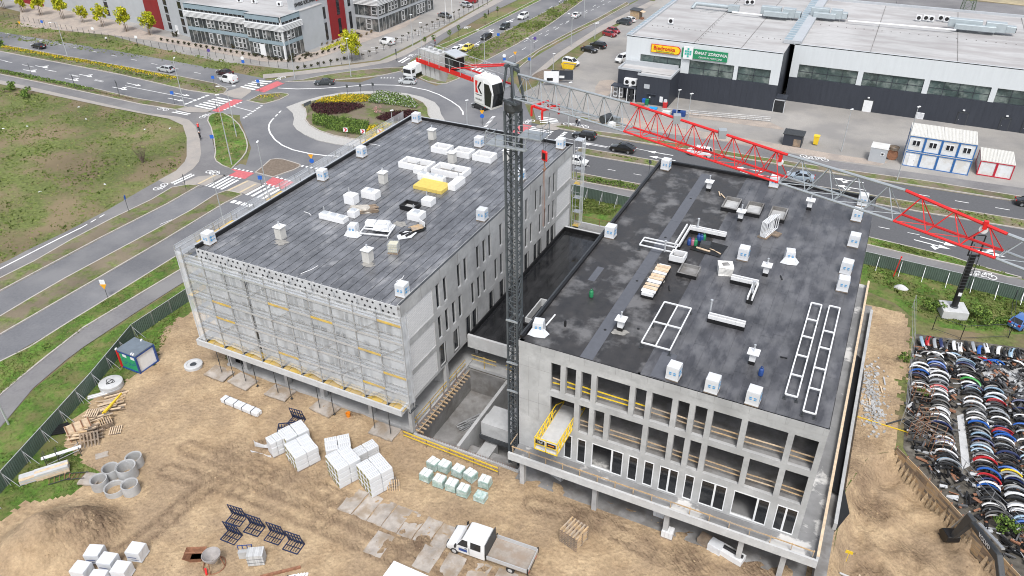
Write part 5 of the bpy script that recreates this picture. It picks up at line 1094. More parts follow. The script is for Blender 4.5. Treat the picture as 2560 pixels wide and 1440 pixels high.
p = g(1811,682,ZR); o = empty('bulk_sack',(p.x,p.y,ZR),.3,'big white rubble sack open on the slate roof','sack'); film_box(1.25,1.2,1.0,6,.16,41,-.18).build('sack', mat('sack_white',(.66,.65,.62),.7,.1,2), o); MB().tap((0,0,.93),(.9,.8),(.5,.4),.15,.3).build('rubble_fill', conc_d, o)
p = g(1918,585,ZR); WR = empty('window_rack',(p.x,p.y,ZR),rad(74),'rack of white window frames standing on a pallet','window rack'); MB().box(-1.3,1.0,-.5,.5,0,.12).build('pallet', wood_o, WR)
for k in range(5):
    f = MB(); y = -.35+.14*k; L = 2.9-.2*k
    f.bar((-1.3,y,.2),(-1.3+L,y,.2),.07); f.bar((-1.3,y,1.9),(-1.3+L,y,1.9),.07); f.bar((-1.3,y,.2),(-1.3,y,1.9),.07); f.bar((-1.3+L,y,.2),(-1.3+L,y,1.9),.07); f.bar((-1.3+L/2,y,.2),(-1.3+L/2,y,1.9),.06); f.build('window_frame', white_p, WR)
for k in range(5): MB().box(.0+.2*k,.14+.2*k,-1.2,-.55,.0,.14).build('slat', wood_o, WR)
for i,(px,py,qx,qy,m_,lb) in enumerate([(1797,480,1800,490,wood_l,'short pale plank lying by the sunken roof boxes'),(1802,485,1812,496,wood_l,'pale plank end beside the shorter plank'),(1672,715,1674,728,black,'short black bar on the roof beside the plank stack'),(1951,690,1955,700,black,'small black strip on the slate roof'),(1365,815,1388,788,foam,'white strip leaning by the flared block pallet'),(1950,893,1968,897,black,'black strip beside the ladder frame')]):
    a,b = g(px,py,ZR), g(qx,qy,ZR); tag(MB().bar(a+Vector((0,0,.06)),b+Vector((0,0,.06)),.12,.06).build('batten', m_), lb, 'batten')
p = g(1413,815,ZR); tag(MB().tube((p.x,p.y,ZR),(p.x,p.y,ZR+.5),.12,10).tube((p.x,p.y,ZR+.5),(p.x,p.y,ZR+.6),.08,8).build('roof_vent', black), 'short black roof vent near the flared block pallet', 'vent pipe')
# mortar splashes on the roofs
splash = mat('mortar_stain',(.27,.26,.24),.9,.3,3)
for px,py,z,r in [(703,606,ZL,1.0),(921,662,ZL,.9),(1551,830,ZR,.95),(1000,560,ZL,1.1),(1640,700,ZR,1.0)]:
    p = g(px,py,z); pts = []
    for k in range(18): t = k*math.pi/9; rr = r*rnd.uniform(.55,1.05); pts.append((p.x+rr*math.cos(t),p.y+rr*.7*math.sin(t)))
    MB().prism(pts,None,z+.006).build('mortar_stain', splash, RF if z == ZL else RF2)
# ================================================================ SITE GOODS
def gs(px, py): p = g(px,py); return Vector((p.x,p.y,sand_h(p.x,p.y)-.03))
# ---- corrugated green hoarding: panels between posts
def corr_panel(L, h, m):
    n = max(8,int(L/.25)); vs = []; fs = []
    for i in range(n*2+1):
        x = L*i/(2*n); d = .03 if (i//1)%2 else -.03; vs += [(x,d,.05),(x,d,h)]
    for i in range(n*2): fs.append((2*i,2*i+2,2*i+3,2*i+1))
    return MB().add(vs,fs)
def hoarding(name, pts, lab, brace=1, h=2.0, pl=2.9):
    o = empty(name, (pts[0][0],pts[0][1],0), 0, lab, 'fence'); O = Vector((pts[0][0],pts[0][1],0))
    for a, b in zip(pts[:-1],pts[1:]):
        a, b = Vector((a[0],a[1],0)), Vector((b[0],b[1],0)); d = b-a; n = max(1,round(d.length/pl)); u = d.normalized(); an = math.atan2(u.y,u.x); nn = Vector((-u.y,u.x,0))*brace
        me = corr_panel(d.length/n-.04, h, fence_p).mesh('fence_panel', fence_p); rl = MB().bar((0,0,h+.01),(d.length/n,0,h+.01),.06,.05).mesh('top_rail', alu)
        for i in range(n):
            p = a+u*(d.length*i/n)-O; link('fence_panel', me, o, T(p.x,p.y,0,an)); link('top_rail', rl, o, T(p.x,p.y,0,an))
            MB().bar((p.x,p.y,0),(p.x,p.y,h),.07).build('post', steel, o)
            q = p+nn*1.3; MB().bar((p.x+nn.x*.06,p.y+nn.y*.06,h-.35),(q.x,q.y,.03),.045).bar((p.x+nn.x*.4,p.y+nn.y*.4,.05),(p.x+nn.x*.06,p.y+nn.y*.06,h-.5),.04).build('brace', alu, o)
    return o
hoarding('site_hoarding', [(-40.4,46),(-40.3,-.4)], 'green corrugated site fence running along the cycle path behind the scaffold', -1)
hoarding('site_hoarding', [(-40.3,-.5),(-36.9,-9.0),(-32,-23.2),(-27.5,-36)][0:4], 'green corrugated site fence slanting past the small office container', 1)
hoarding('site_hoarding', [(-9,59.4),(4.2,58.8),(14,58.2)], 'green corrugated site fence seen in the gap between the two buildings', -1)
hoarding('site_hoarding', [(35,56.9),(58.4,55.5),(75,54.6)], 'green corrugated site fence behind the billboard mast', -1)
# red marker post, white pipe
p = g(2233,692); tag(MB().bar((p.x,p.y,0),(p.x+.25,p.y,3.2),.12).box(p.x+.15,p.x+.35,p.y-.1,p.y+.1,3.15,3.3).build('marker_post', red_p), 'tall red marker post leaning in the weeds before the fence', 'post')
# ---- green and white cabin
p = Vector((-35.45,-4.0,0)); CB = empty('site_cabin',(p.x,p.y,.05),0,'small site cabin with blue corner posts, green end wall and grey roof','cabin')
a,b,h = 1.5,1.3,2.55
MB().box(-a+.1,a-.1,-b+.1,b-.1,.12,h-.08).build('wall', white_p, CB); MB().box(-a-.03,a+.03,-b-.03,b+.03,h-.07,h+.05).build('roof', mat('cabin_roof',(.14,.17,.20),.6,.15,1.5), CB)
for sx,sy,m_ in ((-1,-1,red_p),(1,-1,blue_p),(1,1,blue_p),(-1,1,blue_p)): MB().box(sx*a-.09,sx*a+.09,sy*b-.09,sy*b+.09,0,h-.075).build('corner_post', m_, CB)
for s in (-1,1): MB().box(-a+.1,a-.1,s*b-.06,s*b+.06,h-.25,h-.08).box(-a+.1,a-.1,s*b-.06,s*b+.06,0,.14).build('side_rail', blue_p, CB); MB().box(s*a-.06,s*a+.06,-b+.1,b-.1,h-.25,h-.08).box(s*a-.06,s*a+.06,-b+.1,b-.1,0,.14).build('side_rail', blue_p, CB)
gw = MB().box(-a+.12,a-.12,-b+.06,-b+.09,.15,h-.26).build('green_wall', paint('cabin_green',(.03,.30,.13)), CB)
for x in (-.8,.5): MB().box(x,x+.6,-b+.04,-b+.058,1.75,2.2).build('notice', white_p, gw)
gr_ = MB()
for k in range(9): x, zz_ = -1.1+.25*k, .6+.5*rnd.random(); gr_.cbox((x,-b+.05,zz_),(.25,.012,.07),0,0,rnd.uniform(-1,1)); gr_.cbox((x+.1,-b+.05,zz_+.25),(.2,.012,.06),0,0,rnd.uniform(-1,1))
gr_.build('graffiti', blue_p, gw)
for x,y in ((-a,-b),(.9,-b+.1),(1.2,-b+.1),(-.2,b-.1)): MB().cbox((x,y,h+.12),(.16,.3,.14),.4).build('roof_lug', white_p, CB)
# ---- concrete rings and lids
def ring_mesh(R,h,t,m): return MB().lathe([(R-t,0),(R,0),(R,h),(R-.05,h),(R-.05,h-.06),(R-t,h-.06),(R-t,.02),(0,.02)],24).mesh('ring_wall', m, smooth=True)
rg = [ring_mesh(.95,1.35,.13,conc), ring_mesh(.8,1.15,.12,conc), ring_mesh(.95,.7,.12,conc)]
for px,py,k,lb in [(341,1163,1,'concrete well ring at the back of the ring cluster'),(283,1190,1,'concrete well ring at the back left of the cluster'),(323,1190,0,'largest concrete well ring in the middle of the cluster'),(254,1218,1,'concrete well ring at the left end beside the concrete slab'),(290,1230,2,'shallow wide concrete ring with sand inside'),(331,1230,1,'concrete well ring at the front right of the cluster')]:
    p = gs(px,py); spawn('concrete_ring', [('ring_wall', rg[k])], (p.x,p.y,p.z), rnd.uniform(0,3), lb, 'concrete ring', 'concrete well rings')
p = gs(281,968); o = empty('lid_stack',(p.x,p.y,p.z),0,'stack of two round concrete lids with a black cable on top near the cabin','concrete lid')
for zz_ in (.05,.42): MB().lathe([(0,zz_),(1.25,zz_),(1.28,zz_+.03),(1.28,zz_+.3),(1.22,zz_+.34),(0,zz_+.34)],28).build('lid', conc_l, o, smooth=True)
cp = [(.5*math.cos(t)-.1+.15*math.sin(2*t),.35*math.sin(t),.79) for t in [i*math.pi/8 for i in range(17)]]; MB().path(cp,.03,5).path([(-c[1]*.6+.1,c[0]*.8,.83) for c in cp],.03,5).build('cable_loop', black, o)
p = gs(485,917); o = empty('manhole_ring',(p.x,p.y,p.z),0,'round concrete manhole ring with dark cover in front of the scaffolded building','manhole ring'); MB().lathe([(.55,.05),(1.05,.0),(1.05,.35),(.95,.4),(.75,.4),(.7,.3),(.35,.3),(0,.3)],28).build('ring_wall', conc_l, o, smooth=True); MB().lathe([(0,.36),(.32,.36),(.38,.3)],18).build('cover', steel_d, o)
# ---- timber piles
def heap(name, px, py, n, L, W, H, rz, ms, lb, cat, jit=.15):
    p = gs(px,py); o = empty(name,(p.x,p.y,p.z),rz,lb,cat); o.scale = (1.3,1.3,1.3)
    for k in range(n):
        lay = int(k/n*H/.1); l = L*rnd.uniform(.45,1.0)
        MB().cbox((rnd.uniform(-L,L)*.12,rnd.uniform(-W,W)/2*(1-.5*k/n),.06+.1*lay),(l,rnd.uniform(.1,.18),rnd.uniform(.04,.09)),rnd.gauss(0,jit),0,rnd.gauss(0,.03)).build('plank', rnd.choice(ms), o)
    return o
heap('timber_pile',278,1020,26,2.4,2.0,.5,.85,[wood_o,wood,wood_l],'loose pile of planks near the round lids with a yellow beam','timber')
heap('timber_pile',246,1052,24,2.2,1.7,.6,.9,[wood,wood_o,wood_l],'brown pile of sawn planks in the middle of the timber heap','timber')
heap('timber_pile',205,1095,20,2.0,1.3,.8,.7,[wood,wood_l],'stacked pale boards at the lower end of the timber heap','timber',.05)
heap('timber_pile',235,1090,24,1.6,1.6,.7,1.0,[wood_o],'dark broken timber piled beside the upright formwork','timber',.4)
heap('timber_pile',290,990,10,1.9,1.0,.3,.95,[wood_o,wood_l],'small bundle of grey boards next to the round lids','timber',.06)
p = gs(245,988); o = empty('plank_bundle',(p.x,p.y,p.z),.9,'small bundle of white coated boards at the fence','timber')
for k in range(8): MB().box(-1.0,1.0,-.5+.14*(k%5),-.38+.14*(k%5),.05+.09*(k//5),.12+.09*(k//5)).build('plank', white_p if k%2 else conc_l, o)
for px,py,qx,qy,lb in [(268,1045,308,995,'yellow formwork beam lying on the timber heap'),(262,1048,300,1003,'second yellow formwork beam on the timber heap')]:
    a,b = gs(px,py),gs(qx,qy); tag(MB().bar(a+Vector((0,0,.75)),b+Vector((0,0,.65)),.12,.2).build('formwork_beam', yellow_p), lb, 'beam')
def pallet(px,py,rz,lb,m=wood,rx=0.0,ry=0.0,z=0.05,s=1.0):
    p = gs(px,py); o = empty('wooden_pallet',(p.x,p.y,p.z+z),rz,lb,'pallet','wooden pallets lying about'); o.rotation_euler = (rx,ry,rz); o.scale = (s,s,s)
    for i in range(6): MB().box(-.6+i*.22,-.5+i*.22,-.6,.6,.12,.145).build('slat', m, o)
    for y in (-.55,0,.55): MB().box(-.6,.6,y-.05,y+.05,.092,.118).build('stringer', wood_o, o); MB().box(-.6,.6,y-.05,y+.05,0,.02).build('stringer', wood_o, o)
    for y in (-.55,0,.55):
        for x in (-.53,0,.53): MB().box(x-.06,x+.06,y-.05,y+.05,.022,.09).build('block', wood_o, o)
    return o
pallet(290,1078,.7,'single pale pallet lying apart from the timber heap',wood_l); pallet(228,1108,.75,'brown pallet tipped on its edge against the formwork',wood_o,rad(50),0,.4,1.5); pallet(237,1050,.6,'pale pallet on top of the dark timber heap',wood_l,0,.1,.85)
for k in range(4): pallet(268,1064+0*k,1.1,['lowest pallet in the short stack by the timber heap','second pallet from the bottom of the short stack','third pallet from the bottom of the short stack','topmost pallet of the short stack by the timber heap'][k],wood_o if k<3 else wood,0,0,.05+.16*k)
p = gs(150,1078); o = empty('black_sheets',(p.x,p.y,p.z),.8,'black plastic sheets leaning at the fence','sheets')
for k in range(4): MB().cbox((0,-.4+.3*k,.06+.04*k),(2.6-.3*k,.5,.05),.1*k-.1).build('sheet', black, o)
p = gs(205,1090); o = empty('formwork_panel',(p.x,p.y,p.z),1.15,'upright rusty formwork panel beside the tipped pallet','formwork'); MB().cbox((0,0,1.0),(2.4,.06,1.6),0,rad(-14)).build('panel', wood_l, o)
for x in (-1.1,-.4,.4,1.1): MB().bar((x,-.35,0),(x,.1,1.9),.09).build('stud', rust, o)
# stacks of aluminium planks near the fence
for px,py,lb,n in [(95,1195,'banded stack of pale boards in the grass by the fence',7),(135,1185,'tall stack of pale scaffold boards next to the trestle',9)]:
    p = gs(px,py); o = empty('board_stack',(p.x,p.y,p.z),.93,lb,'board stack')
    for k in range(n):
        for j in range(3): MB().box(-1.5+.06*rnd.random(),1.5-.06*rnd.random(),-.5+.34*j,-.18+.34*j,.1+.085*k,.17+.085*k).build('board', rnd.choice((wood_l,conc_l,conc_l)), o)
    for x in (-1,1): MB().box(x-.06,x+.06,-.52,.54,0,.095).build('bearer', wood, o)
p = gs(172,1145); o = empty('scaffold_trestle',(p.x,p.y,p.z),.95,'loose scaffold frame carrying a white plank by the fence','scaffold')
MB().box(-2.2,1.4,-.3,.1,1.0,1.08).build('plank', white_p, o)
for x in (-1.9,-.8,1.2): MB().bar((x,-.4,0),(x,-.4,1.9 if x<1 else 1.3),.06).bar((x,.3,0),(x,.3,1.6),.06).bar((x,-.4,.95),(x,.3,.95),.05).build('upright', steel_d, o)
MB().bar((-1.9,-.4,.3),(1.2,-.4,.9),.05).bar((-.8,.3,.2),(1.2,.3,1.2),.05).build('brace', alu, o)
for k in range(2):
    p = gs(150+45*k,1200-5*k); o = empty('steel_ladder_frame',(p.x,p.y,p.z),.9-.5*k,['rusty ladder frame lying beside the scaffold boards','second rusty ladder frame lying in the grass'][k],'frame')
    for y in (-.4,.4): MB().bar((-1,y,.15),(1,y,.2+.3*k),.06).build('side_bar', steel_d, o)
    for x in (-.9,-.45,0,.45,.9): MB().bar((x,-.4,.18),(x,.4,.18),.05).build('rung', rust, o)
p = gs(228,1203); tag(plate(p.x,p.y,1.9,1.5,.3,p.z+.3),'broken concrete slab beside the leftmost well ring','concrete slab'); p = gs(255,1140); tag(plate(p.x,p.y,1.2,.8,.9,p.z+.12),'small concrete offcut lying beyond the tipped pallet','concrete slab')
# white bundle
p = gs(603,1020); o = empty('window_bundle',(p.x,p.y,p.z),math.atan2(gs(665,1045).y-gs(545,995).y, gs(665,1045).x-gs(545,995).x),'long white film-wrapped bundle strapped at intervals in front of the terrace','bundle')
for k in range(4): MB().box(-2.6+1.3*k+.01,-1.3+1.3*k-.01,-.42,.42,.08,.62).build('wrapped_profile', film, o, bevel=.06)
for x in (-1.9,-.6,.6,1.9): MB().box(x-.03,x+.03,-.45,.45,.05,.66).build('strap', steel_d, o)
for s in (-1,1): MB().box(2.61,2.75,s*.2-.15,s*.2+.15,.12,.55).build('profile_end', white_p, o)
# ---- mineral wool stacks: each wrapped pack with round printed ends
wool_end = mat('wool_end',(.25,.225,.09),.95,.15,6,.01,30)
PKL, PKW, PKH = 1.25,.62,.62
pack_me = MB().box(-PKL/2,PKL/2,-PKW/2,PKW/2,0,PKH).mesh('wool_pack', film, bevel=.07, seg=2)
disc = MB().lathe([(0,.012),(.22,.012),(.25,.0)],14).mesh('wool_face', wool_end)
pr_me = MB()
for k in range(5): pr_me.box(-.4+.2*k,-.36+.2*k,-.2,.2,PKH+.004,PKH+.01)
pr_me = pr_me.mesh('printed_line', mat('print_grey',(.34,.35,.37),.6,.05,3))
def wool_stack(px,py,rz,nx,ny,nz,lb,half=False):
    p = gs(px,py); o = empty('insulation_stack',(p.x,p.y,p.z),rz,lb,'insulation stack','stacks of wrapped insulation packs')
    for i in range(nx):
        for j in range(ny):
            for k in range(nz):
                if half and k == nz-1 and i > nx/2: continue
                x, y = (i-(nx-1)/2)*(PKL+.03)+rnd.uniform(-.03,.03), (j-(ny-1)/2)*(PKW+.02)
                c = link('wool_pack', pack_me, o, T(x,y,.1+k*(PKH+.01)))
                if i in (0,nx-1):
                    s = -1 if i == 0 else 1
                    link('wool_face', disc, c, T(s*(PKL/2+.003),0,PKH/2,0,None,0,s*rad(90)))
                if k == nz-1: link('printed_line', pr_me, c)
    MB().box(-nx*(PKL+.03)/2,nx*(PKL+.03)/2,-ny*(PKW+.02)/2,ny*(PKW+.02)/2,.0,.09).build('pallet', wood_o, o); return o
R_ = rad(-25)
wool_stack(760,1150,R_+rad(90),2,4,3,'big stack of white wrapped insulation in the left group'); wool_stack(742,1110,R_+rad(90),2,3,3,'insulation stack at the back of the left group with round yellow ends',True); wool_stack(700,1128,R_,1,3,3,'narrow insulation stack at the left end of the left group')
wool_stack(848,1130,R_+rad(68),2,3,2,'insulation stack tipped up with round yellow ends on its top'); wool_stack(865,1190,R_+rad(90),2,4,4,'tall white insulation stack in the middle of the right group'); wool_stack(915,1145,R_+rad(90),2,2,2,'low insulation stack behind the tall ones in the right group'); wool_stack(943,1212,R_+rad(90),2,4,4,'tall white insulation stack nearest the concrete plates')
p = gs(668,1130); o = empty('film_sheet',(p.x,p.y,p.z),0,'crumpled clear film spilling off the left insulation stack','film'); net(-1.6,1.2,0,.6,.05,.9,True,81,8,6,.5).build('film', film, o); net(-1.4,1.0,-.8,-.5,.02,.35,True,82,8,6,.6).build('film', film, o)
p = gs(985,1222); o = pallet(985,1222,.5,'wooden pallet leaning on the insulation stack by the concrete plates',wood,rad(68),0,.5); pallet(977,1215,.45,'second wooden pallet leaning behind the first',wood_o,rad(70),0,.5)
# ---- pallets of bagged mortar under green film
bagfilm = mat('green_film',(.33,.46,.42),.35,.2,5,.01,14,col2=(.55,.62,.60),c2scale=2.0); bagtop = mat('bag_paper',(.62,.64,.63),.7,.1,4)
bag = MB().tap((0,0,0),(.5,.36),(.42,.28),.12).mesh('cement_bag', bagtop, bevel=.03)
bag_wrap = [film_box(1.1,.95,.85,4,.10,s).mesh('film_wrap', bagfilm) for s in (51,57,63)]
BG = [(1085,1163),(1113,1170),(1147,1182),(1177,1192),(1213,1208),(1067,1193),(1100,1207),(1131,1217),(1160,1230),(1202,1243)]
names = ['first from the pit in the back row','second from the pit in the back row','third in the back row','fourth in the back row','at the right end of the back row','at the left end of the front row','second from the left in the front row','third in the front row','fourth in the front row','lowest, set apart at the right front']
for i,(px,py) in enumerate(BG):
    p = gs(px,py+6); ps = [('pallet', small_pal), ('film_wrap', bag_wrap[i%3], T(0,0,.13))] + [('cement_bag', bag, T((-.26+.52*(k%2)),(-.3+.3*(k//2)),.96 if i < 9 else .8,0)) for k in range(6 if i < 9 else 4)]
    spawn('bag_pallet', ps, (p.x,p.y,p.z), rnd.uniform(-.15,.15)-.1, f'pallet of bagged mortar in green film, {names[i]}', 'bag pallet', 'pallets of bagged mortar', (1.0,1.0,1.0 if i<9 else .75))
# ---- blue glass stillages
def stillage():
    ps = []; m = mat('stillage_navy',(.012,.026,.075),.5,.2,3); fr = MB()
    fr.bar((-.75,-.6,.08),(.75,-.6,.08),.08); fr.bar((-.75,.55,.08),(.75,.55,.08),.08); fr.bar((-.75,-.6,.08),(-.75,.55,.08),.08); fr.bar((.75,-.6,.08),(.75,.55,.08),.08); fr.bar((-.75,-.05,.08),(.75,-.05,.08),.06); fr.bar((0,-.6,.08),(0,.55,.08),.06)
    ps.append(('base_frame', fr.mesh('base_frame', m)))
    up = MB().bar((-.75,.4,.1),(-.75,.15,1.65),.07).mesh('post', m)
    for x in (0,.3,.6,.9,1.2,1.5): ps.append(('post', up, T(x,0,0)))
    rl = MB().bar((-.75,.0,0),(.75,.0,0),.06).mesh('rail', m); dk = mat('stillage_rubber',(.02,.03,.06),.7,.1,3)
    for y,zz_ in ((.16,1.6),(.25,1.05),(.34,.5)): ps.append(('rail', rl, T(0,y,zz_)))
    st = MB().bar((-.75,.55,.1),(-.75,.2,1.3),.06).mesh('brace', m); ps += [('brace', st, T(0,0,0)), ('brace', st, T(1.5,0,0))]
    ba = MB().box(-.02,.02,-.5,.5,.13,.17).mesh('base_slat', dk); ps += [('base_slat', ba, T(-.5+.25*k,0,0)) for k in range(5)]
    return ps
stl = stillage()
for px,py,rz,lb in [(592,1300,.12,'blue steel glass stillage at the back left of the group of five'),(637,1325,.1,'blue steel glass stillage, second in the back row'),(688,1345,.1,'dark blue steel glass stillage, third in the back row'),(735,1368,.1,'blue steel glass stillage at the right end of the group of five'),(580,1345,.05,'blue steel glass stillage standing in front with an open frame'),(742,1055,.1,'dark upright glass stillage behind the insulation stacks')]:
    p = gs(px,py); spawn('glass_stillage', stl, (p.x,p.y,p.z), rz, lb, 'stillage', 'blue glass stillages', 1.02)
p = gs(720,1075); o = spawn('glass_stillage', stl, (p.x,p.y,p.z+.3), .6, 'blue stillage tipped over beside the upright one', 'stillage', 'blue glass stillages', 1.1); o.rotation_euler = (rad(75),0,.6)
# grey block cage on stillage
p = gs(645,1405); o = empty('paving_stack',(p.x,p.y,p.z),.55,'stack of grey paving slabs strapped in a crate','paving stack')
for k in range(8): MB().box(-.7+.175*k,-.7+.175*k+.165,-.5,.5,.1,1.35).build('slab', conc_l if k%3 else conc, o)
for zz_ in (.45,.9): MB().box(-.72,.72,-.52,-.505,zz_,zz_+.03).build('strap', steel_d, o)
p = gs(618,1393); o = empty('stone_rack',(p.x,p.y,p.z),.55,'steel rack holding grey slabs beside the paving stack','rack'); MB().box(-.6,.6,-.25,.1,.12,.95).build('slab', conc, o); [MB().bar((x,.2,0),(x,.1,1.5),.06).build('post', blue_p, o) for x in (-.6,-.2,.2,.6)]; MB().bar((-.65,.15,1.4),(.65,.15,1.4),.06).build('rail', blue_p, o)
# concrete skip bucket and rusty skip
p = gs(537,1415); o = empty('concrete_bucket',(p.x,p.y,p.z),0,'round concrete hopper on rusty legs','concrete hopper'); MB().lathe([(.25,.5),(.75,1.25),(.8,1.55),(.76,1.55),(.7,1.25),(.2,.55)],20).build('hopper', mat('hopper_grey',(.36,.34,.33),.8,.2,2), o, smooth=True)
for k in range(4): t = k*math.pi/2+.4; MB().bar((.95*math.cos(t),.95*math.sin(t),0),(.72*math.cos(t),.72*math.sin(t),1.2),.07).build('leg', rust, o)
MB().path([(.95*math.cos(t),.95*math.sin(t),.08) for t in [i*math.pi/8 for i in range(17)]],.05,5).build('base_hoop', rust, o); MB().bar((-.3,-.7,.3),(.2,-1.1,.2),.16).build('outlet_lever', red_p, o)
p = gs(492,1398); o = empty('rusty_skip',(p.x,p.y,p.z),.5,'small rusty mortar skip next to the concrete hopper','skip'); MB().add([(-.5,-.4,.2),(.5,-.4,.2),(.5,.4,.2),(-.5,.4,.2),(-.9,-.65,.85),(.9,-.65,.85),(.9,.65,.85),(-.9,.65,.85)],[(0,3,2,1),(0,1,5,4),(1,2,6,5),(2,3,7,6),(3,0,4,7),(0,1,2,3)]).build('tub', rust, o); MB().bar((-.9,0,.88),(.9,0,.88),.1).build('handle', rust, o); MB().box(-.5,.5,-.35,.35,0,.2).build('base', rust, o)
# white wrapped block cubes at the lower left
cube = film_box(1.35,1.2,1.15,5,.05,91).mesh('film_wrap', film, bevel=0); lbl = MB().box(-.5,.3,-.66,-.65,.5,.57).box(-.2,.5,-.66,-.65,.22,.27).mesh('printed_label', blue_p)
for px,py,lb in [(245,1398,'white wrapped cube of blocks at the back left of the corner group'),(278,1418,'white wrapped cube of blocks in the middle of the corner group'),(348,1392,'white wrapped cube of blocks standing apart toward the stillages'),(312,1440,'white wrapped cube of blocks at the right front of the corner group'),(212,1440,'white wrapped cube of blocks cut by the lower edge, far left'),(255,1462,'white wrapped cube of blocks lowest in the corner group')]:
    p = gs(px,py); spawn('wrapped_cube', [('pallet', small_pal), ('film_wrap', cube, T(0,0,.12), [('printed_label', lbl), ('printed_label', lbl, T(0,0,0,rad(90)))])], (p.x,p.y,p.z), .35+rnd.uniform(-.1,.1), lb, 'block pallet', 'wrapped cubes in the lower corner')
# white tent roof cut by the lower edge
p = g(985,1402,2.1); o = empty('white_cabin',(p.x+2.7,p.y-1.0,0),0,'white flat cabin roof cut by the lower edge of the picture','cabin'); MB().box(-2.6,2.6,-2.6,.9,.1,2.0).build('wall', white_p, o); MB().box(-2.7,2.7,-2.7,1.0,2.0,2.12).build('roof', white_p, o)
p = gs(705,1432); o = empty('rusty_beam',(p.x,p.y,p.z),.75,'rusty steel beam with white offcuts near the lower edge','beam'); MB().bar((-1.8,0,.15),(1.6,0,.15),.2,.22).build('beam', rust, o)
for k in range(5): MB().cbox((.8+.3*k,-.7-.1*k,.12),(.7,.18,.12),.3*k).build('offcut', foam, o)
MB().cbox((-.2,-1.0,.15),(1.6,.5,.2),.2).build('box', steel_d, o)
# orange bucket, timber pallets stack by the terrace, packed goods
p = gs(872,1046); tag(MB().lathe([(0,0),(.2,0),(.27,.55),(.24,.55),(.18,.05)],14,(p.x,p.y,p.z)).build('bucket', orange_p, smooth=True),'orange bucket standing in the sand by the base plates','bucket')
for k in range(7): pallet(1434,1352,rad(-14),f"pallet in the tall pale stack in front of the frame building, {['bottom one','second from below','third from below','middle one','third from the top','second from the top','topmost'][k]}",wood,0,0,.05+.235*k,1.55)
for px,py,lb in [(1668,1340,'opened pallet of white blocks standing in the sand before the terrace'),(1648,1288,'opened pallet of white blocks half under the terrace edge')]:
    p = gs(px,py); o = empty('block_pallet',(p.x,p.y,p.z),.0,lb,'block pallet'); link('pallet', small_pal, o)
    for k in range(12): MB().box(-.5+.34*(k%3),-.18+.34*(k%3),-.42+.43*((k//3)%2),-.01+.43*((k//3)%2),.13+.36*(k//6),.48+.36*(k//6)).build('block', blockw, o)
p = gs(1830,1395); o = empty('roll_crate',(p.x,p.y,p.z),rad(-14),'white crate with black rolls under the terrace edge','crate'); MB().box(-1,1,-.5,.5,0,.6).build('crate', blockw, o); MB().tube((-.9,0,.75),(.9,0,.75),.16,10).build('roll', black, o)
p = gs(1765,1360); o = empty('timber_crate',(p.x,p.y,p.z),rad(-14),'brown timber crate under the terrace edge','crate'); MB().box(-.7,.7,-.5,.5,0,.7).build('crate', wood_o, o)
p = gs(1788,1375); o = empty('wrapped_crate',(p.x,p.y,p.z),rad(-14),'shiny wrapped goods beside the brown timber crate','crate'); film_box(1.2,1.0,.8,5,.1,95).build('film_wrap', film, o)
p = gs(1395,1190); o = empty('tile_box',(p.x,p.y,p.z),rad(-18),'crate of grey stone setts under the terrace corner','crate'); MB().box(-.8,.8,-.5,.5,0,.4).build('crate', conc, o)
for k in range(16): MB().cbox((-.6+.4*(k%4),-.35+.23*(k//4),.46),(.3,.2,.12),rnd.uniform(-.4,.4)).build('sett', rnd.choice((conc,conc_d)), o)
# ---- flatbed truck with double cab
a_, b_ = g(1140,1372), g(1262,1415); p = gs(1225,1388); TRZ = math.atan2(b_.y-a_.y,b_.x-a_.x)
TK = empty('flatbed_truck',(p.x,p.y,p.z+.03),TRZ+math.pi,'white double-cab flatbed truck with empty dropside bed parked on the plates','truck')
TK.scale = (1.08,1.1,1.05)
hw = 1.0
prof = [(3.35,.45),(3.45,.75),(3.35,1.05),(2.55,1.32),(1.95,2.15),(1.6,2.28),(.1,2.3),(.02,2.2),(.02,.45)]
L_ = [(x,-hw if z<1.4 else -hw+.12*(z-1.4),z) for x,z in prof]; R_ = [(x,hw if z<1.4 else hw-.12*(z-1.4),z) for x,z in prof]; n = len(prof)
bd_ = MB().add(L_+R_,[tuple(range(n)),tuple(range(2*n-1,n-1,-1))]+[(i,n+i,n+(i+1)%n,(i+1)%n) for i in range(n)]).build('cab_body', white_p, TK, bevel=.06, seg=2, smooth=True)
def tq(pts, nm, m): return MB().add(pts,[tuple(range(len(pts)))]).build(nm, m, bd_)
for s in (-1,1):
    y = lambda z: s*(hw+.012-(.12*(z-1.4) if z>1.4 else 0))
    for xa,xb,xc,xd in ((2.42,1.5,1.5,1.98),(1.25,.35,.35,1.25)):
        pts = [(xa,y(1.38),1.38),(xb,y(1.38),1.38),(xc,y(2.1),2.1),(xd,y(2.1),2.1)]; tq(pts if s < 0 else pts[::-1],'side_window',glass_d)
    MB().box(1.36,1.4,s*hw-.01,s*hw+.01,.6,1.35).build('door_gap', black, bd_); MB().cbox((2.5,s*(hw+.18),1.4),(.12,.22,.3)).build('mirror', black, bd_)
    MB().box(1.55,1.75,s*(hw+.005)-.01,s*(hw+.005)+.01,1.15,1.2).build('door_handle', black, bd_)
    MB().cbox((3.36,s*.75,.95),(.14,.35,.2)).build('headlight', glass_g, bd_)
    if s > 0: MB().box(1.55,2.3,hw+.012,hw+.02,.75,1.05).build('blue_logo', blue_p, bd_)
tq([(2.5,-.9,1.36),(2.5,.9,1.36),(1.99,.82,2.12),(1.99,-.82,2.12)],'windscreen',glass_d)
MB().box(3.4,3.5,-.95,.95,.4,.68).build('bumper', mat('bumper_grey',(.1,.1,.1),.7,.1,3), bd_)
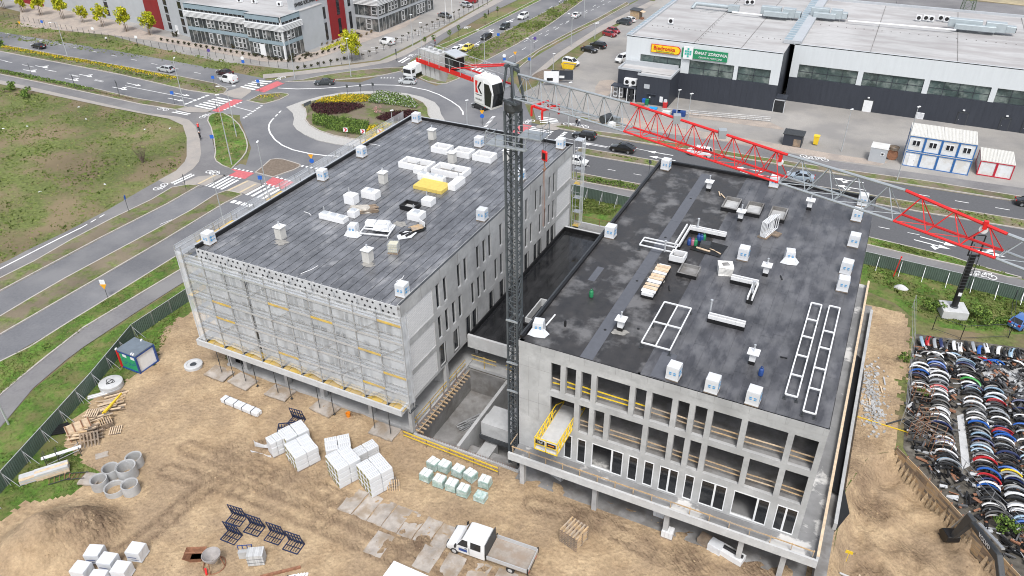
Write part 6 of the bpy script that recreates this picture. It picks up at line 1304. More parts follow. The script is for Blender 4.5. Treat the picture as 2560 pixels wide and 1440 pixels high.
MB().box(-.12,-.05,-1.0,1.0,.9,2.35).build('headboard', steel_d, TK)
bedm = mat('bed_dust',(.33,.29,.25),.9,.12,3,col2=(.30,.24,.19),c2scale=1.2); BL = -3.75
MB().box(BL,-.14,-1.1,1.1,.85,.95).build('bed_floor', bedm, TK); MB().box(BL,2.9,-.45,.45,.55,.8).build('chassis', steel_d, TK)
for s in (-1,1): MB().box(BL,-.14,s*1.1-.03,s*1.1+.03,.955,1.35).build('side_board', alu, TK)
MB().box(BL-.03,BL+.03,-1.06,1.06,.955,1.35).build('tail_board', alu, TK)
for x in (-.17,BL): 
    for s in (-1,1): MB().box(x-.05,x+.05,s*1.12-.05,s*1.12+.05,.8,1.45).build('bed_post', black, TK)
wm = [MB().lathe([(.0,-.1),(.3,-.1),(.36,-.06),(.36,.1),(.3,.13),(0,.13)],18).mesh('wheel', rubber, smooth=True), MB().lathe([(.2,.132),(.08,.15),(0,.15)],14).mesh('rim', alu)]
for x in (2.75,-2.2):
    for s in (-1,1): c = link('wheel', wm[0], TK, T(x,s*.88,.36,0,None,s*rad(-90))); link('rim', wm[1], c)
MB().box(BL+.02,BL+.06,-.9,-.6,.6,.75).box(BL+.02,BL+.06,.6,.9,.6,.75).build('tail_light', red_p, TK)
# ================================================================ VEHICLES
rim_m = mat('alloy_rim',(.35,.36,.37),.35,.1,4,metal=.7); lamp_w = mat('lamp_clear',(.65,.66,.66),.15,.05,3); lamp_r = mat('lamp_red',(.35,.01,.01),.25,.1,3); trim_k = mat('trim_black',(.02,.02,.021),.5,.1,3)
wheel_me = MB().lathe([(.0,-.1),(.25,-.1),(.32,-.06),(.33,0),(.32,.08),(.26,.11),(0,.11)],16).mesh('wheel', rubber, smooth=True); rim_me = MB().lathe([(.22,.112),(.2,.125),(.06,.11),(0,.12)],12).mesh('rim', rim_m)
KIND = { # stations x, belt z ; cabin: x of windscreen base, roof front, roof rear, rear base ; heights
 'sedan': dict(L=4.6,W=.90,hood=.86,trunk=.95,ws=(.95,.25,-.95,-1.75),H=1.42), 'hatch': dict(L=4.1,W=.88,hood=.92,trunk=1.0,ws=(1.0,.35,-1.35,-1.9),H=1.5),
 'wagon': dict(L=4.7,W=.91,hood=.88,trunk=.98,ws=(1.0,.3,-1.75,-2.25),H=1.48), 'suv': dict(L=4.6,W=.95,hood=1.08,trunk=1.15,ws=(1.1,.5,-1.55,-2.15),H=1.72),
 'coupe': dict(L=4.75,W=.98,hood=1.05,trunk=1.12,ws=(1.0,.3,-.7,-2.1),H=1.62), 'mpv': dict(L=4.5,W=.93,hood=1.05,trunk=1.08,ws=(1.45,.65,-1.75,-2.15),H=1.75), 'van': dict(L=4.5,W=.95,hood=1.1,trunk=1.15,ws=(1.35,.75,-2.15,-2.2),H=1.85)}
paints = {}
def car_paint(c):
    if c not in paints:
        m = mat('car_paint', c, .28, .04, 1.0, spec=.6); m.node_tree.nodes['Principled BSDF'].inputs['Coat Weight'].default_value = .6; paints[c] = m
    return paints[c]
car_cache = {}
def car_parts(kind, c):
    if (kind,c) in car_cache: return car_cache[kind,c]
    k = KIND[kind]; L, W, hd, tr, H = k['L'],k['W'],k['hood'],k['trunk'],k['H']; w0,w1,w2,w3 = k['ws']; pm = car_paint(c)
    st = [(L/2,.38,.62,.70),(L/2-.06,.28,.74,.82),(L/2-.35,.22,hd-.08,.95),(w0,.2,hd,1.0),(0,.2,(hd+tr)/2+.02,1.0),(w3+.1,.2,tr,1.0),(-L/2+.25,.24,tr-.02,.96),(-L/2+.04,.32,tr-.12,.88),(-L/2,.42,.75,.8)]
    vs=[]; fs=[]
    for x,zb,zt,ws in st:
        w = W*ws; zm = zb+(zt-zb)*.55
        for y,z in ((-w*.92,zb),(-w,zm),(-w*.94,zt-.04),(-w*.8,zt),(w*.8,zt),(w*.94,zt-.04),(w,zm),(w*.92,zb)): vs.append((x,y,z))
    for i in range(len(st)-1):
        for j in range(8): fs.append((i*8+j,i*8+(j+1)%8,(i+1)*8+(j+1)%8,(i+1)*8+j))
    fs += [tuple(range(7,-1,-1)), tuple((len(st)-1)*8+j for j in range(8))]
    ps = [('body', MB().add(vs,fs).mesh('body', pm, smooth=True))]
    by, ry = W*.86, W*.68; zb = min(hd,tr)-.02; zr = H-.06
    def cab(sh, zlow, ztop):
        f = lambda a,b,t: a+(b-a)*t
        t0 = (zlow-zb)/(zr-zb); t1 = (ztop-zb)/(zr-zb); P = []
        for t in (t0,t1):
            y = f(by,ry,t)-sh; xf = f(w0,w1,t)-sh; xr = f(w3,w2,t)+sh; P += [(xf,-y,zb+(zr-zb)*t),(xf,y,zb+(zr-zb)*t),(xr,y,zb+(zr-zb)*t),(xr,-y,zb+(zr-zb)*t)]
        return P
    P = cab(0,zb,zr); gl = MB().add(P,[(0,1,5,4),(1,2,6,5),(2,3,7,6),(3,0,4,7)])
    ps.append(('glasshouse', gl.mesh('glasshouse', glass_d)))
    R = MB().add([(w1+.03,-ry-.01,zr),(w1+.03,ry+.01,zr),(w2-.03,ry+.01,zr),(w2-.03,-ry-.01,zr),(w1-.1,-ry*.85,H),(w1-.1,ry*.85,H),(w2+.12,ry*.85,H-.01),(w2+.12,-ry*.85,H-.01)],[(3,2,1,0),(4,5,6,7),(0,1,5,4),(1,2,6,5),(2,3,7,6),(3,0,4,7)])
    ps.append(('roof', R.mesh('roof', pm, smooth=True)))
    xm = (w1+w2)/2
    for s in (-1,1):
        for q in (MB().bar((w0+.02,s*(by-.01),zb),(w1+.02,s*ry,zr),.08), MB().bar((w3-.02,s*(by-.01),zb),(w2-.02,s*ry,zr),.1), MB().bar((xm+.1,s*(by+.005),zb),(xm+.1,s*(ry+.012),zr),.07)): ps.append(('pillar', q.mesh('pillar', pm)))
        if kind == 'van': ps.append(('side_panel', MB().add([(xm,s*(by+.006),zb),(w3,s*(by+.006),zb),(w2,s*(ry+.006),zr),(xm,s*(ry+.006),zr)],[(0,1,2,3)]).mesh('side_panel', pm)))
    if kind == 'van': ps.append(('rear_door', MB().add([(w3-.005,-by,zb),(w3-.005,by,zb),(w2-.005,ry,zr),(w2-.005,-ry,zr)],[(0,1,2,3)]).mesh('rear_door', pm)))
    wh = [(L*.31,W-.08),(L*.31,-W+.08),(-L*.29,W-.08),(-L*.29,-W+.08)]
    for x,y in wh: s = 1 if y>0 else -1; ps.append(('wheel', wheel_me, T(x,y,.33,0,None,s*rad(-90)), [('rim', rim_me)]))
    hl = MB().cbox((L/2-.1,0,.72),(.2,.34,.14)).mesh('headlight', lamp_w); tl = MB().cbox((-L/2+.06,0,.88),(.14,.3,.2)).mesh('tail_light', lamp_r)
    for s in (-1,1): ps.append(('headlight', hl, T(0,s*W*.62,0))); ps.append(('tail_light', tl, T(0,s*W*.66,0)))
    ps.append(('bumper', MB().box(L/2-.02,L/2+.04,-W*.6,W*.6,.36,.56).mesh('bumper', trim_k))); ps.append(('number_plate', MB().box(-L/2-.02,-L/2+.01,-.26,.26,.6,.72).mesh('number_plate', white_p)))
    mr = MB().cbox((w0-.15,0,zb+.1),(.12,.2,.14)).mesh('mirror', pm)
    for s in (-1,1): ps.append(('mirror', mr, T(0,s*(W+.06),0)))
    car_cache[kind,c] = ps; return ps
BK,DG,WH,SV,RD,YL,MR,BL_ = (.010,.010,.011),(.035,.042,.045),(.72,.73,.73),(.45,.47,.48),(.28,.02,.025),(.70,.58,.08),(.03,.008,.01),(.28,.34,.40)
def car(px,py,qx,qy,kind,c,lb,cat='car',grp='cars on the road',z=ROADZ+.02,s=1.0):
    p, q = g(px,py,z), g(qx,qy,z); d = q-p
    return spawn('parked_car' if 'park' in grp else ('van' if kind == 'van' else 'car'), car_parts(kind,c), (p.x,p.y,z), math.atan2(d.y,d.x), lb, cat, grp, s)
car(98,120,50,110,'sedan',BK,'black saloon on the far left of the upper-left road')
car(416,178,370,169,'wagon',SV,'silver estate car passing the yellow flower strip'); car(563,187,520,178,'sedan',MR,'dark maroon car half hidden behind the white van'); car(573,205,530,196,'van',WH,'white panel van waiting at the zebra crossing','van')
car(812,211,760,212,'sedan',DG,'dark grey saloon circling the roundabout'); car(1020,209,975,206,'hatch',SV,'small silver hatchback entering the roundabout')
car(1138,133,1120,147,'hatch',WH,'white car half hidden behind the crane counterweight winch'); car(1169,124,1145,136,'sedan',YL,'yellow saloon in the queue on the upper road'); car(1216,97,1190,110,'hatch',BK,'black hatchback with pale bonnet behind the yellow car'); car(1262,71,1235,85,'hatch',DG,'dark hatchback third in the queue on the upper road'); car(1308,46,1280,60,'suv',WH,'white crossover with dark windows at the back of the queue'); car(1441,42,1468,25,'sedan',WH,'white saloon driving away on the upper right road')
car(1201,271,1175,262,'hatch',BK,'black car partly hidden below the crane cab')
car(1461,345,1410,336,'wagon',BK,'black estate car with chrome rails on the right-hand road'); car(1556,378,1500,368,'coupe',BK,'black coupe crossover ahead of the white minivan'); car(1748,388,1690,378,'mpv',WH,'white minivan seen through the red jib'); car(2000,448,1950,440,'sedan',BL_,'pale blue saloon under the grey jib section'); car(1442,410,1490,418,'hatch',WH,'white car partly hidden by the scaffold tower'); car(2575,515,2620,522,'sedan',BK,'dark car cut by the right edge of the picture')
PK = 'cars parked in the lots'
for a in [(1047,14,1020,22,'suv',DG,'dark crossover parked by the office entrance'),(1166,16,1190,22,'sedan',SV,'silver saloon parked by the clipped trees'),(1178,6,1150,3,'hatch',RD,'red car at the top of the office car park'),(1113,43,1140,48,'sedan',(.12,.125,.13),'dark silver saloon parked by the flagpoles'),(1524,90,1550,96,'hatch',RD,'red hatchback parked nearest the pale store'),(1534,82,1555,88,'hatch',(.30,.02,.03),'second red car behind the first'),(1495,119,1475,114,'suv',BK,'black off-roader with a spare wheel on its back'),(1473,129,1495,134,'sedan',BK,'black saloon parked beside the off-roader'),(1427,162,1450,168,'mpv',WH,'white people carrier parked behind the yellow skip'),(1560,60,1538,56,'suv',(.04,.05,.06),'dark grey crossover parked by the wooden kiosk'),(1573,54,1555,49,'hatch',WH,'white car behind the dark grey crossover'),(1556,153,1540,159,'van',WH,'white van half hidden by the corner of the pale store')]:
    car(*a, grp=PK, z=.06)
car(968,110,945,105,'van',WH,'white delivery van in the striped parking bays','van',PK,.06)
# white tanker lorry
p, q = g(1042,190), g(1030,200); LO = empty('lorry',(p.x,p.y,ROADZ+.02),math.atan2(q.y-p.y,q.x-p.x)-.25,'white cab-over lorry turning in front of the counterweights','lorry')
MB().box(1.8,3.6,-1.2,1.2,.6,2.9).build('cab', white_p, LO, bevel=.1); MB().box(3.6,3.62,-1.05,1.05,1.6,2.5).build('windscreen', glass_d, LO); MB().box(3.55,3.66,-1.15,1.15,.45,.95).build('bumper', steel_d, LO); MB().box(-4.2,1.6,-1.2,1.2,1.1,3.2).build('body', white_p, LO, bevel=.05); MB().box(-4.2,3.2,-.5,.5,.6,1.0).build('chassis', steel_d, LO)
for s in (-1,1): MB().box(2.2,3.3,s*1.21-.01,s*1.21+.01,1.6,2.4).build('side_window', glass_d, LO); MB().box(3.58,3.64,s*.8-.2,s*.8+.2,1.0,1.2).build('headlight', lamp_w, LO)
for x in (2.7,-2.2,-3.4):
    for s in (-1,1): link('wheel', wm[0], LO, T(x,s*1.0,.5,0,(1.35,1.35,1.6),s*rad(-90)))
# ================================================================ STREET FURNITURE
pole_m = mat('lamp_pole',(.50,.52,.53),.5,.06,2,metal=.4)
def lamp_parts(h, arms):
    ps = [('pole', MB().tube((0,0,0),(0,0,h),.11,8,.05).mesh('pole', pole_m, smooth=True))]
    arm = MB().bar((0,0,h),(1.2,0,h+.15),.05).mesh('arm', pole_m); head = MB().tap((1.5,0,h+.12),(.75,.28),(.6,.2),.1).mesh('lamp_head', white_p)
    for i in range(arms): ps.append(('arm', arm, T(0,0,0,math.pi*i), [('lamp_head', head)]))
    if arms == 0: ps.append(('lamp_head', MB().tap((0.15,0,h),(.7,.3),(.55,.2),.12).mesh('lamp_head', white_p)))
    return ps
LPc = {}
def lamp(px,py,h,arms,rz,lb):
    if (h,arms) not in LPc: LPc[h,arms] = lamp_parts(h,arms)
    p = g(px,py); spawn('street_lamp', LPc[h,arms], (p.x,p.y,0.05), rz, lb, 'street lamp', 'street lamps')
for a in [(171,147,9,1,-2,'street lamp in the yellow flower median at the far left'),(462,268,10,1,2.2,'street lamp beside the zebra crossing on the upper-left road'),(592,343,10,2,.5,'double street lamp standing in the grassy island by the cyclists'),(580,413,13,0,.5,'tall leaning-looking lamp mast at the tip of the grassy island'),(672,498,10,0,2,'street lamp behind the scaffolded building beside the red crossing'),(561,562,8,1,2.6,'street lamp in the lower median with its arm toward the field'),(738,200,10,0,1,'street lamp at the corner of the office yard'),(878,194,9,0,1,'street lamp beside the yellow tree'),(1056,150,9,0,1,'street lamp behind the counterweights'),(1212,160,8,2,.4,'double lamp with a blue sign on the upper median'),(1327,188,8,1,2.6,'street lamp beside the purple round sign'),(1428,118,8,1,2.6,'street lamp beside the white saloon on the upper road'),(1032,116,8,0,1,'slim lamp at the striped parking bays'),(1383,177,4,0,1,'short lamp between footpath and yellow skip'),(1487,97,4,0,1,'short lamp near the red parked cars'),(1712,365,10,0,1,'tall lamp by the store yard, seen through the jib'),(1690,298,6,0,1,'lamp at the store service entrance'),(2103,379,8,0,1,'lamp standing alone in the concrete yard'),(2242,452,13,0,1,'tall lamp mast in front of the blue containers'),(1168,312,5,0,1,'short lamp at the far edge of the glossy roof'),(1421,318,9,0,1,'lamp by the pedestrians near the right-hand crossing'),(1352,300,8,0,1,'lamp beside the upper right zebra crossing'),(22,1062,9,1,2.2,'street lamp in the yellow weeds at the left edge'),(985,352,6,0,1,'white lamp rising over the far left roof corner'),(1460,45,9,0,1,'lamp on the far upper right verge')]: lamp(*a)
# signs: a post with plates
sg_y = paint('sign_yellow',(.75,.36,.02),.5); sg_r = paint('sign_red',(.55,.03,.05),.5); sg_p = paint('sign_purple',(.09,.06,.25),.5); grey_pl = sign_back
def plate_mesh(kind):
    if kind == 'tri': return MB().add([(-.45,0,.8),(.45,0,.8),(0,0,0),(-.45,.03,.8),(.45,.03,.8),(0,.03,0)],[(0,1,2),(5,4,3),(0,3,4,1),(1,4,5,2),(2,5,3,0)]).mesh('sign_plate', sg_y)
    if kind in ('blue','back','board','white'): w = {'blue':.35,'back':.35,'board':1.1,'white':.35}[kind]; return MB().box(-w,w,0,.03,0,.7).mesh('sign_plate', {'blue':sign_b,'back':grey_pl,'board':grey_pl,'white':white_p}[kind])
    c = {'disc':sign_b,'purple':sg_p,'round':white_p,'rhomb':grey_pl}[kind]; n = 4 if kind == 'rhomb' else 16
    m = MB(); m.tube((0,0,.4),(0,.03,.4),.42 if n > 4 else .5,n); return m.mesh('sign_plate', c)
PLm = {k: plate_mesh(k) for k in ('tri','blue','back','board','white','disc','purple','round','rhomb')}
def sign(px,py,kinds,lb,rz=0.3,h=3.0,two=False):
    p = g(px,py); ps = []
    for x in ((-.7,.7) if two else (0,)): ps.append(('post', MB().tube((x,.06,0),(x,.06,h),.035,6).mesh('post', steel_d)))
    z = h-.75
    for k in kinds: ps.append(('sign_plate', PLm[k], T(0,0,z))); z -= .8
    return spawn('road_sign', ps, (p.x,p.y,.05), rz, lb, 'road sign', 'road signs')
cam_rz = rad(26)
for a in [(270,747,('white','tri'),'yellow warning triangle with a white board above it on the south road',cam_rz),(783,427,('tri','disc'),'yellow give-way sign with blue roundabout disc behind the left roof edge',cam_rz),(1206,313,('tri','disc'),'yellow and blue roundabout sign below the crane cab',cam_rz),(1261,167,('round','blue'),'white round sign over a blue arrow sign on the upper road',cam_rz),(1288,161,('tri',),'single orange sign on the upper right road',cam_rz),(1337,122,('purple',),'purple round no-parking sign on the upper verge',cam_rz),(611,173,('round','blue'),'white round sign over a blue sign in front of the office yard',cam_rz),(527,153,('purple',),'purple round sign on the grass before the office fence',cam_rz),(467,476,('back','back'),'dark-backed sign post by the field corner crossing',2.6),(324,531,('blue',),'blue cycle sign beside the field path',2.2),(437,262,('blue',),'small blue sign at the upper-left zebra',cam_rz),(650,232,('blue','back'),'blue pedestrian sign on the refuge near the red crossing',cam_rz),(546,288,('back','back'),'dark give-way sign back at the red crossing',2.5),(537,375,('blue',),'blue square sign at the edge of the grassy island',cam_rz),(657,480,('blue',),'blue pedestrian sign on the refuge behind the building',cam_rz),(538,222,('blue',),'small blue sign in the median beside the white van',cam_rz),(81,190,('rhomb','back'),'rhombus sign back in the left hedge strip',2.6),(1246,112,('blue',),'blue sign hanging by the upper median lamp',cam_rz),(871,245,('back',),'grey sign back on the roundabout, left of three',3.0),(904,243,('back',),'grey sign back on the roundabout, middle of three',3.0),(935,240,('back',),'grey sign back on the roundabout, right of three',3.0),(773,285,('board',),'dark notice board at the left end of the roundabout',1.5),(992,153,('back','back'),'grey sign back beside the lorry',2.6),(1622,440,('back',),'dark sign behind the matt roof edge',2.6),(2240,12,('disc',),'blue round sign on the far road behind the pale store',cam_rz),(57,82,('tri',),'orange sign on the far left verge',cam_rz),(112,78,('blue',),'pale blue sign on the far left verge',cam_rz),(346,118,('white',),'white notice on the verge before the office fence',cam_rz),(238,96,('round',),'small white round sign on the verge',cam_rz),(1323,175,('blue',),'small blue sign by the upper footpath',cam_rz)]:
    sign(*a, h=2.6 if a[2] == ('board',) else 3.0)
sign(190,222,('board',),'grey direction board on two posts in the hedge strip',2.6,3.2,True); sign(300,240,('board','back'),'pair of grey direction boards on two posts at the hedge end',2.6,3.4,True)
for i,(px,py) in enumerate([(866,343),(909,347),(951,347)]):
    p = g(px,py,.3); o = empty('chevron_sign',(p.x,p.y,.3),cam_rz,['red and white chevron board on the roundabout, left of three','red and white chevron board on the roundabout, middle of three','red and white chevron board on the roundabout, right of three'][i],'road sign','chevron boards on the roundabout')
    MB().tube((0,.05,0),(0,.05,1.9),.035,6).build('post', steel, o); b = MB().box(-.42,.42,0,.03,1.1,1.95).build('sign_plate', white_p, o); MB().add([(-.35,-.01,1.9),(-.02,-.01,1.9),(.34,-.01,1.53),(-.02,-.01,1.15),(-.35,-.01,1.15),(0,-.01,1.53)],[(0,5,2,1),(5,4,3,2)]).build('chevron', sg_r, b)
for i,(px,py) in enumerate([(1115,52),(1131,47)]): p = g(px,py); tag(MB().tube((p.x,p.y,0),(p.x,p.y,10),.09,8,.05).build('flagpole', white_p), ['white flagpole left of two in the office car park','white flagpole right of two in the office car park'][i], 'flagpole')
# ================================================================ PEOPLE
skin = mat('skin',(.42,.26,.19),.6,.05,4); hairm = mat('hair',(.04,.025,.015),.7,.2,6)
def body(joints, edges, radii, cols):
    """one continuous skinned body; cols(z) gives the slot"""
    me = bpy.data.meshes.new('body'); me.from_pydata(joints, edges, []); o = bpy.data.objects.new('body', me); COL.objects.link(o)
    sk = o.modifiers.new('s','SKIN'); 
    for i, v in enumerate(me.skin_vertices[0].data): v.radius = (radii[i],radii[i]*.8 if i < 3 else radii[i]); v.use_root = (i == 0)
    o.modifiers.new('d','SUBSURF').levels = 1
    dg = bpy.context.evaluated_depsgraph_get(); nm = bpy.data.meshes.new_from_object(o.evaluated_get(dg)); bpy.data.objects.remove(o)
    return nm
ST_J = [(0,0,.95),(0,0,1.2),(0,0,1.42),(0,0,1.52),(0,0,1.64),(0,0,1.74),(0,.19,1.4),(.05,.25,1.14),(.14,.24,.92),(0,-.19,1.4),(-.06,-.25,1.14),(.02,-.26,.9),(0,.1,.9),(.12,.1,.5),(.05,.1,.08),(.2,.1,.05),(0,-.1,.9),(-.08,-.1,.5),(-.22,-.1,.1),(-.08,-.1,.05)]
ST_E = [(0,1),(1,2),(2,3),(3,4),(4,5),(2,6),(6,7),(7,8),(2,9),(9,10),(10,11),(0,12),(12,13),(13,14),(14,15),(0,16),(16,17),(17,18),(18,19)]
ST_R = [.15,.16,.15,.06,.1,.09,.07,.05,.035,.07,.05,.035,.1,.07,.045,.04,.1,.07,.045,.04]
RI_J = [(-.1,0,1.0),(.1,0,1.25),(.3,0,1.42),(.4,0,1.5),(.48,0,1.58),(.5,0,1.66),(.3,.18,1.4),(.45,.2,1.2),(.6,.2,1.08),(.3,-.18,1.4),(.45,-.2,1.2),(.6,-.2,1.08),(-.08,.1,.96),(.2,.12,.72),(.05,.12,.35),(.18,.12,.3),(-.08,-.1,.96),(.15,-.12,.6),(-.05,-.12,.22),(.08,-.12,.17)]
def person(px,py,rz,top,legs,lb,pose='stand',hair=hairm,z=.1,s=1.0):
    p = g(px,py,z); J_ = ST_J if pose == 'stand' else RI_J; nm = body(J_,ST_E,ST_R,None); nm.materials.clear()
    for m in (top,legs,skin,hair): nm.materials.append(m)
    for f in nm.polygons:
        c = f.center; hz_ = 1.66 if pose == 'stand' else 1.59; hx = J_[4][0]
        if c.z > hz_ - .03 or (c.z > hz_-.13 and c.x < hx-.03 and pose == 'stand'): f.material_index = 3
        elif c.z > J_[3][2]-.06 and abs(c.y) < .14: f.material_index = 2
        elif pose == 'stand' and c.z < .93 and abs(c.y) > .2: f.material_index = 2
        elif c.z < .97 and abs(c.y) < .2 and (pose == 'stand' or c.x < .3): f.material_index = 1
        f.use_smooth = True
    nm.name = 'person'; o = link('person', nm); o.location = (p.x,p.y,z); o.rotation_euler = (0,0,rz); o.scale = (s,s,s)
    return tag(o, lb, 'person')
cl = lambda n,c: mat(n,c,.85,.1,4)
kit_r, kit_k, kit_w, kit_g, kit_b = cl('cloth_red',(.5,.03,.03)), cl('cloth_black',(.012,.012,.014)), cl('cloth_white',(.7,.7,.7)), cl('cloth_tan',(.3,.22,.14)), cl('cloth_navy',(.03,.04,.08))
person(268,106,2.8,kit_w,kit_k,'person in a white top walking along the verge of the upper-left road'); person(1029,37,1.5,kit_k,kit_b,'person in dark clothes standing near the office entrance'); person(1037,37,2.0,kit_g,kit_k,'person in a tan jacket standing near the office entrance'); person(1088,112,.5,kit_r,kit_b,'person in a red jacket on the path behind the counterweights'); person(1221,38,.8,kit_k,kit_k,'person in black walking on the upper footpath'); person(1441,316,2.8,kit_k,kit_k,'person in black walking by the right-hand crossing'); person(1448,314,2.8,kit_w,kit_b,'person in a pale top walking beside the one in black')
bike = [('wheel', MB().lathe([(.31,-.02),(.34,0),(.31,.02),(.31,-.02)],18).mesh('wheel', rubber), T(.5,0,.34,0,None,rad(90))), ('wheel', MB().lathe([(.31,-.02),(.34,0),(.31,.02),(.31,-.02)],18).mesh('wheel', rubber), T(-.5,0,.34,0,None,rad(90))), ('frame', MB().bar((-.5,0,.34),(-.2,0,.85),.03).bar((-.2,0,.85),(.4,0,.85),.035).bar((-.1,0,.3),(.4,0,.85),.035).bar((-.1,0,.3),(-.5,0,.34),.03).bar((-.1,0,.3),(-.2,0,.9),.03).bar((.4,0,.95),(.5,0,.34),.03).mesh('frame', steel_d)), ('saddle', MB().tap((-.22,0,.9),(.26,.12),(.2,.08),.06).mesh('saddle', black)), ('handlebar', MB().bar((.42,-.22,1.0),(.42,.22,1.0),.03).mesh('handlebar', black))]
for px,py,top,hr,lb,lb2 in [(498,328,kit_r,kit_r,'cyclist in a red jersey and helmet, the one ahead','bicycle ridden by the cyclist in red'),(502,350,kit_k,kit_w,'cyclist in black with a white helmet, the one behind','bicycle ridden by the cyclist in black')]:
    p = g(px,py,.1); q = g(px-2,py-16,.1); rz = math.atan2(q.y-p.y,q.x-p.x); spawn('bicycle', bike, (p.x,p.y,.1), rz, lb2, 'bicycle', 'bicycles on the cycle path'); person(px,py,rz,top,kit_k,lb,'ride',hr)
# ================================================================ PALE STORE
def clad_seams(o, x0, x1, y, z0, z1, st, m, nm='cladding_panel'):
    n = int((x1-x0)/st)
    for i in range(n): a = x0+(x1-x0)*i/n; b = x0+(x1-x0)*(i+1)/n; MB().box(a+.008,b-.008,y-.04,y,z0,z1).build(nm, m, o)
def retail(name, x0, x1, y0, y1, H, sp, label, wins, sills):
    o = empty(name,(0,0,0),0,label,'building')
    MB().box(x0,x1,y0,y1,0,sp).build('lower_wall', charcoal, o); MB().box(x0,x1,y0+.5,y1,sp,H-.3).build('core', charcoal, o)
    # upper white wall with a recessed window band
    z0, z1 = wins[0]
    xs_ = x0
    up = MB()
    up = wally(up, y0, y0+.45, x0, x1, sp, H, [(a,b,sp,z1) for a,b in wins[1]]); up.build('upper_wall', white_clad, o)
    for a,b in wins[1]:
        wb = MB().box(a,b,y0+.3,y0+.34,sp+.02,z1).build('window_band', glass_t, o); n = max(2,int((b-a)/2.4))
        for i in range(n+1): x = a+(b-a)*i/n; MB().box(x-.05,x+.05,y0+.24,y0+.3,sp,z1).build('mullion', charcoal, wb)
        MB().box(a,b,y0+.24,y0+.3,sp+(z1-sp)*.45,sp+(z1-sp)*.45+.08).build('transom', charcoal, wb)
    for a in sills: MB().box(a-.5,a+.5,y0+.1,y0+.36,sp,z1).build('pier', charcoal, o)
    clad_seams(o, x0, x1, y0-.001, .05, sp-.05, 1.15, charcoal)
    MB().box(x0+.05,x1-.05,y0+.05,y1-.05,H-.35,H-.15).build('roof', roof_white, o)
    mb = MB(); mb.box(x0,x1,y0,y0+.18,H-.15,H+.02); mb.build('roof_edge', grey_clad, o); MB().box(x0-.3,x0+.9,y0,y1,H-.15,H+.25).build('roof_parapet', grey_clad, o); MB().box(x0,x1,y1-.6,y1,H-.15,H+.35).build('roof_parapet', grey_clad, o)
    nt_ = int((y1-y0)/1.6)
    for i in range(nt_): MB().box(x0-.22,x0+.5,y0+.3+1.6*i,y0+1.2+1.6*i,H+.255,H+.30).build('parapet_tile', blue_clad, o)
    return o
st1 = retail('store_building',-16.3,16.4,113.4,166,12.0,5.5,'pale flat-roofed store with yellow and green shop signs over charcoal walls',((0,8.4),[(-13.0,-4.0),(-2.2,7.2),(8.0,14.6)]),[7.6])
st2 = retail('store_building',17.4,72,121.4,166,12.0,5.2,'long pale flat-roofed store wing with a strip of windows and no signs',((0,8.0),[(19.0,30.6),(31.6,42.9),(43.9,54.6),(55.6,66)]),[31.1,43.4,55.1])
MB().box(15.0,18.5,121.5,165,11.9,12.6).build('roof_ridge', grey_clad, st2)
for i in range(22): MB().box(15.1,16.6,122+2*i,123.2+2*i,12.6,12.66).build('parapet_tile', blue_clad, st2)
for x in (31.8,47.5,60.5): MB().box(x,x+.15,122,165,11.851,11.9).build('expansion_joint', conc_d, st2)
for x in (-2.0,7.8): MB().box(x,x+.15,114,165,11.851,11.9).build('expansion_joint', conc_d, st1)
dot = MB().lathe([(.12,0),(.1,.12),(0,.14)],8).mesh('lightning_block', conc_d)
for o,xa,xb,y in ((st1,-14,14,124),(st2,20,62,140)):
    for i in range(24): link('lightning_block', dot, o, T(xa+(xb-xa)*i/23,y,11.86))
for i in range(24): link('lightning_block', dot, st1, T(-1.4,116+2*i,11.9))
# signs
sgy = paint('sign_sun_yellow',(.85,.55,.02),.4); sgr = paint('sign_letter_red',(.5,.02,.02),.4); sgg = paint('sign_green',(.02,.22,.10),.4)
bs = MB(); pts = [(-10.9+0,9.55),(-6.2,9.55)]; 
capp = [(-10.6,9.3)]+[(-5.2+.75*math.cos(t),10.05+.75*math.sin(t)) for t in [-math.pi/2+i*math.pi/8 for i in range(9)]]+[(-10.6,10.8)]
def board(o, pts, y0, y1, m, nm): n = len(pts); return MB().add([(x,y0,z) for x,z in pts]+[(x,y1,z) for x,z in pts],[tuple(range(n)),tuple(range(2*n-1,n-1,-1))]+[(i,n+i,n+(i+1)%n,(i+1)%n) for i in range(n)]).build(nm, m, o)
big_ = [( -7.9+(x+7.9)*1.05, 10.05+(z-10.05)*1.16) for x,z in capp]
board(st1, big_, 113.12, 113.25, sgr, 'sign_border'); sb = board(st1, capp, 113.05, 113.12, sgy, 'sign_board')
link('lettering', text_mesh('Biedronka',1.15,sgr,.02,bold=.02), sb, T(-7.8,113.0,10.2,0,None,rad(90))); link('lettering', text_mesh('Codziennie niskie ceny',.42,sgg,.02), sb, T(-7.6,113.0,9.55,0,None,rad(90)))
sb = MB().box(-4.0,5.6,113.1,113.25,8.9,10.9).build('sign_board', sgg, st1); wq = MB().box(-3.6,-1.6,112.9,113.09,8.7,11.3).build('sign_panel', white_p, sb)
teal = paint('cross_teal',(.05,.40,.33),.4)
for i in range(3):
    for j in range(4):
        if (i,j) not in ((0,0),(2,0),(0,3),(2,3)): MB().box(-3.3+.5*i,-2.9+.5*i,112.86,112.895,9.1+.5*j,9.5+.5*j).build('cross_mark', teal, wq)
link('lettering', text_mesh('ŚWIAT ZDROWIA',.82,white_p,.02,bold=.015), sb, T(2.1,113.06,10.15,0,None,rad(90))); link('lettering', text_mesh('CENTRUM MEDYCZNE',.48,white_p,.02), sb, T(2.1,113.06,9.3,0,None,rad(90)))
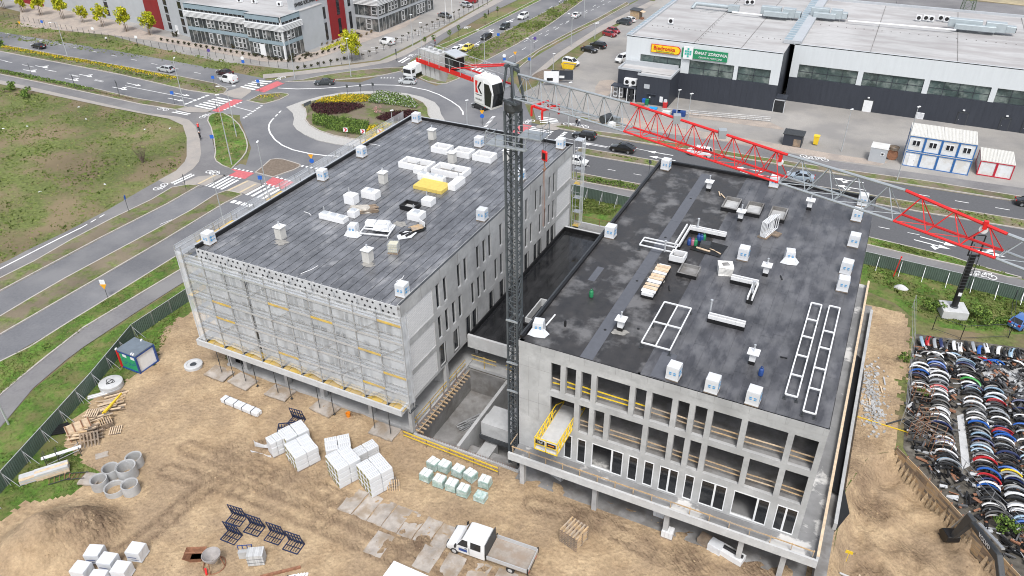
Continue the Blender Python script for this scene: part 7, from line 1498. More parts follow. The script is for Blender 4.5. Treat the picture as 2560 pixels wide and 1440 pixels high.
# annex
ax = empty('store_annex',(0,0,0),0,'low charcoal annex with white fan units in front of the pale store','building')
MB().box(-16.2,-11.2,108.6,113.35,0,6.1).build('wall', charcoal, ax); MB().box(-11.2,-4.1,106.6,113.35,0,6.0).build('wall', charcoal, ax)
mb = MB(); mb.box(-16.3,-11.15,108.5,108.8,6.1,6.5); mb.box(-16.3,-16.0,108.8,113.3,6.1,6.5); mb.box(-11.2,-3.95,106.5,106.8,6.0,6.45); mb.box(-4.3,-4.0,106.8,113.3,6.0,6.45); mb.box(-16.0,-4.3,112.6,113.3,6.1,7.0); mb.build('parapet', grey_clad, ax); MB().box(-16,-4.3,108.8,112.6,6.101,6.14).build('roof', roof_white, ax); MB().box(-11,-4.3,106.8,108.8,6.002,6.05).build('roof', roof_white, ax)
MB().box(-16.9,-11.3,106.4,108.55,2.9,3.1).build('porch_roof', charcoal, ax)
for x in (-16.8,-14.9,-13.2,-11.5): MB().box(x-.07,x+.07,106.45,106.6,0,2.9).build('porch_post', white_p, ax)
for x in (-13.0,-12.2): MB().box(x-.3,x+.3,106.5,106.55,.1,2.7).build('porch_door', glass_d, ax)
fu = MB().box(-14.4,-11.6,107.4,108.5,3.3,4.6).build('fan_unit', white_p, ax)
for x in (-13.7,-12.3): MB().tube((x,107.39,3.95),(x,107.35,3.95),.42,16).build('fan', black, fu)
for x in (-16.2,-15.0):
    u = MB().box(x-.45,x+.45,107.6,108.3,.3,2.4).build('fan_unit', white_p, ax)
    for z in (.9,1.9): MB().tube((x,107.59,z),(x,107.56,z),.36,14).build('fan', conc_d, u)
dr = MB().box(-8.6,-7.2,106.54,106.6,0,2.2).build('door', charcoal, ax); MB().box(-8.7,-6.8,106.2,106.6,2.35,2.45).build('door_canopy', charcoal, dr); MB().box(-8.3,-8.0,106.5,106.54,1.5,1.8).build('notice', white_p, dr)
MB().box(-9.6,-8.4,106.5,106.6,3.4,4.3).build('vent_grille', grey_clad, ax); MB().box(-6.0,-5.3,106.5,106.6,.9,2.1).build('meter_box', white_p, ax)
# doors on the wing
for x,w,m_ in ((33.0,1.7,white_p),(50.5,1.6,charcoal),(58.0,1.4,charcoal),(61.8,2.4,charcoal)):
    d_ = MB().box(x,x+w,121.25,121.35,0,2.4).build('door', m_, st2); MB().box(x-.15,x,121.27,121.36,0,2.5).box(x+w,x+w+.15,121.27,121.36,0,2.5).box(x-.15,x+w+.15,121.27,121.36,2.42,2.6).build('door_frame', steel_d, d_); MB().box(x+.2,x+.3,121.2,121.24,1.0,1.1).build('handle', steel, d_)
    MB().box(x+.5,x+.9,121.1,121.36,2.9,3.1).build('door_lamp', white_p, st2)
po = MB().box(15.6,18.6,113.6,116.2,2.7,2.95).build('porch_roof', charcoal, st2); MB().box(16.4,18.4,113.3,113.5,0,2.7).build('porch_door', glass_d, st2); MB().box(16.25,16.4,113.28,113.52,0,2.7).box(18.4,18.55,113.28,113.52,0,2.7).box(16.25,18.55,113.28,113.52,2.5,2.699).build('porch_frame', alu, st2)
# rooftop plant
duct = mat('duct_silver',(.42,.47,.49),.4,.08,1,metal=.4)
def plant(name, px, py, parts, lb):
    p = g(px,py,12.0); o = empty(name,(p.x,p.y,11.86),.0,lb,'air handler')
    for nm,c,d,m_ in parts: MB().cbox((c[0],c[1],c[2]+.5),d).build(nm, m_, o, bevel=.06)
    for x in (-2.5,2.5):
        for y in (-.6,.6): MB().bar((x,y,0),(x,y,.6),.1).build('leg', steel, o)
    return o
def U(L): return [('duct',(-L*.25,.3,1.1),(L*.5,1.6,1.7),duct),('unit',(L*.2,0,1.0),(L*.3,1.9,1.9),duct),('intake',(L*.42,0,.8),(L*.14,1.6,1.3),duct),('grille',(L*.495,0,.7),(.1,1.3,.9),black),('lower_duct',(-L*.1,-1.3,.7),(L*.6,1.2,1.1),duct)]
plant('air_handler',1950,45,U(9),'silver air handling unit behind the green sign'); plant('air_handler',2070,48,U(8),'silver air handling unit just right of the roof ridge'); plant('air_handler',2450,80,U(13),'largest silver air handling unit on the long wing')
p = g(1790,25,12.0); o = empty('duct_run',(p.x,p.y,11.86),0,'long white duct run on the store roof','duct'); MB().tube((-5,0,1.2),(3,-.4,1.2),.45,10).build('duct', duct, o, smooth=True); MB().tube((-5,0,1.2),(-5.6,-.5,.2),.45,10).build('duct_bend', duct, o, smooth=True); MB().cbox((4.2,-.3,1.0),(2.4,1.6,1.4)).build('unit', duct, o); MB().bar((-3,-3,.2),(-1,-.5,.2),.1).bar((-1,-3.2,.2),(1,-.6,.2),.1).build('walkway_frame', steel, o)
a,b = g(2120,52,12.6), g(2390,75,12.6); tag(MB().tube(a,b,.2,8).build('roof_pipe', white_p, smooth=True),'long white pipe running across the wing roof','pipe')
a,b = g(1830,30,12.6), g(1905,38,12.6); tag(MB().tube(a,b,.2,8).build('roof_pipe', white_p, smooth=True),'white pipe running across the store roof','pipe')
for i,(px,py) in enumerate([(2295,52),(2313,52),(2327,54),(2350,52),(2365,55),(1868,12),(1880,12),(1677,60)]):
    p = g(px,py,12.0); o = empty('condenser',(p.x,p.y,11.86),0.0,['white condenser, first of five by the big air handler','white condenser, second of five by the big air handler','white condenser, third of five by the big air handler','white condenser, fourth of five by the big air handler','white condenser, fifth of five by the big air handler','white condenser at the back of the store roof, left one','white condenser at the back of the store roof, right one','small white condenser at the left of the store roof'][i],'condenser','rooftop condensers'); MB().box(-.55,.55,-.3,.3,.3,1.4).build('casing', white_p, o); MB().tube((0,-.31,.85),(0,-.34,.85),.42,12).build('fan', black, o); MB().bar((-.5,0,.05),(.5,0,.05),.5,.1).build('stand', steel, o)
# ================================================================ CONTAINERS, YARD PIECES
def container_block(name, x0, w, n, y0, L, z0, h, fc, lb, win, door=()):
    o = empty(name,(x0,y0,0),0,lb,'containers')
    return o
bl_c = paint('container_blue',(.04,.14,.36)); rd_c = paint('container_red',(.45,.02,.04)); cw = mat('container_white',(.66,.68,.69),.5,.06,1,col2=(.58,.57,.54),c2scale=.6)
def container(x0,w,y0,L,z0,h,fc,lb,win=False,door=False,group=None,gate=False):
    o = empty('site_container',(x0,y0,z0),0,lb,'container',group); t = .16
    MB().box(t*.6,w-t*.6,t*.6,L-t*.6,t,h-t).build('wall', cw, o); rf_ = MB(); n = 12
    for i in range(n): rf_.box(w*i/n+.02,w*(i+1)/n-.06,.02,L-.02,h-.02,h+.03)
    rf_.box(0,w,0,L,h-.12,h-.02); rf_.build('roof', mat('container_roof',(.60,.59,.55),.7,.1,1.5,stretch=(4,1,1)) if 'container_roof' not in bpy.data.materials else bpy.data.materials['container_roof'], o)
    for x in (0,w-t): MB().box(x,x+t,0,t,0,h-.13).build('corner_post', fc, o); MB().box(x,x+t,L-t,L,0,h-.13).build('corner_post', fc, o)
    for zz_ in (0,h-.13-t): MB().box(t,w-t,0,t,zz_,zz_+t).build('rail', fc, o); MB().box(0,t,t,L-t,zz_,zz_+t).build('rail', fc, o); MB().box(w-t,w,t,L-t,zz_,zz_+t).build('rail', fc, o)
    if win:
        f = MB().box(w/2-.62,w/2+.62,.03,.09,1.0,2.05).build('window', white_p, o)
        for s in (-.31,.31): MB().box(w/2+s-.24,w/2+s+.24,.0,.03,1.1,1.95).build('pane', glass_d, f)
    if door: d = MB().box(w/2-.5,w/2+.5,.03,.09,.15,2.2).build('door', white_p, o); MB().box(w/2+.32,w/2+.4,.0,.03,1.1,1.2).build('handle', black, d)
    return o
ord_ = ['leftmost','second from the left','third from the left','rightmost']
for i in range(4):
    container(42.0+2.63*i,2.6,95.4,6.5,0,2.85,bl_c,f'blue-framed white container in the lower row, {ord_[i]}',False,i==0,'stacked blue-framed containers'); container(42.0+2.63*i,2.6,95.4,6.5,2.87,2.85,bl_c,f'blue-framed white container with a double window in the upper row, {ord_[i]}',True,False,'stacked blue-framed containers')
for i in range(2): container(53.8+2.62*i,2.6,96.5,6.2,0.05,2.75,rd_c,['red-framed white container next to the blue ones','red-framed white container farther from the blue ones'][i],False,False,'red-framed containers')
for i in range(2):
    for k in range(2): pass
p = g(2192,400); o = empty('grey_kiosk',(p.x,p.y,0),-.05,'tall narrow grey container with a tiny window','kiosk'); MB().box(-1.4,1.4,-1.2,1.6,0,2.6).build('wall', grey_clad, o); MB().box(-1.45,1.45,-1.25,1.65,2.6,2.7).build('roof', cw, o); f = MB().box(.4,1.0,-1.24,-1.2,1.4,2.0).build('window', white_p, o); MB().box(.52,.88,-1.26,-1.24,1.52,1.88).build('pane', glass_d, f)
p = g(2228,398); o = empty('cable_reel',(p.x,p.y,0),0,'rusty cable reels and scrap beside the grey kiosk','cable reel'); MB().tube((0,-.5,.9),(0,-.4,.9),.9,16).tube((0,.4,.9),(0,.5,.9),.9,16).tube((0,-.4,.9),(0,.4,.9),.5,12).build('reel', rust, o); MB().lathe([(.8,1.9),(.9,2.4),(.85,2.4)],14).build('hoop', wood_o, o)
p = g(1981,360); o = empty('bin_shelter',(p.x,p.y,0),0,'dark bin shelter with a ribbed grey roof','shelter'); MB().box(-1.7,1.7,-1.3,-1.2,0,2.2).build('mesh_wall', charcoal, o); MB().box(-1.7,-1.6,-1.2,1.4,0,2.2).box(1.6,1.7,-1.2,1.4,0,2.2).box(-1.6,1.6,1.3,1.4,0,2.2).build('wall', steel_d, o)
for i in range(14): MB().box(-1.85+.265*i,-1.65+.265*i,-1.4,1.6,2.25,2.32).build('roof_sheet', steel_d, o)
MB().box(-1.9,1.9,-1.4,1.6,2.2,2.25).build('roof', steel_d, o); MB().box(.2,1.5,-1.35,-1.3,.1,1.5).build('door', wood_o, o)
bin_p = lambda m: [('bin_body', MB().tap((0,0,.1),(.5,.5),(.62,.65),.95).mesh('bin_body', m)), ('lid', MB().box(-.33,.33,-.35,.35,1.06,1.13).mesh('lid', m))]
bins = {'yellow':bin_p(yellow_p),'blue':bin_p(sign_b),'black':bin_p(black),'green':bin_p(green_p)}
for px,py,c,s,lb in [(2038,362,'yellow',1.6,'big yellow bin alone in the concrete yard'),(2248,287,'yellow',1.2,'slim yellow bin against the charcoal wing wall'),(2255,289,'blue',1.2,'blue bin next to the slim yellow one'),(2268,291,'black',1.5,'black wheeled bin against the wing wall'),(1609,262,'blue',1.1,'blue bin at the annex door'),(1617,263,'green',1.1,'green bin with a yellow neighbour at the annex door'),(1619,259,'yellow',1.1,'yellow bin behind the green one at the annex')]:
    p = g(px,py); spawn('waste_bin', bins[c], (p.x,p.y,.05), 0, lb, 'bin', 'waste bins', s)
p = g(2297,295); o = empty('white_sack',(p.x,p.y,.05),0,'white bulk sack against the charcoal wing wall','sack'); film_box(1.5,1.3,1.3,6,.15,97,-.1).build('sack', film, o)
p = g(1422,172); o = empty('yellow_skip',(p.x,p.y,.05),.05,'yellow rubble skip in front of the white people carrier','skip'); MB().add([(-1.3,-.8,.1),(1.3,-.8,.1),(1.3,.8,.1),(-1.3,.8,.1),(-1.7,-.9,1.3),(1.7,-.9,1.3),(1.7,.9,1.3),(-1.7,.9,1.3)],[(0,3,2,1),(0,1,5,4),(1,2,6,5),(2,3,7,6),(3,0,4,7),(0,1,2,3)]).build('tub', yellow_p, o); MB().box(-1.4,1.4,-.75,.75,.9,1.0).build('rubble', soil, o)
for x in (-1,-.3,.4,1.1): MB().bar((x,-.86,.1),(x,-.96,1.3),.08).build('rib', yellow_p, o)
# earth heap, banners, hut
def lump(name, px, py, rx, ry, h, m, lb, cat, seed=0):
    p = g(px,py); vs=[]; fs=[]; n,k = 20,7
    for j in range(k+1):
        for i in range(n): t = 2*math.pi*i/n; r = (1-j/k)*(1+.2*noise.noise(Vector((math.cos(t)*1.5,math.sin(t)*1.5,seed)))); vs.append((rx*r*math.cos(t),ry*r*math.sin(t),h*math.sin(j/k*math.pi/2)*(1+.15*noise.noise(Vector((i,j,seed))))))
    for j in range(k):
        for i in range(n): fs.append((j*n+i,j*n+(i+1)%n,(j+1)*n+(i+1)%n,(j+1)*n+i))
    o = MB().add(vs,fs).build(name, m, smooth=True); o.location = (p.x,p.y,0); return tag(o, lb, cat)
lump('earth_heap',1372,193,4.2,3.0,1.8,soil,'grassy earth heap behind the hanging white banner','earth heap',3)
for px,py,w,h,rz,lb in [(1378,215,3.4,2.6,.4,'white advertising banner with dark print behind the jib'),(1405,208,5.0,2.2,.4,'dark advertising hoarding behind the earth heap banner')]:
    p = g(px,py); o = empty('banner_stand',(p.x,p.y,0),rz,lb,'banner'); MB().box(-w/2,w/2,-.03,.03,.8,.8+h).build('banner', white_p if w < 4 else charcoal, o)
    for s in (-1,1): MB().bar((s*w/2,0,0),(s*w/2,0,1+h),.1).build('post', steel, o)
    MB().box(-w*.3,w*.1,-.05,-.032,1.2,1.2+h*.25).build('print', black if w < 4 else white_p, o)
p = g(1580,250); o = empty('banner_stand',(p.x,p.y,0),.9,'white and dark banner on a frame in front of the annex','banner'); MB().box(-1.2,1.2,-.03,.03,1.0,3.4).build('banner', white_p, o); MB().box(-1.1,.3,-.06,-.032,1.3,3.0).build('print', charcoal, o); MB().box(.5,1.1,-.06,-.032,2.2,3.2).build('print', blue_l, o)
for s in (-1,1): MB().bar((s*1.2,0,0),(s*1.2,0,3.6),.1).build('post', steel_d, o)
p = g(1590,45); o = empty('wooden_kiosk',(p.x,p.y,0),-.2,'small wooden kiosk with an open flap beside the parked cars','kiosk'); 
for i in range(6): MB().box(-1.5+.5*i,-1.04+.5*i,-1.0,-.94,.0,2.3).build('board', wood, o)
MB().box(-1.45,1.45,-.93,1,.0,2.3).build('wall', wood_o, o); MB().cbox((0,0,2.45),(3.4,2.5,.12),0,.1).build('roof', steel_d, o); MB().cbox((2.2,-.3,2.2),(1.4,1.6,.06),0,0,.2).build('flap', wood_l, o); MB().box(1.8,2.6,-.8,.2,0,.5).build('crate', rust, o)
# forecourt rail and pallets at the annex
o = empty('ramp_railing',(0,0,0),0,'grey tubular ramp railing along the charcoal store wall','railing'); a,b = g(1652,283), g(1925,306)
for i in range(15): p = a.lerp(b,i/14); MB().tube((p.x,p.y,0),(p.x,p.y,1.1),.04,6).build('post', steel, o)
for zz_ in (.35,.75,1.1): MB().tube((a.x,a.y,zz_),(b.x,b.y,zz_),.035,6).build('rail', steel, o)
for px,py,c,lb in [(1665,290,cw,'stack of pale crates at the annex loading corner'),(1690,288,blue_p,'dark blue crate stack at the annex, left one'),(1703,290,blue_p,'dark blue crate stack at the annex, right one'),(1600,270,wood_o,'brown cartons by the annex bins'),(1633,273,blue_l,'flat blue pallet on the annex forecourt')]:
    p = g(px,py); o = empty('crate_stack',(p.x,p.y,0),.05,lb,'crates')
    for k in range(1 if c is blue_l else 3): MB().box(-.8,.8,-.5,.5,.05+.35*k,.36+.35*k).build('crate', c, o)
p = g(1662,270); o = empty('shop_figure',(p.x,p.y,0),0,'red and white bundle of goods standing at the annex loading corner','goods'); film_box(.8,.7,1.3,5,.2,99).build('wrap', kit_r, o); film_box(.6,.5,.6,5,.2,98).build('top_wrap', film, o).location.z = 1.2
# power pylon at the back
def pylon(px,py,lb,h=22):
    p = g(px,py); o = empty('power_pylon',(p.x,p.y,0),.2,lb,'pylon'); gm = mat('pylon_green',(.12,.16,.12),.6,.1,2) if 'pylon_green' not in bpy.data.materials else bpy.data.materials['pylon_green']
    for sx,sy in ((-1,-1),(1,-1),(1,1),(-1,1)): MB().bar((sx*1.6,sy*1.6,0),(sx*.4,sy*.4,h),.14).build('leg', gm, o)
    l = MB()
    for i in range(9):
        a_,b_ = 1.6-1.2*i/9, 1.6-1.2*(i+1)/9; z0,z1 = h*i/9,h*(i+1)/9
        for s in (-1,1): l.bar((-a_,s*a_,z0),(b_,s*b_,z1),.07); l.bar((a_,s*a_,z0),(-b_,s*b_,z1),.07); l.bar((s*a_,-a_,z0),(s*b_,b_,z1),.07); l.bar((s*a_,a_,z0),(s*b_,-b_,z1),.07)
    l.build('lattice', gm, o)
pylon(2415,35,'green lattice power pylon behind the long store wing'); pylon(2075,10,'second lattice pylon foot behind the roof ridge')
# ================================================================ OFFICE WITH RED TOWERS
of = empty('office_building',(0,0,0),0,'grey and glass office building with dark red towers and lettering','building')
MB().box(-112,-100.6,99.6,116,0,10.2).build('corner_block', grey_clad, of); MB().box(-135,-112,101.6,118,0,10.2).build('wing_block', grey_clad, of); HL = [(-134.4,104.2),(-160,109.7),(-234,114.2)]; MB().prism(HL+[(-234,150),(-134.4,150)],0,13.5).build('hall_wall', grey_clad, of)
def on_hall(xa, xb, z0, z1, t, m, nm):
    (p,q),(r,s_) = (HL[0],HL[1]) if xb > -160 else (HL[1],HL[2]); xm = (xa+xb)/2; an = math.atan2(s_-q,r-p)+math.pi; ym = q+(s_-q)*(xm-p)/(r-p)
    MB().cbox((xm,ym,(z0+z1)/2),((xb-xa)/math.cos(an),t*2,z1-z0),an).build(nm, m, of)
MB().box(-112.1,-100.5,99.5,116,10.2,10.35).build('roof', roof_white, of); MB().box(-135,-112.1,101.5,118,10.2,10.35).build('roof', roof_white, of); MB().box(-135,-104,116,150,10.2,10.5).build('roof', roof_white, of); MB().box(-134,-104.0,116.1,150,0,10.19).build('rear_block', grey_clad, of)
def glass_strip(o, ax, u0, u1, c, z0, z1, n, glass, proud=.06, frames=.3):
    """glazing band on a wall: ax 'y' -> wall normal -Y at y=c ; 'x' -> wall normal +X at x=c"""
    b = (MB().box(u0,u1,c-proud,c,z0,z1) if ax == 'y' else MB().box(c,c+proud,u0,u1,z0,z1)).build('glazing', glass, o)
    for i in range(n+1):
        u = u0+(u1-u0)*i/n
        (MB().box(u-.04,u+.04,c-proud-.05,c-proud-.002,z0,z1) if ax == 'y' else MB().box(c+proud+.002,c+proud+.05,u-.04,u+.04,z0,z1)).build('mullion', alu, b)
    for i in range(n):
        if rnd.random() < frames:
            u, v = u0+(u1-u0)*(i+.1)/n, u0+(u1-u0)*(i+.9)/n; zc = z0+(z1-z0)*.15; zd = z1-(z1-z0)*.05
            fr = MB()
            for (a,b2,c2,d2) in ((u,v,zc,zc+.12),(u,v,zd-.12,zd),(u,u+.12,zc,zd),(v-.12,v,zc,zd),(u,v,(zc+zd)/2-.06,(zc+zd)/2+.06)):
                if ax == 'y': fr.box(a,b2,c-proud-.1,c-proud-.052,c2,d2)
                else: fr.box(c+proud+.052,c+proud+.1,a,b2,c2,d2)
            fr.build('opening_frame', white_p, b)
    return b
def facade(ax, u0, u1, c, n):
    k = dict(y=lambda a,b,p,z0,z1: MB().box(a,b,c-p,c,z0,z1), x=lambda a,b,p,z0,z1: MB().box(c,c+p,a,b,z0,z1))[ax]
    glass_strip(of,ax,u0,u1,c,.2,3.5,n,glass_g); k(u0,u1,.12,3.5,4.4).build('spandrel', blue_clad, of); glass_strip(of,ax,u0,u1,c,4.4,7.0,n,glass_g,.06,.5)
    for i in range(5): k(u0-.2,u1+.2,.55,7.05+.3*i,7.22+.3*i).build('louvre', white_p, of)
    glass_strip(of,ax,u0,u1,c,8.55,9.1,n,glass_d,.05,0); k(u0,u1,.1,9.1,10.4).build('parapet_panel', blue_clad, of)
facade('y',-112,-100.6,99.6,9); facade('y',-134.8,-112.1,101.6,16); facade('x',99.7,106.8,-100.6,5)
MB().box(-101,-100.5,99.5,99.9,0,10.4).build('corner_post', white_p, of); MB().box(-108.6,-106.9,99.4,99.5,.3,3.2).build('poster', white_p, of)
for xa,xb in ((-159.6,-151.8),(-220,-209.5)): on_hall(xa,xb,0,14,.15,red_clad,'red_panel')
for x in (-148.2,-141.0,-177.5,-201):
    for k in range(5): on_hall(x-.8,x+.8,.8+2.2*k,2.6+2.2*k,.06,glass_d,'window')
on_hall(-145.6,-144.4,0,2.3,.07,white_p,'door')
# gabled rear wing with lettering and red tower
MB().box(-104,-101.6,106.9,131,0,13.0).build('side_wing', grey_clad, of)
rt = MB().box(-101.6,-101.0,119.5,125.8,0,15.5).build('red_tower', red_clad, of)
for y,z0,z1 in ((108.4,.2,3),(110.5,4.5,10),(113.5,1.5,4.5),(113.5,5.5,8.5),(117,.5,5),(117,6,9),(122.3,1,5),(122.3,6,10),(128,1,5.5),(128,7,10)): MB().box(-101.61,-101.55 if y != 122.3 else -100.95,y,y+1.2,z0,z1).build('window', glass_d, of)
for t,y,z,s,m_ in (('SWISS KRONO',110.6,11.6,1.25,black),('EGGER',116.6,11.4,1.1,sgr)): link('lettering', text_mesh(t,s,m_,.02,bold=.03), of, T(-101.5,y,z,rad(90),None,rad(90)))
link('lettering', text_mesh('Auto',2.8,white_p,.02,bold=.04), of, T(-100.9,122.8,13.4,rad(90),None,rad(90)))
MB().box(-103,-94,131,146,0,9.6).build('glass_wing', grey_clad, of); glass_strip(of,'x',131.2,160,-94,.2,3.6,18,glass_g); MB().box(-103,-94.01,146,160,0,9.6).build('glass_wing', grey_clad, of); glass_strip(of,'x',131.2,160,-94,4.3,7,18,glass_g); glass_strip(of,'y',-102.5,-94,131,4.3,7,4,glass_g); glass_strip(of,'y',-102.5,-94,131,.2,3.6,4,glass_g)
for i in range(5): MB().box(-103,-93.5,130.5,160,7.2+.35*i,7.4+.35*i).build('louvre', white_p, of)
for i,(px,py) in enumerate([(600,5),(637,8),(700,15)]): p = g(px,py,10.4); o = empty('condenser',(p.x,p.y,10.36),0,['white condenser on the office roof, left','white condenser on the office roof, middle','white condenser pair on the office roof, right'][i],'condenser','rooftop condensers'); MB().box(-.7,.7,-.4,.4,.1,1.1).build('casing', white_p, o); MB().tube((.1,-.41,.6),(.1,-.44,.6),.35,12).build('fan', black, o)
# office fence: slim posts and wires
OF = empty('office_fence',(0,0,0),0,'slim dark post fence around the office yard','fence'); pts = G((-200,0),(0,40),(100,62),(240,92),(380,118),(520,140),(650,163),(720,172),(800,168),(880,157),(960,128),(1060,85),(1160,40),(1230,8))
for a,b in zip(pts[:-1],pts[1:]):
    n = max(2,int((b-a).length/2.6))
    for i in range(n): p = a.lerp(b,i/n); MB().bar((p.x,p.y,0),(p.x,p.y,1.6),.07).build('post', steel_d, OF)
    for zz_ in (.3,.8,1.5): MB().bar((a.x,a.y,zz_),(b.x,b.y,zz_),.015).build('wire', steel, OF)
# parking bays
for i in range(9):
    a,b = g(905+i*22,128-i*8.6), g(940+i*22,140-i*8.6-10); seg('office_lot', a, b, .15, white_mark, .06)
    seg('office_lot', g(905+i*22,128-i*8.6), g(940+(i+1)*22,130-(i+1)*8.6), .12, white_mark, .061)
# ================================================================ VEGETATION
def leaves(mb, fn, n, size, nm=2, flat=.0):
    for _ in range(n):
        p = fn()
        if p is None: continue
        a = Vector((rnd.gauss(0,1),rnd.gauss(0,1),rnd.gauss(0,1)*(1-flat))).normalized(); b = a.orthogonal().normalized(); b.rotate(Matrix.Rotation(rnd.uniform(0,6.3),3,a)); s = size*rnd.uniform(.6,1.3); c = a.cross(b)
        mb.cur = rnd.randrange(nm); p = Vector(p); mb.add([p-b*s*.5,p+c*s*.42,p+b*s*.5,p-c*s*.42],[(0,1,2,3)])
    return mb
def leafm(n, c): return mat(n, c, .75, .35, 3.0, spec=.25)
LFY = [leafm('leaf_lime',(.42,.44,.02)), leafm('leaf_yellow',(.56,.52,.03)), leafm('leaf_lime_dark',(.22,.26,.015))]
LFG = [leafm('leaf_green',(.10,.17,.03)), leafm('leaf_green_light',(.17,.25,.05)), leafm('leaf_green_dark',(.05,.09,.02))]
LFD = [leafm('leaf_box_dark',(.035,.045,.02)), leafm('leaf_box',(.06,.065,.03)), leafm('leaf_box_brown',(.07,.045,.03))]
LFR = [leafm('leaf_purple',(.05,.018,.02)), leafm('leaf_purple_dark',(.028,.012,.014)), leafm('leaf_wine',(.075,.025,.03))]
LFB = [leafm('flower_yellow',(.65,.48,.02)), leafm('flower_gold',(.50,.36,.02)), LFG[0]]
LFW = [LFG[1], LFG[0], LFG[2], LFG[0], leafm('flower_white',(.5,.52,.48))]
LFT = [leafm('tan_shrub',(.26,.19,.10)), leafm('tan_shrub_dark',(.17,.12,.07)), LFD[1]]
def crown_fn(r, rz, cz, clumps):
    cs = [(Vector((rnd.uniform(-1,1),rnd.uniform(-1,1),rnd.uniform(-1,1))).normalized()*rnd.uniform(.3,.95), rnd.uniform(.22,.42)) for _ in range(clumps)]
    def f():
        c, s = rnd.choice(cs); v = Vector((rnd.gauss(0,1),rnd.gauss(0,1),rnd.gauss(0,1))); v = v.normalized()*s*rnd.uniform(.4,1.0)+c; return (v.x*r,v.y*r,cz+v.z*rz)
    return f
bark = mat('bark',(.14,.11,.085),.95,.3,4)
def tree_parts(h, r, rz, lf, n, size, clumps=22, stakes=False, tr=.1):
    t = MB(); t.tube((0,0,0),(.05,0,h*.55),tr,7,tr*.6); t.tube((.05,0,h*.55),(0,.05,h*.85),tr*.6,6,tr*.25)
    for k in range(7): a = k*2.4; z0 = h*(.35+.06*k); t.tube((.03,0,z0),(r*.75*math.cos(a),r*.75*math.sin(a),z0+h*.22),tr*.35,5,tr*.1)
    ps = [('trunk', t.mesh('trunk', bark)), ('crown', leaves(MB(),crown_fn(r,rz,h-rz,clumps),n,size,len(lf)).mesh('crown', lf))]
    if stakes:
        s = MB().bar((.5,0,0),(.45,0,2.0),.08).mesh('stake', wood_o)
        for k in range(3): ps.append(('stake', s, T(0,0,0,k*2.1)))
    return ps
yt = [tree_parts(6.6,2.1,2.5,LFY,1900,.4,28,True) for _ in range(3)]
for i,(px,py) in enumerate([(10,23),(57,31),(103,39),(158,48),(208,57),(258,67),(317,79),(376,88)]):
    p = g(px,py); spawn('maple_tree', yt[i%3], (p.x,p.y,.03), rnd.uniform(0,6), 'lime-yellow staked tree in the row before the office, '+['at the left edge of the picture','second from the left','third from the left','fourth from the left','smallest, fifth from the left','sixth from the left','second nearest the dark red panel','nearest the dark red panel'][i], 'tree', 'lime trees in front of the office', .8 if i == 4 else rnd.uniform(.95,1.1))
p = g(881,152); spawn('maple_tree', tree_parts(8.0,2.8,3.3,LFY,3200,.36,34,False), (p.x,p.y,0), 0, 'bright lime-yellow tree standing alone at the corner of the office yard', 'tree')
sp = [tree_parts(3.6,.7,1.1,LFG,220,.2,10,False,.05) for _ in range(2)]
for i,(px,py) in enumerate([(1125,105),(1146,93),(1213,62),(1245,45),(1064,123),(1086,118)]): p = g(px,py); spawn('young_tree', sp[i%2], (p.x,p.y,.1), i, 'thin young street tree on the upper verge, '+['nearest the yellow car','second by the yellow car','third along the verge','farthest up the verge','behind the counterweights','beside the person in red'][i], 'tree', 'young trees on the upper verge')
p = g(358,408); t = MB(); 
for k in range(16):
    a = k*2.39; e = Vector((rnd.uniform(.6,1.5)*math.cos(a),rnd.uniform(.6,1.5)*math.sin(a),rnd.uniform(2.0,3.4))); m_ = e*.5+Vector((rnd.uniform(-.2,.2),rnd.uniform(-.2,.2),.2)); t.tube((0,0,0),m_,.06,5,.035); t.tube(m_,e,.035,4,.01)
    for j in range(4): s = m_.lerp(e,.2+.2*j); t.tube(s,s+Vector((rnd.uniform(-.5,.5),rnd.uniform(-.5,.5),rnd.uniform(.2,.7))),.018,4,.006)
o = t.build('bare_tree', bark); o.location = p; tag(o, 'bare leafless shrub tree alone in the field', 'tree')
def bush(px,py,r,h,lf,n,size,lb,cat='shrub',grp=None,z=.02,nm='shrub'):
    p = g(px,py); o = leaves(MB(),crown_fn(r,h/2,h/2,12),n,size,len(lf)).build(nm, lf); o.location = (p.x,p.y,z); return tag(o, lb, cat, grp)
for a in [(28,228,1.6,2.0,LFG,500,.3,'green bush at the left edge of the field'),(68,240,2.3,1.8,LFG,700,.3,'wider green bush next to the field edge path'),(5,115,1.5,1.6,LFG,400,.3,'dark bush at the left end of the yellow flower strip'),(118,872,.8,.5,LFG,120,.2,'small grass clump beside the lower cycle path')]: bush(*a)
for a in [(2330,775,1.6,1.5,LFG,500,.25,'green bush left of the billboard foundation'),(2440,800,2.0,1.4,LFG,600,.25,'wide green bush right of the billboard foundation'),(2500,808,1.2,1.1,LFG,300,.25,'bright green bush near the yard corner'),(2255,905,1.0,1.2,LFG,300,.22,'green bush at the car-part yard fence'),(2510,1325,1.3,1.5,LFG,500,.22,'green bush above the timber retaining wall'),(2305,990,.9,.9,LFG,220,.2,'green weeds among the bumpers by the fence')]: bush(*a)
ball = [leaves(MB(),crown_fn(.48,.42,.42,14),260,.17,3).mesh('foliage', LFD) for _ in range(2)]; ballt = leaves(MB(),crown_fn(.48,.42,.42,14),260,.17,3).mesh('foliage', LFT)
def ball_row(a, b, n, lb, me, z=.05, s=1.0):
    a, b = g(*a), g(*b)
    for i in range(n):
        p = a.lerp(b,i/max(1,n-1)); o = link('ball_shrub', me, None); o.location = (p.x+rnd.uniform(-.15,.15),p.y+rnd.uniform(-.15,.15),z); o.scale = (s*rnd.uniform(.85,1.1),)*3; tag(o, f'{lb}, {ORD[i]} from the left', 'shrub', lb)
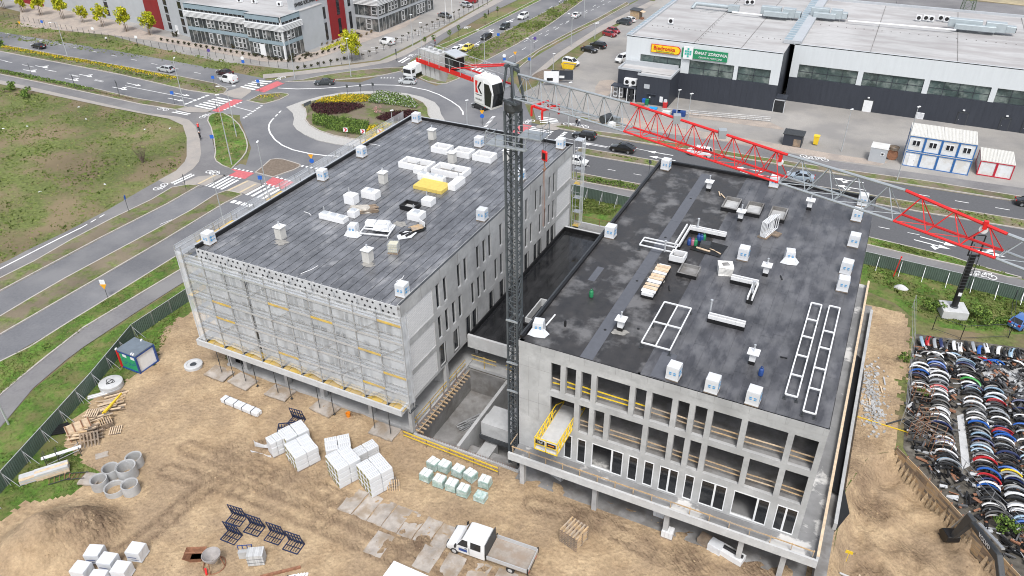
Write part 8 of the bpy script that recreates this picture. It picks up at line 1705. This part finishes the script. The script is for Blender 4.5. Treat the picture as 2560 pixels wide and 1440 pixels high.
ball_row((405,102),(720,156),22,'dark ball shrub along the office gravel bed',ball[0]); ball_row((735,156),(850,122),9,'dark ball shrub in the curved bed at the office corner',ball[1]); ball_row((903,94),(1025,40),11,'tan ball shrub in the row beside the office lane',ballt); ball_row((745,174),(860,150),8,'ball shrub on the grass outside the office fence',ball[0]); ball_row((775,120),(845,105),6,'tan ball shrub in the gravel by the office door',ballt,.05,.9)
for a in [(440,92,1.0,1.6,'round dark topiary nearest the red panel'),(521,110,1.1,1.6,'round dark topiary in the middle of the gravel bed'),(585,122,1.0,1.5,'round dark topiary before the glass wing'),(731,150,1.1,1.6,'round dark topiary at the office corner'),(645,138,1.9,.7,'low spreading juniper left of the office corner'),(688,147,1.9,.7,'low spreading juniper at the office corner'),(770,138,1.8,.7,'low spreading juniper past the office corner'),(893,90,1.7,.8,'low spreading shrub beside the office lane'),(923,75,1.2,1.4,'round topiary beside the office lane')]: bush(a[0],a[1],a[2],a[3],LFD,500,.22,a[4])
std = [('trunk', MB().tube((0,0,0),(0,0,1.2),.04,6).mesh('trunk', bark)), ('crown', leaves(MB(),crown_fn(.45,.3,1.35,10),160,.16,3).mesh('crown', LFD))]
a,b = g(908,150), g(1250,-12)
for i in range(26): p = a.lerp(b,i/25); spawn('standard_shrub', std, (p.x,p.y,.03), i, f'small lollipop shrub edging the office car park, {ORD[i]} from the near end', 'shrub', 'lollipop shrubs along the office car park')
p = g(835,95); o = leaves(MB(),lambda: (rnd.uniform(-6,6),rnd.uniform(-.9,.9)*1.0,rnd.uniform(.05,.5)),900,.25,3).build('bed_hedge', LFY); o.location = (-97.5,116,0); o.rotation_euler=(0,0,rad(90)); tag(o,'low lime hedge under the red tower','hedge')
# linear hedges and flower strips
def strip(name, pts, w, h, lf, dens, size, lb, cat, z=.16):
    pts = [g(*p) for p in pts]; segs = [(a,b,(b-a).length) for a,b in zip(pts[:-1],pts[1:])]; tot = sum(s[2] for s in segs)
    def f():
        t = rnd.uniform(0,tot)
        for a,b,l in segs:
            if t <= l: break
            t -= l
        d = (b-a).normalized(); n = Vector((-d.y,d.x,0)); q = a+d*t; lu = .7+.6*noise.noise(Vector((q.x*.8,q.y*.8,0))); v = rnd.uniform(-1,1)
        return q+n*v*w/2+Vector((0,0,z+h*max(.05,lu)*math.sqrt(max(0,1-v*v))*rnd.uniform(.3,1)))
    o = leaves(MB(),f,int(tot*dens),size,len(lf)).build(name, lf); return tag(o, lb, cat)
strip('flower_strip',[(8,119),(150,145),(300,171),(440,199)],1.5,.6,LFB,60,.24,'long strip of yellow flowering shrubs in the upper-left median','flower bed')
strip('hedge',[(-60,167),(0,180),(120,204),(232,228)],1.6,.8,LFG,60,.26,'clipped green hedge along the upper-left road','hedge'); strip('hedge',[(235,230),(335,251)],.8,.35,LFT,30,.18,'low rusty brown shrubs at the end of the hedge','hedge')
strip('hedge',[(1445,447),(1520,460),(1600,475),(1680,494)],1.5,.8,LFG,80,.24,'clipped green hedge in the gap behind the two buildings','hedge')
strip('flower_strip',[(640,245),(700,240)],2.2,.35,LFB,40,.2,'small yellow planting on the splitter island','flower bed')
def bed(name, pts, h, lf, n, size, lb, z=.3):
    P = zp(640,180,4.923,pts); xs_ = [p.x for p in P]; ys_ = [p.y for p in P]; PP = [tuple(p[:2]) for p in P]
    def f():
        x, y = rnd.uniform(min(xs_),max(xs_)), rnd.uniform(min(ys_),max(ys_))
        if not inpoly(x,y,PP): return None
        lu = .55+.9*abs(noise.noise(Vector((x*1.1,y*1.1,3)))); return (x,y,z+h*lu*rnd.uniform(.2,1))
    o = leaves(MB(),f,n,size,len(lf)).build(name, lf); return tag(o, lb, 'flower bed')
bed('flower_bed',[(720,400),(820,350),(1100,298),(1420,310),(1380,390),(1100,405)],.6,LFB,6000,.24,'bed of yellow flowers at the back of the roundabout'); bed('flower_bed',[(675,440),(720,410),(1150,405),(1360,440),(1120,530),(780,555),(700,500)],.7,LFR,7000,.25,'bed of dark purple shrubs at the left of the roundabout')
bed('flower_bed',[(700,560),(820,560),(1000,590),(1400,640),(1380,700),(1310,800),(1100,780),(800,700),(700,660)],.9,LFG,9000,.25,'bed of green shrubs at the front of the roundabout'); bed('flower_bed',[(1420,320),(1500,280),(1650,285),(1900,340),(2000,440),(1980,475),(1700,430),(1380,400)],.9,LFW,8000,.25,'bed of green and white shrubs at the right of the roundabout')
bed('flower_bed',[(1470,600),(1600,530),(1880,495),(2000,510),(1950,600),(1650,640)],.7,LFR,4500,.25,'bed of dark purple shrubs behind the far roof corner'); bed('flower_bed',[(1340,800),(1400,690),(1650,660),(1720,700),(1500,830)],.5,LFB,2800,.24,'bed of yellow flowers near the chevron boards')
p = g(946,283,.3); o = leaves(MB(),crown_fn(1.1,.7,.9,10),260,.16,1).build('pink_shrub', [leafm('leaf_pink',(.45,.25,.24))]); o.location = p; tag(o,'pale pink shrub in the middle of the roundabout','shrub')
# grass: tufts nobody could count
GT = [leafm('grass_green',(.135,.18,.045)), leafm('grass_light',(.19,.22,.07)), leafm('grass_straw',(.27,.22,.12)), leafm('grass_dark',(.10,.14,.035))]
def tufts(name, polys, lb):
    mb = MB()
    for pts, n, h, z, bias in polys:
        PP = [tuple(p[:2]) for p in pts]; xs_ = [p[0] for p in PP]; ys_ = [p[1] for p in PP]
        for _ in range(n):
            x, y = rnd.uniform(min(xs_),max(xs_)), rnd.uniform(min(ys_),max(ys_))
            if not inpoly(x,y,PP): continue
            v = noise.noise(Vector((x*.12,y*.12,2)))+.6*noise.noise(Vector((x*.5,y*.5,6)))
            if rnd.random() > .75+v: continue
            mb.cur = rnd.choice((0,1,3,0)) if v+bias > rnd.uniform(-.3,.3) else rnd.choice((2,1,1))
            a = rnd.uniform(0,3.14); hh = h*rnd.uniform(.5,1.3)*(1.2 if v > .2 else .8); d = Vector((math.cos(a),math.sin(a),0))*hh*.75; l = Vector((rnd.uniform(-.3,.3),rnd.uniform(-.3,.3),0))*hh; P = Vector((x,y,z))
            mb.add([P-d,P+d,P+d*1.3+l+Vector((0,0,hh)),P+l-d*.2+Vector((0,0,hh*.7)),P-d*1.2+l+Vector((0,0,hh))],[(0,1,2,3,4)])
    o = mb.build(name, GT); return tag(o, lb, kind='stuff')
field = G((-60,205),(0,215),(267,271),(423,301),(455,316),(464,342),(464,393),(440,425),(395,450),(266,525),(64,627),(0,658),(-60,690))
tufts('grass',[(field,15000,.2,0,.05),(G((-60,110),(0,96),(300,140),(640,190),(700,180),(500,140),(300,105),(0,50),(-60,40)),6000,.25,0,.2),(G((0,1080),(84,975),(210,872),(460,712),(470,780),(330,820),(210,960),(0,1230)),7000,.10,0,.5),(G((0,990),(120,888),(340,740),(440,660),(440,645),(163,815),(0,910)),5000,.09,.16,.4)],'rough grass of the field and the lower verges')
tufts('grass',[(G((2165,640),(2200,655),(2330,700),(2560,760),(2560,830),(2480,830),(2330,800),(2270,770),(2240,730),(2170,700)),5000,.22,0,.5),(G((1430,470),(1560,505),(1530,540),(1430,530)),2500,.25,0,.6),(G((0,1200),(160,1100),(250,1180),(180,1240),(60,1262),(0,1290)),4000,.10,0,.6),(G((160,1060),(240,985),(300,958),(390,905),(440,800),(470,740),(330,820),(225,935)),3500,.12,0,.6)],'weeds and fresh grass along the site fences'); 
tufts('grass',[(zp(1100,0,3.64,[(330,570),(700,395),(1000,220),(1300,0),(1150,10),(800,190),(480,345),(160,545)]),3500,.3,.16,.5),(G((1460,378),(1656,410),(2560,556),(2560,570),(1656,414)),2500,.2,.16,.1),(G((20,130),(300,185),(540,236),(560,226),(300,176),(20,120)),2500,.25,.16,.2),(zp(380,230,5.333,[(800,310),(960,300),(1230,560),(1260,730),(1060,1010),(860,920),(840,640)]),2500,.2,.16,.4),(G((2175,598),(2378,646),(2540,694),(2461,676),(2175,612)),1200,.15,.16,.5)],'verge grass on the medians and islands')
# litter in the field
for i,(px,py) in enumerate([(68,316),(8,322),(362,324),(262,461),(197,268),(425,321),(215,298),(100,480)]): p = g(px,py); tag(MB().tap((p.x,p.y,.03),(.5,.25),(.2,.1),.12,i).build('litter', film), 'white scrap of litter lying in the field', 'litter', 'litter in the field')
# ================================================================ BILLBOARD MAST, YARD, EXCAVATION
b = g(2378,785); o = empty('billboard_mast',(b.x,b.y,0),.25,'black billboard column on a square concrete foundation','billboard'); MB().box(-1.5,1.5,-1.3,1.3,0,1.15).build('foundation', conc_l, o, bevel=.03); MB().tube((0,0,1.15),(0,0,8.6),.38,14).build('column', black, o, smooth=True); MB().lathe([(.5,1.15),(.5,1.22),(.38,1.3)],14).build('flange', steel_d, o)
for s in (-.5,.5): MB().bar((s,-.5,4),(s,-.5,10.5),.07).build('ladder_rail', steel_d, o)
for i in range(14): MB().bar((-.5,-.5,4.2+.45*i),(.5,-.5,4.2+.45*i),.05).build('rung', steel_d, o)
MB().bar((-.6,0,8.6),(-.6,0,11.5),.12).bar((.6,0,8.6),(.6,0,11.5),.12).bar((-.6,0,11.5),(.6,0,11.5),.1).bar((-.6,0,8.7),(.6,0,8.7),.14).build('sign_frame', black, o); MB().box(-.2,.2,-.41,-.385,3.0,3.5).build('notice', white_p, o)
yard = mat('yard_ground',(.10,.09,.075),.95,.4,1.2,.02,8,col2=(.19,.175,.15),c2scale=.5,c2lo=.55,c2hi=.65)
sheet('yard_ground', G((2290,835),(2560,870),(2900,900),(2900,1700),(2620,1530),(2520,1420),(2400,1295),(2290,1175),(2258,1120),(2262,1030),(2275,900)), .015, yard); sheet('yard_slab', G((2392,1040),(2408,1035),(2425,1165),(2405,1175)), .05, conc_l, 0); sheet('yard_lane', G((2440,900),(2560,920),(2560,985),(2460,940)), .04, conc, 0)
def bumper_mesh(m, k):
    vs=[]; fs=[]; n = 10; pr_ = [(.0,-.05),(.12,.02),(.16,.16),(.12,.30),(.02,.40),(-.04,.36)] if k else [(.0,0),(.1,.05),(.13,.2),(.06,.34),(-.05,.36),(-.08,.3)]
    for i in range(n+1):
        t = -1.15+2.3*i/n; w = .86; x = w*math.sin(t)/math.sin(1.15); y = .42*(math.cos(t)-math.cos(1.15))/(1-math.cos(1.15))
        for a,z in pr_: vs.append((x*(1+a*.2),y+a,z))
    q = len(pr_)
    for i in range(n):
        for j in range(q-1):
            if k and 3 <= i <= 6 and j == 2: continue
            fs.append((i*q+j,(i+1)*q+j,(i+1)*q+j+1,i*q+j+1))
    return MB().add(vs,fs).mesh('car_bumper', m, smooth=True)
bc = {'black':(.015,.015,.016),'white':(.68,.69,.70),'silver':(.30,.32,.34),'dark grey':(.05,.052,.056),'blue':(.02,.10,.38),'pale blue':(.25,.36,.46),'red':(.40,.015,.02),'green':(.03,.28,.04),'yellow':(.72,.50,.02),'navy':(.02,.03,.10)}
bm_ = {k: [bumper_mesh(mat('bumper_'+k.replace(' ','_'),c,.35,.08,2,spec=.5),j) for j in (0,1)] for k,c in bc.items()}
wt = ['black']*13+['dark grey']*5+['white']*6+['silver']*4+['pale blue']*2+['navy']*2+['blue','red']
def bump(px,py,rz,tilt,row,n,col=None,z=0.0,s=1.0):
    c = col or rnd.choice(wt); p = g(px,py); o = link('car_bumper', bm_[c][rnd.randrange(2)]); o.location = (p.x,p.y,z+.05); o.rotation_euler = (tilt,rnd.uniform(-.06,.06),rz); o.scale = (s,s,s)
    tag(o, f'{c} car bumper, {ORD[n]} from the back, {row}', 'bumper', 'stacked car bumpers')
def brow(pts, n, row, special={}, layers=2):
    P = [Vector(p) for p in pts]; L = [(P[i+1]-P[i]).length for i in range(len(P)-1)]; tot = sum(L)
    for i in range(n):
        t = tot*(i+.5)/n; k = 0
        while k < len(L)-1 and t > L[k]: t -= L[k]; k += 1
        q = P[k].lerp(P[k+1],t/L[k])
        for l in range(layers): bump(q.x+rnd.uniform(-3,3),q.y-2*l,rnd.uniform(-.22,.22),rad(38)+rnd.uniform(-.35,.35),row+(', on top' if l else ', underneath'),i,special.get(i) if l == layers-1 else None,.34*l,rnd.uniform(1.05,1.25))
brow([(2338,905),(2345,1000),(2350,1080),(2372,1190)],24,'row by the fence',{6:'red',1:'blue',11:'white',14:'navy',17:'white',20:'white'})
brow([(2412,912),(2428,1000),(2442,1080),(2455,1150),(2470,1230),(2490,1310)],26,'middle row',{3:'green',7:'white',14:'pale blue',12:'pale blue',18:'blue'})
brow([(2478,968),(2492,1045),(2508,1110),(2522,1190),(2540,1265),(2566,1350)],26,'right-hand row',{1:'pale blue',3:'red',6:'white',8:'red',9:'blue',15:'yellow',19:'white',22:'white'})
brow([(2296,915),(2300,985)],8,'short row by the racks',{2:'blue',6:'white',7:'white'},1); brow([(2548,985),(2575,1180)],10,'edge row',{3:'white',6:'white'},1)
for i in range(16): bump(2300+16*i,862+2*i+rnd.uniform(-4,4),rad(90)+rnd.uniform(-.3,.3),rad(60),'upright back line',i,{9:'blue',12:'white',5:'white'}.get(i),.25,1.1)
for i in range(14): bump(2318+17*i,892+2*i+rnd.uniform(-5,5),rnd.uniform(-.3,.3),rad(50),'second back line',i,{3:'white',8:'red',10:'blue'}.get(i),.1,1.05)
sc_ = [mat('scrap_black',(.014,.014,.015),.5,.2,3), mat('scrap_grey',(.09,.09,.092),.5,.2,3), mat('scrap_pale',(.42,.43,.44),.5,.1,3), rust]; sm = MB(); YP = [tuple(p[:2]) for p in G((2292,848),(2600,890),(2600,1420),(2520,1400),(2400,1275),(2300,1160),(2262,1100),(2268,1030),(2280,900))]; LN = [tuple(p[:2]) for p in G((2380,1020),(2412,1020),(2440,1180),(2400,1200))]
for _ in range(3200):
    x, y = rnd.uniform(44,62), rnd.uniform(8,45)
    if not inpoly(x,y,YP) or inpoly(x,y,LN): continue
    sm.cur = rnd.choice((0,0,0,0,1,1,2,3)); sm.cbox((x,y,rnd.uniform(.05,.5)),(rnd.uniform(.2,1.1),rnd.uniform(.05,.3),rnd.uniform(.03,.25)),rnd.uniform(0,3.1),rnd.uniform(-.6,.6))
tag(sm.build('scrap_debris', sc_), kind='stuff')
# rusty racks among the bumpers
for i,(px,py,rz) in enumerate([(2300,1000,.2),(2310,1060,.5),(2330,1100,-.2),(2290,1090,.9),(2345,1130,.3)]):
    p = g(px,py); o = empty('rusty_rack',(p.x,p.y,0),rz,['rusty tubular rack beside the short bumper row','rusty tubular rack in the middle of the fence side','rusty tubular rack near the long bumper row','rusty tubular rack leaning toward the fence','rusty tubular rack at the front of the fence side'][i],'rack','rusty racks in the yard')
    for x in (-.9,0,.9): MB().bar((x,-.4,0),(x,-.4,2.0),.05).bar((x,.4,0),(x,.4,2.0),.05).bar((x,-.4,1.9),(x,.4,1.9),.05).build('rack_post', rust, o)
    for zz_ in (.7,1.4,1.95): MB().bar((-.9,-.4,zz_),(.9,-.4,zz_),.05).bar((-.9,.4,zz_),(.9,.4,zz_),.05).build('rack_rail', wood_o, o)
p = g(2552,805); car(2553,812,2575,800,'hatch',(.05,.14,.38),'blue car body parked at the back of the bumper yard',grp=PK,z=.05)
# wire fence of the yard
YF = empty('wire_fence',(0,0,0),0,'thin galvanised wire fence around the bumper yard','fence')
for pts in (G((2280,770),(2278,860),(2268,960),(2262,1030),(2250,1062)), G((2250,1062),(2330,1118),(2400,1190),(2470,1265),(2560,1355),(2640,1440))):
    for a,b in zip(pts[:-1],pts[1:]):
        MB().bar((a.x,a.y,0),(a.x,a.y,2.0),.07).build('post', steel, YF)
        for zz_ in (.5,1.2,1.95): MB().bar((a.x,a.y,zz_),(b.x,b.y,zz_),.03).build('wire', steel, YF)
YB = empty('mesh_fence',(0,0,0),0,'black mesh fence posts between the yard and the billboard','fence'); pts = G((2330,825),(2400,850),(2520,845),(2530,760))
for a in pts: MB().bar((a.x,a.y,0),(a.x,a.y,2.2),.08).build('post', black, YB)
for a,b in zip(pts[:-1],pts[1:]): MB().bar((a.x,a.y,2.1),(b.x,b.y,2.1),.04).bar((a.x,a.y,.3),(b.x,b.y,.3),.04).build('rail', steel_d, YB)
# timber retaining wall
RWL = empty('retaining_wall',(0,0,0),0,'timber plank retaining wall with rusty posts below the bumper yard','retaining wall'); wp = [Vector((*p,0)) for p in DIG[4:]][:7]
tot = [(wp[i],wp[i+1]) for i in range(len(wp)-1)]
for a,b in tot:
    n = max(1,round((b-a).length/1.5)); d = (b-a)/n; an = math.atan2(d.y,d.x)
    for i in range(n):
        c = a+d*(i+.5); q = a+d*i; nn = Vector((d.y,-d.x,0)).normalized()*-.12
        MB().bar((q.x+nn.x,q.y+nn.y,-2.4),(q.x+nn.x,q.y+nn.y,.65),.12,.14).build('steel_post', rust, RWL)
        for k in range(8): MB().cbox((c.x,c.y,-2.0+.33*k+.15),(d.length-.03,.07,.315),an).build('plank', rnd.choice((wood,wood,wood_o)), RWL)
        if i % 2 == 0 and rnd.random() < .5: MB().cbox((c.x+nn.x*.5,c.y+nn.y*.5,-.3),(.07,.02,.6),an).cbox((c.x+nn.x*.5,c.y+nn.y*.5,-.3),(.4,.02,.07),an).build('spray_mark', paint('spray_lime',(.5,.75,.05)) if 'spray_lime' not in bpy.data.materials else bpy.data.materials['spray_lime'], RWL)
# rubble and bits by the right flank
rb = MB()
for _ in range(420): 
    t = rnd.random(); p = g(2160+30*t+rnd.gauss(0,16),920+140*t+rnd.gauss(0,20)); h = sand_h(p.x,p.y); s = rnd.uniform(.06,.3); rb.cbox((p.x,p.y,h+s*.2),(s,s*rnd.uniform(.6,1.2),s*.7),rnd.uniform(0,3),rnd.uniform(-.4,.4))
tag(rb.build('rubble', conc), kind='stuff')
for i,(px,py,qx,qy,m_,lb) in enumerate([(2120,1038,2275,1085,yellow_p,'yellow batten slanting across the flank of the building'),(2105,1415,2200,1440,conc_l,'grey pipe lying below the terrace corner'),(2208,945,2212,965,alu,'short pale pipe on the sandy track'),(2200,968,2205,985,wood_l,'small pale board on the sandy track'),(2172,1000,2174,1016,wood_l,'second small pale board on the sandy track'),(2150,1440,2160,1410,wood_l,'plank stump in the excavated sand'),(2215,1063,2260,1050,steel_d,'dark bar across the track by the yard fence')]):
    a,b = gs(px,py),gs(qx,qy); tag(MB().bar(a+Vector((0,0,.12)),b+Vector((0,0,.12)),.14 if i else .06,.1).build('batten', m_), lb, 'batten')
tag(lump('white_rock',2252,720,1.0,.6,.5,conc_l,'pale boulder in the weeds beside the sandy track','rock',5))
p = gs(2118,1395); tag(MB().box(p.x-.3,p.x+.3,p.y-.02,p.y+.02,.6,.95).bar((p.x,p.y,-.5),(p.x,p.y,.7),.04).build('yellow_marker', yellow_p),'small yellow marker board by the grey pipe','marker')
# excavator: bucket, stick, boom reaching in from beyond the frame
EX = empty('excavator',(0,0,0),0,'dark grey excavator arm with a black bucket reaching in at the lower right','excavator'); ex_m = mat('excavator_grey',(.05,.053,.056),.5,.15,2)
bk = Vector((51.0,10.7,-1.5)); stt = Vector((51.55,10.3,2.3)); knee = Vector((53.3,6.0,3.2)); foot = Vector((54.8,2.4,-.2))
d2 = (foot-stt); d2.z = 0; d2.normalize(); nn = Vector((-d2.y,d2.x,0))
def slab_poly(pts, w, nm, m, parent=EX):
    n = len(pts); A = [Vector(p)+nn*w/2 for p in pts]; B = [Vector(p)-nn*w/2 for p in pts]; return MB().add(A+B,[tuple(range(n)),tuple(range(2*n-1,n-1,-1))]+[(i,n+i,n+(i+1)%n,(i+1)%n) for i in range(n)]).build(nm, m, parent, bevel=.04)
up = Vector((0,0,1))
slab_poly([stt+up*.35-d2*.5,stt+up*.5+d2*.5,stt-up*.2+d2*.4,bk+up*.9+d2*.25,bk+up*.9-d2*.25],.45,'stick',ex_m)
bm2 = slab_poly([stt+up*.15-d2*.1,stt+up*.4+d2*.9,knee+up*.4,foot+up*.3,foot-up*.3,knee-up*.3,stt-up*.15+d2*.4],.5,'boom',ex_m)
slab_poly([bk+up*1.0+d2*.2,bk+up*.85-d2*1.0,bk+up*.2-d2*1.35,bk-up*.25-d2*.8,bk-up*.1-d2*.1,bk+up*.4+d2*.25],1.15,'bucket',black)
for k in range(5): c = bk-up*.22-d2*1.0+nn*(-.48+.24*k); MB().bar(c,c-d2*.35-up*.1,.08).build('bucket_tooth', steel_d, EX)
for s in (-.33,.33): MB().tube(stt+up*.9+d2*1.1+nn*s*.2,knee+up*1.15+nn*s*.2,.1,8).build('hydraulic_cylinder', steel, EX)
MB().tube(stt+up*.5-d2*.55,bk+up*1.3-d2*.7,.08,8).build('hydraulic_cylinder', steel, EX)
mid = stt.lerp(knee,.6)+up*.1; ax_ = (knee-stt).normalized(); zz3 = ax_.cross(nn); side = nn if (CAM-mid).dot(nn) > 0 else -nn
xax = ax_; yax = side.cross(xax).normalized(); link('lettering', text_mesh('VOLVO',.55,white_p,.006,bold=.01), bm2, Matrix.Translation(mid+side*.262) @ Matrix((xax,yax,side)).transposed().to_4x4())
cbp = foot+d2*1.2; MB().cbox((cbp.x,cbp.y,-.3),(3.2,2.6,1.6),math.atan2(d2.y,d2.x)).build('machine_body', ex_m, EX, bevel=.1)
for s in (-1,1): q = cbp+nn*s*1.1; MB().cbox((q.x,q.y,-1.6),(3.8,.6,.8),math.atan2(d2.y,d2.x)).build('track', rubber, EX, bevel=.2)
